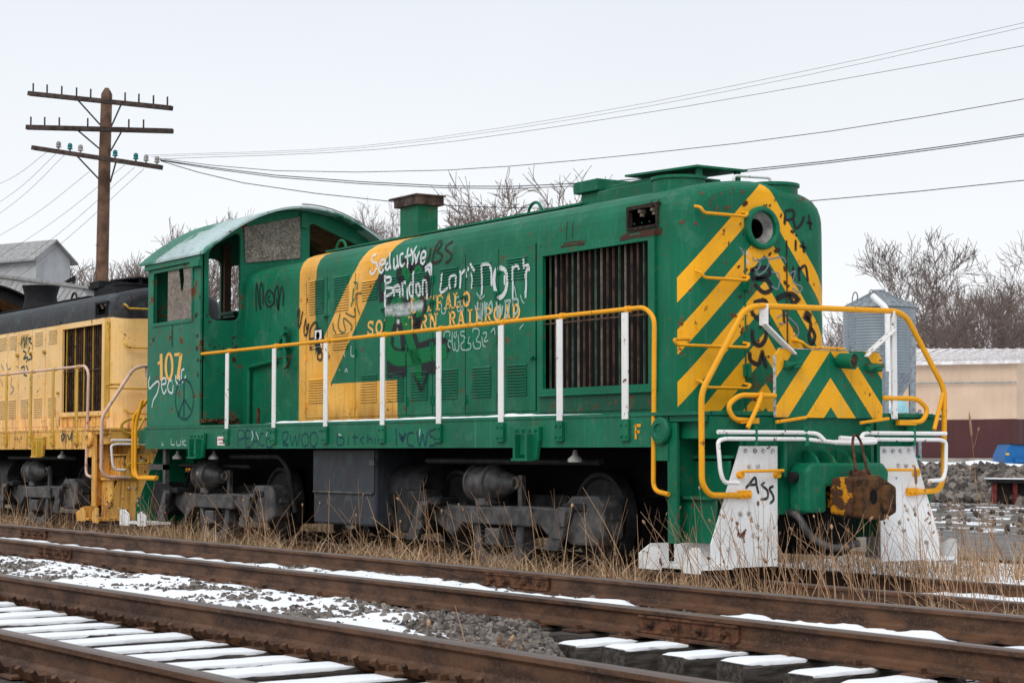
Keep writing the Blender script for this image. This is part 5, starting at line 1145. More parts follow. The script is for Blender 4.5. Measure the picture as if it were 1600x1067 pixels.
 ('graffiti_word','large black sprayed letters running down the front hood','front','black',1,[
  (0.075,[-0.124,2.996,-0.103,2.859]),
  (0.075,[-0.113,2.979,0.078,3.006,0.1,2.938,-0.08,2.891,0.077,2.885,0.129,2.8,0.031,2.761,-0.092,2.842]),
  (0.075,[-0.105,2.634,-0.117,2.547,0.005,2.483,0.078,2.538,0.053,2.675,-0.105,2.651]),
  (0.075,[-0.119,2.392,-0.109,2.272,-0.02,2.232,0.053,2.312,0.05,2.433]),
  (0.075,[-0.04,2.421,0.118,2.444]),
  (0.075,[-0.154,2.168,-0.144,2.082,-0.044,2.05,0.002,2.155]),
  (0.075,[0.003,2.189,0.024,2.104,0.057,2.01]),
 ]),
 ('graffiti_scrawl','black sprayed scrawl on the right half of the front hood','front','black',1,[
  (0.09,[0.189,2.699,0.281,2.738,0.396,2.76,0.511,2.695]),
  (0.07,[0.35,2.776,0.418,2.674,0.488,2.712]),
  (0.07,[0.579,2.558,0.648,2.472,0.623,2.331,0.668,2.244]),
  (0.07,[0.647,2.437,0.705,2.351,0.669,2.262]),
  (0.1,[0.567,2.566,0.648,2.525]),
 ]),
 ('graffiti_scrawl','thin grey blue loops sprayed on the front hood','front','greyblue',1,[
  (0.028,[-0.101,3.118,-0.079,3.067,0.08,3.111,0.078,3.006,-0.035,2.931,-0.079,2.998]),
  (0.028,[0.102,3.095,0.285,3.122,0.33,3.055]),
  (0.028,[0.124,2.974,0.237,2.945,0.213,2.804,0.122,2.835]),
  (0.028,[0.352,2.951,0.445,2.991,0.42,2.884,0.536,2.837,0.488,2.782,0.397,2.83]),
  (0.028,[0.187,2.507,0.325,2.565,0.324,2.478,0.209,2.456]),
  (0.028,[0.347,2.531,0.462,2.448,0.484,2.361,0.414,2.341]),
  (0.028,[-0.056,3.103,-0.012,3.036,-0.08,2.946]),
 ]),
 ('graffiti_smear','white paint smears beside the headlight','front','white',2,[
  (0.14,[-0.19,3.165,-0.201,3.112]),
  (0.1,[-0.168,3.08,-0.191,3.027]),
  (0.06,[-0.279,3.194,-0.234,3.162]),
 ]),
 ('graffiti_word','black sprayed letters on the white pilot plate','pilot','black',1,[
  (0.04,[-1.038,0.847,-0.99,0.887,-0.921,0.948,-0.904,0.878,-0.879,0.792]),
  (0.04,[-0.99,0.879,-0.904,0.882]),
  (0.04,[-0.792,0.902,-0.844,0.878,-0.775,0.827,-0.776,0.758,-0.863,0.746]),
  (0.04,[-0.694,0.868,-0.749,0.844,-0.715,0.794,-0.7,0.744,-0.75,0.703]),
 ]),
 ('graffiti_word','green and black sprayed scrawl on the yellow hood door','yhood','teal',1,[
  (0.06,[-20.245,3.271,-20.274,3.105,-20.1,3.24,-20.057,3.071,-19.958,3.245,-19.951,3.09]),
  (0.06,[-19.885,3.206,-19.709,3.209,-19.812,3.155,-19.67,3.1]),
  (0.06,[-20.161,3.004,-19.98,2.949,-20.119,2.859,-19.906,2.874,-19.973,2.782]),
  (0.06,[-19.773,3.058,-19.875,2.968,-19.659,2.864,-19.869,2.825]),
  (0.06,[-20.255,2.697,-20.077,2.715,-20.108,2.62,-20.252,2.625]),
  (0.06,[-19.971,2.734,-19.86,2.635]),
  (0.06,[-20.106,2.573,-19.927,2.543]),
 ]),
 ('graffiti_word','pale blue sprayed scrawl on the yellow hood door','yhood','greyblue',1,[
  (0.06,[-21.37,2.812,-21.213,2.684]),
  (0.06,[-21.069,2.825,-20.988,2.7,-20.803,2.717]),
  (0.06,[-20.759,2.546,-20.789,2.402,-20.638,2.325,-20.818,2.234]),
  (0.06,[-21.317,2.491,-21.274,2.392]),
 ]),
 ('graffiti_word','green sprayed letters dripping on the yellow sill','ysill','teal',1,[
  (0.06,[-16.537,1.472,-16.503,1.364,-16.384,1.449,-16.507,1.472]),
  (0.06,[-16.324,1.47,-16.318,1.321]),
  (0.06,[-16.263,1.47,-16.169,1.384,-16.053,1.489,-16.077,1.341]),
  (0.06,[-18.716,1.444,-18.713,1.375]),
  (0.06,[-18.854,1.433,-18.817,1.387]),
 ]),
 ('rust_patch','flaking rust above the radiator and below the number box','hood','rust',1,[
  (0.07,[-1.955,3.338,-1.743,3.352,-1.549,3.347,-1.331,3.346]),
  (0.05,[-3.014,3.358,-2.828,3.359,-2.585,3.345]),
  (0.05,[-1.547,3.669,-1.539,3.626]),
  (0.04,[-1.437,3.67,-1.424,3.659]),
  (0.01,[-2.966,3.612,-2.964,3.398]),
  (0.01,[-2.858,3.592,-2.853,3.414]),
 ]),
 ('rust_patch','reddish rust spots on the upper front hood','front','rustred',1,[
  (0.07,[-0.438,3.582,-0.428,3.566]),
  (0.045,[-0.576,3.561,-0.566,3.555]),
  (0.04,[-0.722,3.702,-0.712,3.698]),
  (0.035,[-0.628,3.646,-0.618,3.642]),
  (0.035,[-0.65,3.6,-0.639,3.596]),
  (0.05,[-0.238,3.751,-0.227,3.742]),
  (0.035,[-0.512,3.709,-0.501,3.705]),
  (0.05,[0.514,3.717,0.525,3.71]),
  (0.035,[0.582,3.748,0.593,3.74]),
  (0.045,[-0.911,3.413,-0.901,3.407]),
  (0.03,[-0.405,3.729,-0.395,3.726]),
  (0.025,[-0.586,3.682,-0.575,3.68]),
  (0.03,[-0.351,3.768,-0.341,3.769]),
  (0.03,[-0.545,3.525,-0.534,3.526]),
  (0.03,[-0.808,3.416,-0.798,3.376]),
 ]),
 ('rust_patch','dark rust chips on the front hood','front','rust',1,[
  (0.075,[-0.213,3.636,-0.202,3.624]),
  (0.05,[0.26,3.547,0.271,3.542]),
  (0.07,[0.208,3.197,0.218,3.181]),
  (0.03,[0.069,3.635,0.08,3.629]),
  (0.03,[0.113,3.638,0.124,3.628]),
  (0.05,[0.421,3.396,0.432,3.387]),
  (0.03,[-0.269,3.427,-0.258,3.421]),
  (0.025,[0.18,3.693,0.191,3.691]),
 ]),
 ('rust_patch','dark rust chips along the front door edge','front','rust',1,[
  (0.06,[-0.201,3.631,-0.19,3.618]),
  (0.04,[-0.219,3.336,-0.208,3.322]),
  (0.06,[-0.207,2.974,-0.196,2.961]),
  (0.05,[-0.276,2.713,-0.265,2.696]),
  (0.04,[-0.296,3.004,-0.285,2.994]),
  (0.08,[0.201,3.196,0.212,3.179]),
  (0.05,[0.109,3.151,0.121,3.141]),
  (0.03,[0.057,3.597,0.069,3.591]),
  (0.03,[0.124,3.497,0.136,3.487]),
  (0.03,[0.302,3.044,0.313,2.975]),
  (0.035,[0.305,2.896,0.316,2.844]),
  (0.03,[0.286,2.598,0.296,2.459]),
  (0.04,[0.346,2.845,0.357,2.832]),
  (0.03,[-0.245,2.491,-0.234,2.484]),
  (0.03,[-0.268,2.353,-0.257,2.346]),
  (0.03,[-0.155,2.615,-0.144,2.61]),
 ]),
 ('rust_patch','dark rust blotches on the cab side','cab','rust',1,[
  (0.09,[-11.221,3.109,-11.197,3.074]),
  (0.07,[-12.744,2.833,-12.719,2.808]),
  (0.05,[-12.097,2.839,-12.072,2.807]),
  (0.05,[-12.562,3.915,-12.537,3.901]),
  (0.05,[-11.352,3.852,-11.329,3.839]),
  (0.06,[-11.169,2.819,-11.146,2.781]),
  (0.06,[-11.179,2.654,-11.155,2.597]),
  (0.05,[-11.147,2.468,-11.124,2.452]),
  (0.05,[-11.143,2.284,-11.119,2.228]),
  (0.03,[-11.301,3.606,-11.278,3.597]),
  (0.05,[-11.091,3.341,-11.069,3.334]),
 ]),
 ('rust_patch','dark rust blotches on the cab front wall','cabfront','rust',1,[
  (0.05,[-1.402,3.003,-1.392,2.988]),
  (0.055,[-1.509,2.732,-1.499,2.717]),
  (0.04,[-1.393,2.68,-1.383,2.673]),
  (0.05,[-1.319,2.645,-1.309,2.631]),
  (0.05,[-1.192,2.621,-1.182,2.616]),
  (0.06,[-1.029,2.793,-1.018,2.783]),
  (0.06,[-0.997,2.655,-0.987,2.644]),
  (0.05,[-1.026,2.515,-1.015,2.441]),
  (0.05,[-1.526,2.455,-1.516,2.437]),
  (0.05,[-1.498,2.603,-1.488,2.589]),
  (0.04,[-1.175,2.28,-1.165,2.265]),
  (0.04,[-1.433,3.084,-1.423,3.077]),
  (0.03,[-1.048,2.7,-1.038,2.695]),
  (0.03,[-1.35,2.727,-1.34,2.722]),
  (0.03,[-1.249,2.675,-1.239,2.67]),
  (0.03,[-1.458,2.577,-1.448,2.571]),
 ]),
]
# ------------------------------------------------------------------ lettering and graffiti (paint on the steel)
def bvh_of(objs):
    V = []; P = []
    for o in objs:
        b = len(V); mw = Matrix.Translation(ORG[o.name]) @ Matrix.Diagonal((*o.scale, 1))
        V += [mw @ v.co for v in o.data.vertices]; P += [tuple(i+b for i in p.vertices) for p in o.data.polygons]
    return BVHTree.FromPolygons(V, P)
BV = {'hood': bvh_of(gsolids), 'hood2': bvh_of(gsolids), 'front': bvh_of([ghood]), 'yhood': bvh_of(ysolids)}
FLAT = {'cab': -1.5315, 'sill': -1.5265, 'ysill': -1.5265}
def project(surf, a, b, lift):
    if surf in BV:
        if surf == 'front': hit = BV[surf].ray_cast(Vector((0.5, a, b)), Vector((-1, 0, 0)))
        else: hit = BV[surf].ray_cast(Vector((a, -1.40, b)), Vector((0, 1, 0)))
        if hit[0] is None: return None
        return hit[0] + (Vector((lift, 0, 0)) if surf == 'front' else Vector((0, -lift, 0)))
    if surf == 'cabfront': return Vector((-11.0595+lift, a, b))
    if surf == 'pilot': return Vector((0.0165+lift, a, b))
    return Vector((a, FLAT[surf]-lift, b))
def spray_mat(name, col, amount):
    g = G(name); at = g.nt.nodes.new('ShaderNodeAttribute'); at.attribute_name = 'cover'
    n = g.noise(55, 3, 0.7); m = g.noise(7, 3, 0.6)
    a = g.ma('MULTIPLY', at.outputs['Fac'], g.rng(m, 0.35, 0.65, 0.75, 1.15)); a = g.smooth(g.ma('ADD', a, g.ma('MULTIPLY', g.ma('SUBTRACT', n, 0.5), 0.55)), 0.12, 0.75)
    g.put(g.b.inputs['Alpha'], g.ma('MULTIPLY', a, amount)); return g.done(col, 0.65)
SPRAY = {'white': spray_mat('white_spray', (0.78, 0.80, 0.82), 0.8), 'black': spray_mat('black_spray', (0.020, 0.020, 0.023), 0.88), 'gree': spray_mat('green_spray', (0.004, 0.165, 0.052), 0.85),
  'brown': spray_mat('brown_spray', (0.035, 0.026, 0.022), 0.85), 'pale': spray_mat('pale_scratch', (0.45, 0.60, 0.55), 0.7), 'teal': spray_mat('teal_spray', (0.006, 0.065, 0.06), 0.85),
  'blue': spray_mat('dark_blue_marker', (0.008, 0.045, 0.085), 0.6), 'greyblue': spray_mat('grey_blue_spray', (0.25, 0.29, 0.34), 0.7), 'rust': spray_mat('flaking_rust', (0.060, 0.022, 0.013), 1.0), 'rustred': spray_mat('reddish_rust', (0.17, 0.05, 0.03), 0.9), 'orange': MT['orange']}
LAYER = [0]
def stroke_mesh(name, surf, strokes, soft, mat, parent, label, lift0=0.0012):
    b = MB(); cov = []; LAYER[0] += 1; lift = lift0+0.00022*(LAYER[0] % 40)
    for w_, flat in strokes:
        if soft and w_ < 0.1 and name != 'rust_patch': w_ *= 0.62 if surf == 'front' else 0.60
        pts = [Vector((flat[i], flat[i+1])) for i in range(0, len(flat), 2)]
        P = spline(pts, 0.011 if surf in ('hood', 'yhood') else 0.02) if soft else pts; n = len(P)
        cols = [(-1.3+2.6*q/12, max(0.0, min(1.0, (1.3-abs(-1.3+2.6*q/12))*2.0))) for q in range(13)] if soft == 1 and w_ > 0.08 else [(-1.3, 0), (-0.85, 0.75), (-0.3, 1), (0.3, 1), (0.85, 0.75), (1.3, 0)] if soft == 1 else [(-1.3, 0), (-0.7, 0.35), (0, 0.6), (0.7, 0.35), (1.3, 0)] if soft else [(-1, 1), (0, 1), (1, 1)]
        rows = []
        for i, p in enumerate(P):
            t = (P[min(i+1, n-1)]-P[max(i-1, 0)]); t = t.normalized() if t.length > 1e-6 else Vector((1, 0)); nn = Vector((-t.y, t.x)); row = []
            for c, a in cols:
                q = p+Vector((nn.x, nn.y*(0.48 if name == 'number_figures' else 1.0)))*c*w_/2
                if soft and i == 0: q = q-t*w_*0.3
                if soft and i == n-1: q = q+t*w_*0.3
                hit = project(surf, q.x, q.y, lift)
                e = 1.0 if not soft or 0 < i < n-1 else 0.0
                row.append((hit, a*e))
            rows.append(row)
        for i in range(n-1):
            for k in range(len(cols)-1):
                q = [rows[i][k], rows[i][k+1], rows[i+1][k+1], rows[i+1][k]]
                if any(h is None for h, _ in q): continue
                base = len(b.v); b.v += [tuple(h) for h, _ in q]; cov += [a for _, a in q]; b.f.append((base, base+1, base+2, base+3)); b.mi.append(0)
    if not b.v: return None
    o = b.build(name, mat, parent, label=label); at = o.data.attributes.new('cover', 'FLOAT', 'POINT'); at.data.foreach_set('value', cov); return o
# slab serif railway lettering
def arcp(cx, cy, rx, ry, a0, a1, n=8): return [(cx+rx*math.cos(R(a0+(a1-a0)*i/n)), cy+ry*math.sin(R(a0+(a1-a0)*i/n))) for i in range(n+1)]
T_, t_ = 0.24, 0.13
GL = {'B': [(T_, [(.2,0),(.2,1)]), (t_, [(.05,.94),(.45,.94)]), (t_, [(.05,.06),(.5,.06)]), (t_, [(.2,.52),(.48,.52)]), (T_*.8, arcp(.46,.73,.18,.19,90,-90)), (T_*.8, arcp(.48,.28,.2,.2,90,-90))],
 'U': [(T_, [(.2,1),(.2,.3)]), (t_, arcp(.43,.3,.25,.25,180,360)), (t_, [(.66,.3),(.66,1)]), (t_, [(.03,.94),(.38,.94)]), (t_, [(.5,.94),(.8,.94)])],
 'F': [(T_, [(.22,0),(.22,1)]), (t_, [(.05,.94),(.74,.94)]), (t_, [(.70,1),(.70,.72)]), (t_, [(.22,.5),(.55,.5)]), (t_, [(.53,.62),(.53,.38)]), (t_, [(.05,.06),(.45,.06)])],
 'A': [(t_, [(.16,.02),(.40,1)]), (T_, [(.42,1),(.66,.02)]), (t_, [(.25,.34),(.6,.34)]), (t_, [(.0,.06),(.32,.06)]), (t_, [(.48,.06),(.84,.06)])],
 'L': [(T_, [(.22,0),(.22,1)]), (t_, [(.05,.94),(.42,.94)]), (t_, [(.05,.06),(.74,.06)]), (t_, [(.70,0),(.70,.32)])],
 'O': [(T_*.9, arcp(.42,.5,.28,.41,0,360,18))],
 'S': [(T_*.8, arcp(.41,.73,.22,.2,20,270,8)+arcp(.41,.27,.24,.21,90,-160,8)), (t_, [(.66,1),(.66,.70)]), (t_, [(.14,0),(.14,.32)])],
 'T': [(T_, [(.42,0),(.42,1)]), (t_, [(.05,.94),(.79,.94)]), (t_, [(.09,1),(.09,.7)]), (t_, [(.75,1),(.75,.7)]), (t_, [(.22,.06),(.62,.06)])],
 'H': [(T_*.9, [(.2,0),(.2,1)]), (T_*.9, [(.64,0),(.64,1)]), (t_, [(.2,.5),(.64,.5)])]+[(t_, [(x,z),(x+.34,z)]) for x in (.03,.47) for z in (.06,.94)],
 'E': [(T_, [(.22,0),(.22,1)]), (t_, [(.05,.94),(.72,.94)]), (t_, [(.05,.06),(.74,.06)]), (t_, [(.22,.5),(.52,.5)]), (t_, [(.68,1),(.68,.75)]), (t_, [(.70,0),(.70,.28)])],
 'R': [(T_, [(.2,0),(.2,1)]), (t_, [(.05,.94),(.45,.94)]), (t_, [(.05,.06),(.38,.06)]), (T_*.8, arcp(.44,.72,.2,.2,90,-90)), (t_, [(.2,.52),(.46,.52)]), (T_*.8, [(.42,.5),(.64,.06)]), (t_, [(.55,.06),(.8,.06)])],
 'N': [(t_, [(.16,0),(.16,1)]), (T_, [(.16,.97),(.64,.05)]), (t_, [(.64,0),(.64,1)]), (t_, [(.0,.06),(.32,.06)]), (t_, [(.5,.94),(.8,.94)]), (t_, [(.0,.94),(.2,.94)])],
 'I': [(T_, [(.42,0),(.42,1)]), (t_, [(.2,.94),(.64,.94)]), (t_, [(.2,.06),(.64,.06)])],
 'D': [(T_, [(.2,0),(.2,1)]), (t_, [(.05,.94),(.4,.94)]), (t_, [(.05,.06),(.4,.06)]), (T_*.9, arcp(.38,.5,.3,.42,90,-90,10))]}
def word(text, x0, x1, z0, z1):
    pitch = (x1-x0)/len(text); h = z1-z0; wd = pitch*0.98/0.84
    for i, ch in enumerate(text):
        st = []
        for w_, pts in GL[ch]:
            pp = []
            for k in range(len(pts)-1):                      # subdivide so that the paint follows the door seams
                for q in range(4): 
                    f = q/4; pp.append((pts[k][0]*(1-f)+pts[k+1][0]*f, pts[k][1]*(1-f)+pts[k+1][1]*f))
            pp.append(pts[-1])
            flat = [c for p in pp for c in (x0+i*pitch+p[0]*wd*0.84/0.84, z0+p[1]*h)]; st.append((w_*h*0.92, flat))
        stroke_mesh('letter', 'hood', st, 0, MT['orange'], ghood, None, 0.001)
word('BUFFALO', -6.24, -4.85, 2.83, 3.01); word('SOUTHERN', -7.31, -5.57, 2.615, 2.80); word('RAILROAD', -5.345, -3.81, 2.625, 2.80)
stroke_mesh('letter', 'sill', [(0.03, [-0.985,1.30,-0.985,1.44]), (0.028, [-0.985,1.43,-0.905,1.43]), (0.028, [-0.985,1.37,-0.925,1.37])], 0, MT['yellow_rail'], gsill, 'yellow letter F on the sill', 0.001)
PARENTS = {'hood': ghood, 'hood2': ghood, 'front': ghood, 'cab': gcab, 'sill': gsill, 'pilot': green, 'cabfront': gcab, 'yhood': yhood, 'ysill': ysill}
for name, label, surf, colr, soft, strokes in GRAFFITI:
    o = stroke_mesh(name, surf, strokes, soft, SPRAY[colr], PARENTS[surf], label)
    if name == 'rust_patch' and o: o['kind'] = 'stuff'
b = MB(); b.box(-10.46,-10.21,-1.529,-1.526,1.27,1.39); sk = b.build('sticker', MT['sticker'], gsill)
b = MB(); b.box(-10.43,-10.25,-1.531,-1.5285,1.34,1.36); b.box(-10.40,-10.28,-1.531,-1.5285,1.295,1.31); b.build('sticker_print', MT['redprint'], sk)
b = MB(); b.box(-8.69,-8.50,-0.968,-0.960,2.52,2.76); sk = b.build('notice', MT['sticker'], ghood)
b = MB(); b.lathe([(0,0.05),(0.002,0.05),(0.002,0.035),(0,0.035)], (-8.60,-0.969,2.69), (0,-1,0), 16); b.box(-8.67,-8.53,-0.9695,-0.968,2.55,2.59); b.build('notice_print', MT['black'], sk)
# ------------------------------------------------------------------ pole and wires
PB = cam_point(152, 706, 46.0); PX, PY = PB.x, PB.y
MT['polewood'] = plain('weathered_pole_wood', (0.15, 0.088, 0.060), 0.9, var=0.4, scale=2.5, bscale=14, bump=0.5)
MT['armwood'] = plain('dark_crossarm_wood', (0.062, 0.045, 0.04), 0.9, var=0.4)
MT['glassblue'] = plain('blue_green_glass', (0.02, 0.20, 0.22), 0.15, var=0.2); MT['porcelain'] = plain('grey_porcelain', (0.35, 0.33, 0.32), 0.3, var=0.3); MT['wire'] = plain('dark_wire', (0.055, 0.06, 0.075), 0.7)
pole = thing('utility_pole', (PX, PY, -0.2), 'brown wooden utility pole with three crossarms behind the yellow locomotive', 'utility pole')
m = MB(); top = Vector((PX+0.07, PY+0.1, 10.02))
m.tube([(PX,PY,-0.2),(PX+0.03,PY+0.04,4),(PX+0.05,PY+0.07,8),(top.x,top.y,9.88),(top.x,top.y,10.03)], [0.165,0.155,0.145,0.135,0.05], 14); m.build('pole', MT['polewood'], pole, smooth=40)
def along(p, lat, dep=0.0, up=0.0): return p + RT*lat + Vector((FW.x, FW.y, 0)).normalized()*dep + Vector((0, 0, up))
INS = []
for kx, (pl_, pr_, y0, y1) in enumerate(((42, 266, 144, 167), (38, 268, 197, 203), (48, 250, 229, 260))):
    a = cam_point(pl_, y0, 46.0); c = cam_point(pr_, y1, 46.0 - (3.0 if kx != 1 else 0.8)*0.5); d = c-a
    b = MB(); b.cbox((a+c)/2+Vector((FW.x,FW.y,0))*0.20, (0.11, 0.14, d.length), d.to_track_quat('Z', 'X').to_matrix()); arm = b.build('crossarm', MT['armwood'], pole, bevel=0.01)
    off = Vector((FW.x,FW.y,0))*0.20
    for s in (-1, 1):
        p0 = a.lerp(c, 0.5+s*0.155)+off; p1 = Vector((PX+0.05, PY+0.07, 0)); p1 = Vector((p1.x, p1.y, (a.z+c.z)/2-0.42))+RT*s*0.11+off
        b = MB(); b.cyl(p0+Vector((0,0,-0.02)), p1, 0.02, n=6); b.build('brace', MT['truckgrey'], pole)
    if kx < 2:
        for f in [0.03,0.13,0.235,0.34,0.44,0.575,0.68,0.775,0.875,0.97] if kx == 0 else [0.03,0.125,0.225,0.42,0.70,0.80]:
            p = a.lerp(c, f)+off; b = MB(); b.cyl(p+Vector((0,0,0.03)), p+Vector((0,0,0.26)), 0.022, n=6); b.build('pin', MT['armwood'], arm)
    else:
        for q, f in enumerate([0.205,0.295,0.378,0.647,0.805,0.883,0.965]):
            p = a.lerp(c, f)+off; b = MB(); b.lathe([(0.0,0.025),(0.04,0.02),(0.06,0.07),(0.10,0.05),(0.12,0.06),(0.18,0.05),(0.20,0.02)], p+Vector((0,0,0.05)), (0,0,1), 12); b.build('insulator', MT['glassblue'] if q in (1,3,4) else MT['porcelain'], arm, smooth=40); INS.append(p+Vector((0,0,0.28)))
def wire(pts, label, r=0.010, name='overhead_wire'):
    P = [cam_point(*p) for p in pts]; m = MB(); m.tube(spline(P, 1.5), r, 5); return tag(m.build(name, MT['wire'], smooth=60), label, 'wire', 'overhead wires')
WR = [([(225,243,46),(560,229,43),(900,181,39.5),(1250,113,36),(1600,36,33),(1900,-35,31)], 'topmost faint wire climbing to the upper right corner', .0035), ([(236,245,46),(560,232,43),(900,186,39.5),(1250,120,36),(1600,43,33),(1900,-26,31)], 'second faint wire just under the topmost wire', .0035),
 ([(244,249,45.5),(600,233,43),(950,186,40),(1300,127,37),(1600,72,35),(1900,15,33)], 'third wire from the top crossing the whole sky', .005), ([(248,248,45.5),(430,267,44),(700,266,42.5),(1000,241,40.5),(1300,205,38.5),(1600,155,36.5),(1900,98,34.5)], 'dark sagging wire above the exhaust stack', .008),
 ([(250,250,45.5),(430,274,44),(700,291,43),(900,287,42),(1170,265,40.5),(1400,239,39),(1600,210,38),(1900,160,36)], 'upper of the two close wires passing the radiator hatch', .011), ([(250,251,45.5),(430,277,44),(700,294,43),(900,291,42),(1170,268,40.5),(1400,242,39),(1600,213,38),(1900,163,36)], 'lower of the two close wires passing the radiator hatch', .010),
 ([(252,252,45.5),(380,286,45),(620,316,44),(850,326,43),(1100,324,42),(1280,313,41),(1600,282,39.5),(1900,240,38)], 'lowest wire sagging behind the locomotive hood', .010)]
for p, l, r in WR: wire(p, l, r)
for i, (x0, y0, x1, y1) in enumerate(((78,234,-30,300),(92,236,-30,335),(105,238,-30,355),(140,268,-30,385),(195,258,-30,420),(210,262,-30,455),(225,264,-30,478))):
    wire([(x0, y0, 46), ((x0+x1)/2, (y0+y1)/2+8, 52), (x1, y1, 60)], '%s of the seven wires dropping from the lowest crossarm to the left edge' % ['leftmost', 'second from left', 'third from left', 'middle one', 'third from right', 'second from right', 'rightmost'][i], .005)
# ------------------------------------------------------------------ grey shed tower, far left
MT['shingle'] = plain('pale_grey_shingles', (0.37, 0.375, 0.38), 0.85, var=0.14, scale=9); MT['shingle2'] = plain('grey_metal_siding', (0.42, 0.425, 0.43), 0.8, var=0.1, scale=2)
MT['roofgrey'] = plain('grey_metal_roof', (0.30, 0.30, 0.30), 0.7, var=0.2)
D0 = 62.0
def P3(px, py, d=D0): return cam_point(px, py, d)
shed = thing('grain_elevator', (P3(50, 706).x, P3(50, 706).y, 0), 'pale grey shingled elevator tower with a gable roof at the far left', 'building')
q = P3(58, 440); ex = RT.copy(); ey = Vector((FW.x, FW.y, 0)).normalized()
exr = (ex*0.83-ey*0.55).normalized(); eyr = (ey*0.83+ex*0.55).normalized()
def oriented(pts, o): return [o+exr*p[0]+eyr*p[1]+Vector((0,0,p[2])) for p in pts]
o = P3(52, 706); o.z = 0
def obx(b, x0, x1, y0, y1, z0, z1):
    b.add(oriented([(x0,y0,z0),(x1,y0,z0),(x1,y1,z0),(x0,y1,z0),(x0,y0,z1),(x1,y0,z1),(x1,y1,z1),(x0,y1,z1)], o), [(0,3,2,1),(4,5,6,7),(0,1,5,4),(1,2,6,5),(2,3,7,6),(3,0,4,7)])
b = MB(); V = [(-4.0,0,0),(0.0,0,0),(0.0,1.5,0),(-4.0,1.5,0),(-4.0,0,7.6),(0.0,0,7.6),(0.0,1.5,7.6),(-4.0,1.5,7.6),(0,0.75,8.12),(-4.0,0.75,8.12)]
b.add(oriented(V, o), [(0,1,5,4),(2,3,7,6),(1,2,6,8,5),(3,0,4,9,7)]); b.build('tower_wall', MT['shingle2'], shed)
b = MB(); rp_ = [(-4.3,-0.22,7.46),(0.16,-0.22,7.46),(0.16,0.75,8.18),(-4.3,0.75,8.18),(-4.3,1.72,7.46),(0.16,1.72,7.46)]; rq = [(x,y,z-0.06) for x,y,z in rp_]
b.add(oriented(rp_+rq, o), [(0,1,2,3),(3,2,5,4),(6,9,8,7),(9,10,11,8),(0,6,7,1),(1,7,8,2),(2,8,11,5),(4,10,6,0) if False else (4,5,11,10)]); b.build('tower_roof', MT['roofgrey'], shed)
b = MB()
lb = P3(-40, 432, 60); rb2 = P3(130, 452, 57)
V = [P3(-60,424,60),P3(135,450,56),P3(135,560,56),P3(-60,560,60)]; V2 = [v+ey*6 for v in V]
b.add(V+V2, [(0,1,2,3),(4,7,6,5),(0,4,5,1),(1,5,6,2)]); low = b.build('lower_wall', MT['shingle'], shed)
# diamond shingles on the lower wall, each a small raised lozenge
dm = MB(); 
for r_ in range(7):
    for c_ in range(22):
        u = (c_+0.5*(r_ % 2))/22; v = (r_+0.6)/12
        if u > 0.98: continue
        A = V[0].lerp(V[1], u); B = V[3].lerp(V[2], u); p = A.lerp(B, v*0.75)-ey*0.02; e = (V[1]-V[0]).normalized()*0.085*2.0; z = Vector((0,0,0.16))
        dm.add([p+z, p+e-ey*0.012, p-z-ey*0.03, p-e-ey*0.012], [(0,1,2,3)])
o_ = dm.build('shingle_course', MT['shingle2'], shed); o_['kind'] = 'stuff'
b = MB(); b.add([P3(-60,421,59.8),P3(138,447,55.8),P3(138,451.5,55.8),P3(-60,425.5,59.8)]+[v+ey*6 for v in (P3(-60,421,59.8),P3(138,447,55.8),P3(138,451.5,55.8),P3(-60,425.5,59.8))], [(0,1,2,3),(0,4,5,1),(3,2,6,7)]); b.build('eave', MT['roofgrey'], shed)
b = MB(); p = P3(100, 440, 57); b.add([p, p+RT*0.35+Vector((0,0,0.02)), p+RT*0.33+Vector((0,0,0.2)), p+ey*0.5], [(0,1,2),(0,2,3),(1,3,2)]); b.build('roof_vent', MT['black'], shed)

# ------------------------------------------------------------------ silo
def galv():
    g = G('galvanised_corrugated_steel'); n = g.noise(2.5, 4, 0.6, stretch=(1, 1, 0.4)); c = g.mix(n, (0.215, 0.25, 0.275), (0.34, 0.375, 0.40)); return g.done(c, 0.45, 0.35)
MT['galv'] = galv(); MT['galv2'] = plain('galvanised_steel', (0.24, 0.265, 0.285), 0.5, var=0.25, metal=0.3)
sbp = cam_point(1376, 722, 68.0); sx, sy, szb = sbp.x, sbp.y, 0.78
silo = thing('feed_silo', (sx, sy, szb), 'corrugated grey steel silo with a cone roof and white pipe', 'silo')
k = 68/2980; zt = CAM.z+(706-481)*k; zb_ = CAM.z+(706-584)*k; rad = 56*k
prof = []; nrib = 23
for i in range(nrib*4+1): prof.append((zb_+(zt-zb_)*i/(nrib*4)-szb, rad+0.018*math.sin(i*math.pi/2)))
b = MB(); b.lathe(prof, (sx,sy,szb), (0,0,1), 40); b.build('corrugated_wall', MT['galv'], silo, smooth=50)
b = MB(); ztop = CAM.z+(706-456)*k; b.lathe([(zt-szb-0.02,rad+0.06),(zt-szb+0.02,rad+0.05),(ztop-szb,0.24),(ztop-szb+0.08,0.24),(ztop-szb+0.10,0.0)], (sx,sy,szb), (0,0,1), 24); rf = b.build('cone_roof', MT['galv2'], silo, smooth=15)
for a in range(24):
    t = a*math.pi/12; b = MB(); b.tube([(sx+(rad+0.05)*math.cos(t),sy+(rad+0.05)*math.sin(t),zt+0.03),(sx+0.25*math.cos(t),sy+0.25*math.sin(t),ztop+0.01)], 0.012, 4); b.build('roof_seam', MT['galv2'], rf)
b = MB(); b.lathe([(0,rad),(-1.55,0.30),(-1.62,0.28)], (sx,sy,zb_), (0,0,1), 32); b.build('hopper', MT['galv2'], silo, smooth=40)
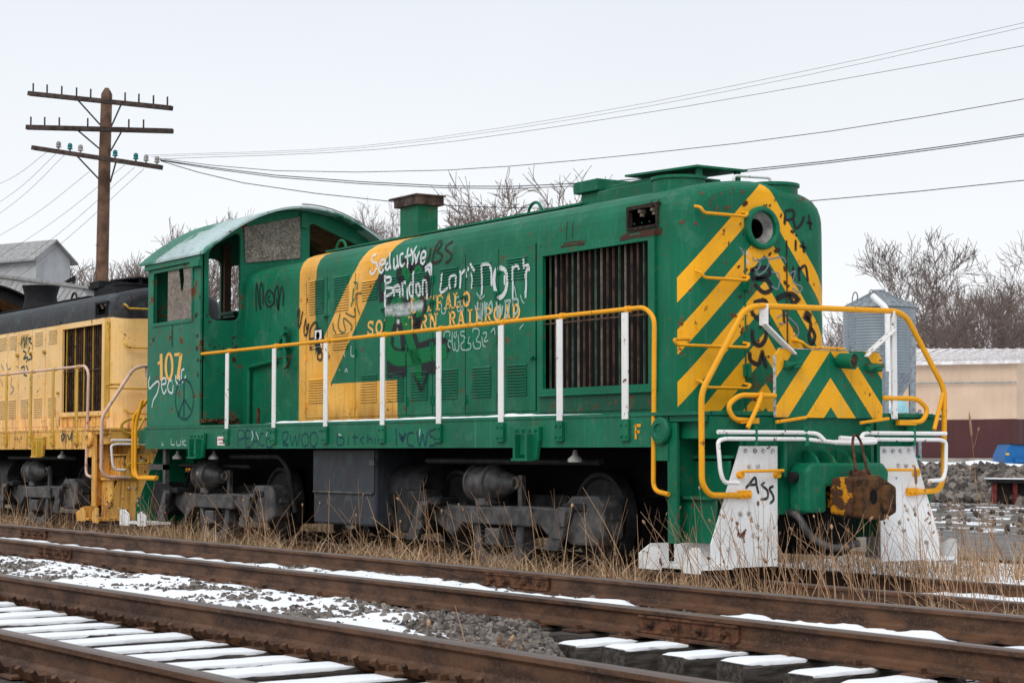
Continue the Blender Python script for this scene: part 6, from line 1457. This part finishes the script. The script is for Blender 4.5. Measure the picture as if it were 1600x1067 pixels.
for a in range(6):
    t = a*math.pi/3+0.35; b = MB(); x_, y_ = sx+(rad+0.02)*math.cos(t), sy+(rad+0.02)*math.sin(t); b.box(x_-0.04,x_+0.04,y_-0.04,y_+0.04,szb-0.3,zb_+0.9); b.build('leg', MT['galv2'], silo)
b = MB(); pw = [cam_point(1363,462,66.6), cam_point(1381,478,66.3), cam_point(1387,488,66.2), cam_point(1389,580,66.2), cam_point(1390,655,66.2)]; b.tube(pw, 0.115, 12); b.build('white_pipe', plain('white_pipe_paint', (0.78,0.78,0.78), 0.5, var=0.06), silo, smooth=40)
for x_ in (1336, 1362):
    b = MB(); b.tube(spline([cam_point(x_-4,483 if x_ < 1350 else 476,66.6), cam_point(x_-4,464 if x_ < 1350 else 458,66.6), cam_point(x_,456 if x_ < 1350 else 453,66.6), cam_point(x_+4,462 if x_ < 1350 else 458,66.8), cam_point(x_+3,470 if x_ < 1350 else 464,67.2)], 0.1), 0.025, 5); b.build('ladder_hoop', MT['galv2'], silo, smooth=60)
b = MB()
for s in (0, 10): b.tube([cam_point(1326+s, 484, 66.4), cam_point(1326+s, 640, 66.4)], 0.018, 4)
b.build('ladder', MT['galv2'], silo)
# light blue feed auger box beside the silo legs
bb = cam_point(1403, 722, 64.0)
au = thing('feed_bin', (bb.x, bb.y, 0.7), 'small light blue bin in a grey steel frame under the silo', 'bin')
MT['ltblue'] = plain('light_blue_paint', (0.36, 0.66, 0.74), 0.6, var=0.08); b = MB(); k = 64/2980
def slab(pts, th): 
    n = len(pts); return [p for p in pts]+[p+ey*th for p in pts], [tuple(range(n)), tuple(range(2*n-1, n-1, -1))]+[(i, n+i, n+(i+1) % n, (i+1) % n) for i in range(n)]
b.add(*slab([cam_point(1396,640,64), cam_point(1414,624,64), cam_point(1420,640,64), cam_point(1420,722,64), cam_point(1396,722,64)], 1.0)); b.build('bin_body', MT['ltblue'], au)
for x0, x1, y0, y1 in ((1423,1431,500,726),(1384,1389,580,726),(1436,1440,640,726)):
    b = MB(); b.add(*slab([cam_point(x0,y0,63.6), cam_point(x1,y0,63.6), cam_point(x1,y1,63.6), cam_point(x0,y1,63.6)], 0.15)); b.build('frame_post', MT['galv2'], au)
for p0, p1 in (((1396,646,63.8),(1440,645,63.8)),((1396,690,63.8),(1422,690,63.8)),((1398,650,63.8),(1420,690,63.8))):
    b = MB(); b.cyl(cam_point(*p0), cam_point(*p1), 0.03, n=6); b.build('frame_bar', MT['galv2'], au)

# ------------------------------------------------------------------ warehouse
def siding(name, col):
    g = G(name); P, x, y, z, _ = g.pos(); n = g.noise(0.8, 3); u = g.ma('ADD', g.ma('MULTIPLY', x, RT.x), g.ma('MULTIPLY', y, RT.y)); wv = g.ma('SINE', g.ma('MULTIPLY', u, 20.9)); c = g.mix(1.0, col, g.gray(g.rng(n, 0.3, 0.7, 0.9, 1.08)), 'MULTIPLY')
    g.bump(wv, 0.5, 0.02); return g.done(c, 0.65)
MT['tan'] = siding('tan_metal_siding', (0.60, 0.44, 0.32)); MT['maroon'] = siding('maroon_metal_siding', (0.070, 0.026, 0.027)); MT['conc'] = plain('weathered_concrete', (0.27, 0.245, 0.22), 0.9, var=0.25, scale=1.5)
MT['roofsnow'] = plain('thin_snow_on_metal_roof', (0.66, 0.60, 0.58), 0.8, var=0.12, scale=2.5, col2=(0.80, 0.78, 0.78))
wh = thing('warehouse', (-42, 46.5, 0.7), 'low tan and maroon metal warehouse with a snowy roof on the right', 'building')
def wall_quad(name, m, xa, ya0, ya1, da, xb, yb0, yb1, db, th=0.2):
    b = MB(); b.add(*slab([cam_point(xa,ya0,da), cam_point(xb,yb0,db), cam_point(xb,yb1,db), cam_point(xa,ya1,da)], th)); return b.build(name, m, wh)
wall_quad('upper_wall', MT['tan'], 1280, 571, 658, 82, 1589, 566, 655, 78); wall_quad('lower_wall', MT['maroon'], 1280, 657, 716, 82, 1589, 654, 716, 78); wall_quad('foundation', MT['conc'], 1280, 715.5, 740, 81.9, 1591, 715.5, 740, 77.9)
wall_quad('upper_wall', MT['tan'], 1589.2, 566, 655, 78, 1720, 571, 656, 84); wall_quad('lower_wall', MT['maroon'], 1589.2, 654, 716, 78, 1720, 655.5, 716, 84)
b = MB(); r0, r1, r2, r3 = cam_point(1275,569,81.7), cam_point(1593,563,77.7), cam_point(1720,545,90), cam_point(1275,545,92); b.add([r0,r1,r2,r3]+[p-Vector((0,0,0.12)) for p in (r0,r1,r2,r3)], [(0,1,2,3),(4,7,6,5),(0,4,5,1),(1,5,6,2)])
b.build('roof', MT['roofsnow'], wh)
b = MB()
for i in range(26):
    f = i/25; b.tube([r0.lerp(r1, f)+Vector((0,0,0.02)), r3.lerp(r2, f)+Vector((0,0,0.02))], 0.035, 4)
b.build('roof_ribs', MT['roofsnow'], wh)['kind'] = 'stuff'
b = MB(); b.tube([cam_point(1280,601,81.8), cam_point(1500,598,79), cam_point(1588,597,77.9)], 0.03, 5); b.build('conduit', MT['galv2'], wh)
# dumpster
MT['blue'] = paint('blue_dumpster_paint', (0.012, 0.115, 0.33), rust=0.2, fade=0.15)
dd = 64.0; dmp = thing('dumpster', tuple(cam_point(1590, 734, dd)), 'blue steel dumpster at the right edge in front of the warehouse', 'dumpster')
b = MB(); b.add(*slab([cam_point(1570,712,dd), cam_point(1578,694,dd), cam_point(1640,698,dd), cam_point(1640,736,dd), cam_point(1571,731,dd)], 1.6)); b.build('body', MT['blue'], dmp)
b = MB(); b.add(*slab([cam_point(1578,692.5,dd-.05), cam_point(1640,696.5,dd-.05), cam_point(1640,698.5,dd-.05), cam_point(1578,694.2,dd-.05)], 1.7)); b.build('lid', MT['truckdark'], dmp)
b = MB(); b.add(*slab([cam_point(1586,716,dd-.15), cam_point(1640,718,dd-.15), cam_point(1640,724,dd-.15), cam_point(1586,722,dd-.15)], 0.16)); b.build('fork_pocket', MT['blue'], dmp)
b = MB(); b.add(*slab([cam_point(1571.5,707.5,dd-.02), cam_point(1577,707.5,dd-.02), cam_point(1577,711,dd-.02), cam_point(1571.5,711,dd-.02)], 0.03)); b.build('yellow_sticker', MT['ydirty'], dmp)
# rubble bank and guard posts
def bank(x, t): return 26.2+3.5*t
rubble = stones('rubble_bank', 'bank of dark broken rubble stones below the warehouse', 6500, (-40, -14), bank, 17, 0.07, 0.19, lambda x, y: height(x, y)+0.05)
stones('yard_rubble', 'scattered rubble and clods on the rough yard beyond the road', 1300, (-34, 4), lambda x, t: 11.8+14.3*t, 19, 0.03, 0.10, lambda x, y: height(x, y)+0.01)
def sn_bank(x, y):
    g = height(x, y); z = g+0.02+0.25*N(x, y, 0.45, 61)+0.12*N(x, y, 1.6, 6)-0.12; z += 0.25*sstep(y, 29.0, 30.0)-0.1*sstep(31, y, y+1)
    return z, g
sheet('bank_snow', 'snow patches on the rubble bank', -42, -13, 25.0, 33, 0.3, sn_bank)
MT['redpost'] = plain('dark_red_post_paint', (0.16, 0.028, 0.025), 0.7, var=0.3)
bar = thing('guard_rail', tuple(cam_point(1575, 784, 50)), 'snow topped guard rail on dark red posts before the rubble bank', 'guard rail')
for x_ in (1551, 1583, 1625):
    b = MB(); b.add(*slab([cam_point(x_,751,50), cam_point(x_+7,751,50), cam_point(x_+6,786,50), cam_point(x_+1,786,50)], 0.15)); b.build('post', MT['redpost'], bar)
b = MB(); b.add(*slab([cam_point(1545,748.5,49.9), cam_point(1640,749.5,49.9), cam_point(1640,755,49.9), cam_point(1545,754,49.9)], 0.3)); b.build('beam', MT['truckdark'], bar)
b = MB(); b.add(*slab([cam_point(1550,754,50.2), cam_point(1640,755,50.2), cam_point(1640,786,50.2), cam_point(1550,784,50.2)], 0.1)); b.build('dark_fill_panel', plain('dark_fill', (0.03,0.022,0.02), 0.9), bar)  # added dark panel, paints in the dark space behind the posts
b = MB(); b.add(*slab([cam_point(1544,746.3,49.85), cam_point(1640,747.3,49.85), cam_point(1640,749.3,49.85), cam_point(1544,748.3,49.85)], 0.4)); b.build('snow', MT['snow'], bar)
# ------------------------------------------------------------------ bare trees
def bare_tree(seed, h, spread, stems=1, levels=6, dens=1.0):
    rnd = random.Random(seed); T = MB(); C = MB()
    def grow(p, d, L, r, lev):
        n = 3 if lev < 3 else 2; r = max(r, 0.009); pts = [p]; rr = [r]; q = p; dd = d
        for i in range(n):
            dd = (dd+Vector((rnd.gauss(0, .13), rnd.gauss(0, .13), rnd.gauss(0, .08)+0.03))).normalized(); q = q+dd*(L/n); pts.append(q); rr.append(max(0.008, r*(1-0.42*(i+1)/n)))
        (T if lev < 2 else C).tube(pts, rr, 7 if lev < 2 else 4 if lev < 4 else 3, cap=False)
        if lev >= levels: return
        kids = rnd.choice((2, 3, 3)) if lev < 3 else rnd.choice((2, 3, 3, 4))
        for k in range(kids):
            f = rnd.uniform(0.45, 1.0) if k else 1.0; i = min(n-1, int(f*n)); bp = pts[i].lerp(pts[i+1], f*n-i) if f < 1 else pts[-1]
            ax = dd.orthogonal().normalized(); ax.rotate(Quaternion(dd, rnd.uniform(0, 6.28))); nd = dd.copy(); nd.rotate(Quaternion(ax, rnd.uniform(0.22, 0.75)*spread)); nd.z += 0.10; nd.normalize()
            grow(bp, nd, L*rnd.uniform(0.62, 0.86), rr[-1]*rnd.uniform(0.55, 0.8) if k else rr[-1]*0.92, lev+1)
        if lev >= 2:                                     # side twigs
            for k in range(int((3 if lev < 5 else 2)*dens)):
                f = rnd.random(); i = min(n-1, int(f*n)); bp = pts[i].lerp(pts[i+1], f*n-i); nd = (dd+Vector((rnd.gauss(0, .8), rnd.gauss(0, .8), rnd.gauss(0, .5)+.2))).normalized(); e = bp+nd*L*rnd.uniform(.25, .6)
                C.tube([bp, bp.lerp(e, .5)+Vector((0, 0, rnd.uniform(-.05, .05)*L)), e], [0.011, 0.010, 0.007], 3, cap=False)
    for s in range(stems):
        a = rnd.uniform(0, 6.28); lean = 0.0 if stems == 1 else 0.32
        grow(Vector((0.25*s*math.cos(a), 0.25*s*math.sin(a), 0)), Vector((lean*math.cos(a), lean*math.sin(a), 1)).normalized(), h*0.27, h*0.022/(1 if stems == 1 else 1.4), 0)
    zmax = max(v[2] for v in C.v); k = h/zmax
    for m_ in (T, C): m_.v = [(v[0]*k, v[1]*k, v[2]*k) for v in m_.v]
    return T.mesh('trunk', MT['bark'], smooth=60), C.mesh('crown', MT['twig'], smooth=60)
TREES = [bare_tree(11, 10, 1.05, 1, 7, 0.7), bare_tree(23, 10, 1.0, 4, 6, 0.7), bare_tree(37, 10, 1.2, 1, 7, 0.7), bare_tree(52, 10, 0.8, 2, 6, 1.0)]
print('TREE FACES', [len(c.polygons) for t, c in TREES])
def tree(kind, px, pytop, depth, label, rz=0.0, sxy=1.0):
    base = cam_point(px, 706, depth); z0 = 0.6 if depth < 200 else 0.5; topz = CAM.z+(706-pytop)*depth/2980; h = topz-z0
    t = thing('bare_tree', (base.x, base.y, z0), label, 'tree', 'bare winter trees in the background')
    for nm, me in zip(('trunk', 'crown'), TREES[kind]):
        o_ = bpy.data.objects.new(nm, me); COL.objects.link(o_); o_.parent = t; o_.scale = (h/10*sxy, h/10*sxy, h/10); o_.rotation_euler = (0, 0, rz); ORG[o_.name] = ORG[t.name]
TR = [(0,1525,356,105,'large spreading bare tree above the warehouse roof',0.3,1.1),(1,1470,432,112,'dense bare tree just right of the silo',1.0,1.1),(3,1575,379,118,'upright bare tree near the right edge above the warehouse',2.1,.95),
 (2,1640,354,105,'bare tree cut by the right edge of the picture',0.9,1.0),(1,1418,474,125,'low bare tree partly behind the silo roof',2.0,1.3),(3,1322,478,130,'bare tree seen left of the silo',0.2,1.0),(1,1305,484,120,'low bare thicket tree between the hood and the silo',3.3,1.2),(1,1590,446,126,'short dense bare tree at the right behind the roof',0.7,1.4),
 (2,735,262,95,'wide crowned bare tree rising behind the hood by the stack',1.9,1.15),(2,615,300,100,'bare tree behind the exhaust stack',4.2,.6),(3,830,308,110,'small bare tree top right of the wide crowned one',1.1,.6),
 (0,298,322,100,'bare tree behind the cab roof',2.7,.7),(3,212,360,90,'upright bare tree between the pole and the cab',0.5,.85),(1,112,388,88,'dense bare tree left of the utility pole',1.5,1.0),(1,182,392,92,'dense bare tree right behind the utility pole',3.1,.95),(0,358,344,85,'bare tree seen through the open cab window',1.2,.9),(3,395,364,90,'bare tree seen through the rear of the cab',4.4,.8)]
for k_, px, pt, dpt, lab, rz, sxy in TR: tree(k_, px, pt, dpt, lab, rz, sxy)
# a far wood closing the horizon
fw_t, fw_c = bare_tree(91, 10, 1.0, 4, 5, 1.0); fm = MB(); rf_ = random.Random(4)
for i in range(34):
    base = cam_point(-150+i*58+rf_.uniform(-20, 20), 706, rf_.uniform(190, 260)); a_ = rf_.uniform(0, 6.28); s_ = rf_.uniform(0.62, 0.95); ca, sa = math.cos(a_)*s_*1.2, math.sin(a_)*s_*1.2
    for me in (fw_t, fw_c): fm.add([(base.x+v.co.x*ca-v.co.y*sa, base.y+v.co.x*sa+v.co.y*ca, 0.4+v.co.z*s_) for v in me.vertices], [tuple(p.vertices) for p in me.polygons])
tag(fm.build('far_wood', MT['twig']), 'low far off belt of bare trees on the horizon', 'wood', kind='stuff')
# ------------------------------------------------------------------ dry grass and weeds
def blades(name, label, n, pos, hmin, hmax, seed, lean=0.5, wd=0.0035, mat='grass', curl=0.6):
    rnd = random.Random(seed); V = []; F = []
    for _ in range(n):
        x, y, hs = pos(rnd)
        if x is None: continue
        z = height(x, y)-0.01; h = rnd.uniform(hmin, hmax)*hs; a = rnd.uniform(0, 6.28); l = abs(rnd.gauss(0, lean))*h; dx, dy = math.cos(a), math.sin(a); w_ = wd*rnd.uniform(.7, 1.5); px, py = -dy*w_, dx*w_
        b = len(V); k = 4; c = rnd.uniform(0, curl)
        for i in range(k+1):
            t = i/k; o = l*(t**1.7); zz = h*(t-c*0.42*t**3); ww = 1-0.85*t
            V += [(x+dx*o-px*ww, y+dy*o-py*ww, z+zz), (x+dx*o+px*ww, y+dy*o+py*ww, z+zz)]
        F += [(b+2*i, b+2*i+1, b+2*i+3, b+2*i+2) for i in range(k)]
    m = MB(); m.add(V, F); return tag(m.build(name, MT[mat]), label, 'grass', kind='stuff')
CL = [(random.Random(i).uniform(-17, 9), random.Random(i+999).uniform(-3.35, -0.6)) for i in range(70)]
def p_side(r):
    ci = int(70*r.random()**1.35); cx, cy = CL[ci]; x = r.gauss(cx, 0.20); y = r.gauss(cy, 0.16)
    if y > -0.3 or y < ymid(x)+0.86 or x > 8: return None, None, None
    return x, y, (0.45+0.85*((ci*0.618) % 1.0))*(1.0 if x < 0.3 else 0.6)*(0.55+0.45*sstep(-y, 0.5, 2.4))
blades('dry_grass', 'dry straw coloured grass along the near side of the locomotives', 12000, p_side, 0.08, 0.40, 1, 1.2, 0.0042)
def p_mat(r):
    x = r.uniform(-17, 3.5); y = r.uniform(ymid(x)+0.86, -0.7); 
    return x, y, 1.0 if x < 0.6 else 0.7
blades('flattened_grass', 'low flattened straw on the ground beside the middle track', 9000, p_mat, 0.03, 0.12, 2, 1.8, 0.0034, curl=1.0)
def p_right(r):
    x = r.uniform(-3, 9); y = r.uniform(-3.3, 4.5)
    if y > 0.2+0.3*(x) and r.random() < 0.6: return None, None, None
    return x, y, 1.0 if mnoise.noise(Vector((x*0.7, y*0.7, 4))) > -0.1 else 0.5
blades('weedy_grass', 'brown dry grass and weeds on the snowy ground ahead of the locomotive', 3000, p_right, 0.05, 0.20, 3, 1.2, 0.0032)
def p_far(r): return r.uniform(-17, 0.3), r.uniform(1.2, 4.2), 1.0
blades('far_grass', 'dry grass on the far side of the locomotives', 7000, p_far, 0.15, 0.45, 21, 0.7, 0.005)
def weed_mesh(seed, h, head):
    rnd = random.Random(seed); m = MB(); a = rnd.uniform(0, 6.28); ln = rnd.uniform(0.05, 0.45)*h; P = [Vector((math.cos(a)*ln*t**1.5, math.sin(a)*ln*t**1.5, h*t)) for t in (0, .25, .5, .75, 1)]
    m.tube(P, [0.0045, 0.004, 0.0034, 0.0026, 0.0015], 4)
    for k in range(rnd.randint(3, 8)):
        t = rnd.uniform(0.35, 0.95); i = min(3, int(t*4)); p = P[i].lerp(P[i+1], t*4-i); b_ = rnd.uniform(0, 6.28); L = rnd.uniform(0.08, 0.24)*h; e = p+Vector((math.cos(b_)*L*.55, math.sin(b_)*L*.55, L)); m.tube([p, p.lerp(e, .5)+Vector((0, 0, -.02*h)), e], [0.0026, 0.002, 0.0012], 3)
        if head: m.lathe([(0,0.002),(0.008,0.009),(0.02,0.011),(0.032,0.006),(0.04,0.001)], e, (e-p), 6)
    if head == 2: m.lathe([(0,0.003),(0.02,0.012),(0.10,0.014),(0.17,0.008),(0.2,0.001)], P[-1], P[-1]-P[-2], 7)
    elif head: m.lathe([(0,0.002),(0.012,0.016),(0.03,0.018),(0.045,0.010),(0.055,0.002)], P[-1], P[-1]-P[-2], 7)
    return m.mesh('dry_weed', MT['weed'])
def weeds(name, label, seed, n, pos, hmin, hmax, head=0.25, thin=1.0):
    """a stand of thin leaning stalks with a few side shoots and seed heads"""
    rnd = random.Random(seed); m = MB()
    for _ in range(n):
        x, y = pos(rnd)
        if y < ymid(x)+0.95 and hmax > 0.35: continue
        h = rnd.uniform(hmin, hmax); a = rnd.gauss(3.5, 1.3); ln = abs(rnd.gauss(0.35, 0.35))*h; o = Vector((x, y, height(x, y)-0.02))
        P = [o+Vector((math.cos(a)*ln*t**1.4, math.sin(a)*ln*t**1.4, h*(t-0.10*t*t*ln/h))) for t in (0, .33, .66, 1)]
        m.tube(P, [0.0042*thin, 0.0036*thin, 0.0028*thin, 0.0014*thin], 3)
        for k in range(rnd.choice((0, 0, 1, 2, 3))):
            t = rnd.uniform(0.45, 0.95); i = min(2, int(t*3)); p = P[i].lerp(P[i+1], t*3-i); b_ = rnd.uniform(0, 6.28); L = rnd.uniform(0.10, 0.28)*h; e = p+Vector((math.cos(b_)*L*.4, math.sin(b_)*L*.4, L)); m.tube([p, p.lerp(e, .5)+Vector((0, 0, -.02*h)), e], [0.0024*thin, 0.0018*thin, 0.001], 3)
            if rnd.random() < head: m.lathe([(0,0.002),(0.008,0.007),(0.02,0.009),(0.03,0.004)], e, (e-p), 5)
        if rnd.random() < head: m.lathe([(0,0.002),(0.012,0.011),(0.03,0.012),(0.045,0.003)], P[-1], P[-1]-P[-2], 6)
    return tag(m.build(name, MT['weed']), label, 'weeds', kind='stuff')
weeds('dry_weeds', 'thin dry weed stalks standing in the straw beside the locomotives', 5, 260, lambda r: (lambda k: (CL[k][0]+r.gauss(0, .3), min(-1.2, CL[k][1]+r.gauss(0, .2))))(r.randrange(70)), 0.35, 1.0, 0.10)
weeds('front_weeds', 'thin brown weed stalks growing around the locomotive front', 6, 190, lambda r: (r.uniform(-0.3, 3.4), r.uniform(-2.7, 1.4)), 0.3, 0.85, 0.08)
weeds('verge_weeds', 'thin brown brush along the near edge of the road', 10, 260, lambda r: (r.uniform(-9, 4), r.uniform(3.0, 5.6)), 0.3, 0.9, 0.05, 1.3)
weeds('yard_weeds', 'tall reddish brown weed stalks at the right beyond the middle track', 8, 190, lambda r: (r.uniform(0.5, 6.5), r.uniform(-2.2, 3.0)), 0.35, 1.1, 0.06)
weeds('rail_weeds', 'short dry stalks beside the nearest rail in the foreground', 9, 16, lambda r: ((lambda x: (x, ynear(x)+r.uniform(0.85, 1.2)))(r.uniform(5.2, 6.4))), 0.15, 0.34, 0.4)
for i, (px, py, zz, sc_, lab) in enumerate(((1535, 905, -0.1, 1.3, 'tallest dry weed with a thick seed spike right of the locomotive'), (1440, 930, -0.1, 0.9, 'dry weed with a seed spike beside the right white pilot plate'), (1590, 915, -0.1, 0.8, 'dry weed with a seed spike at the right edge of the picture'), (1236, 905, -0.1, 0.75, 'dry weed with a seed spike between the white plate and the coupler'))):
    r_ = (FW + RT*((px-800)/2980) - UP*((py-533.5)/2980)); t_0 = (zz-CAM.z)/r_.z; p = CAM+r_*t_0
    tag(inst('spiked_weed', weed_mesh(77+i, 1.1, 2), p, scale=(1, 1, sc_)), lab, 'weed', 'spiked weeds')
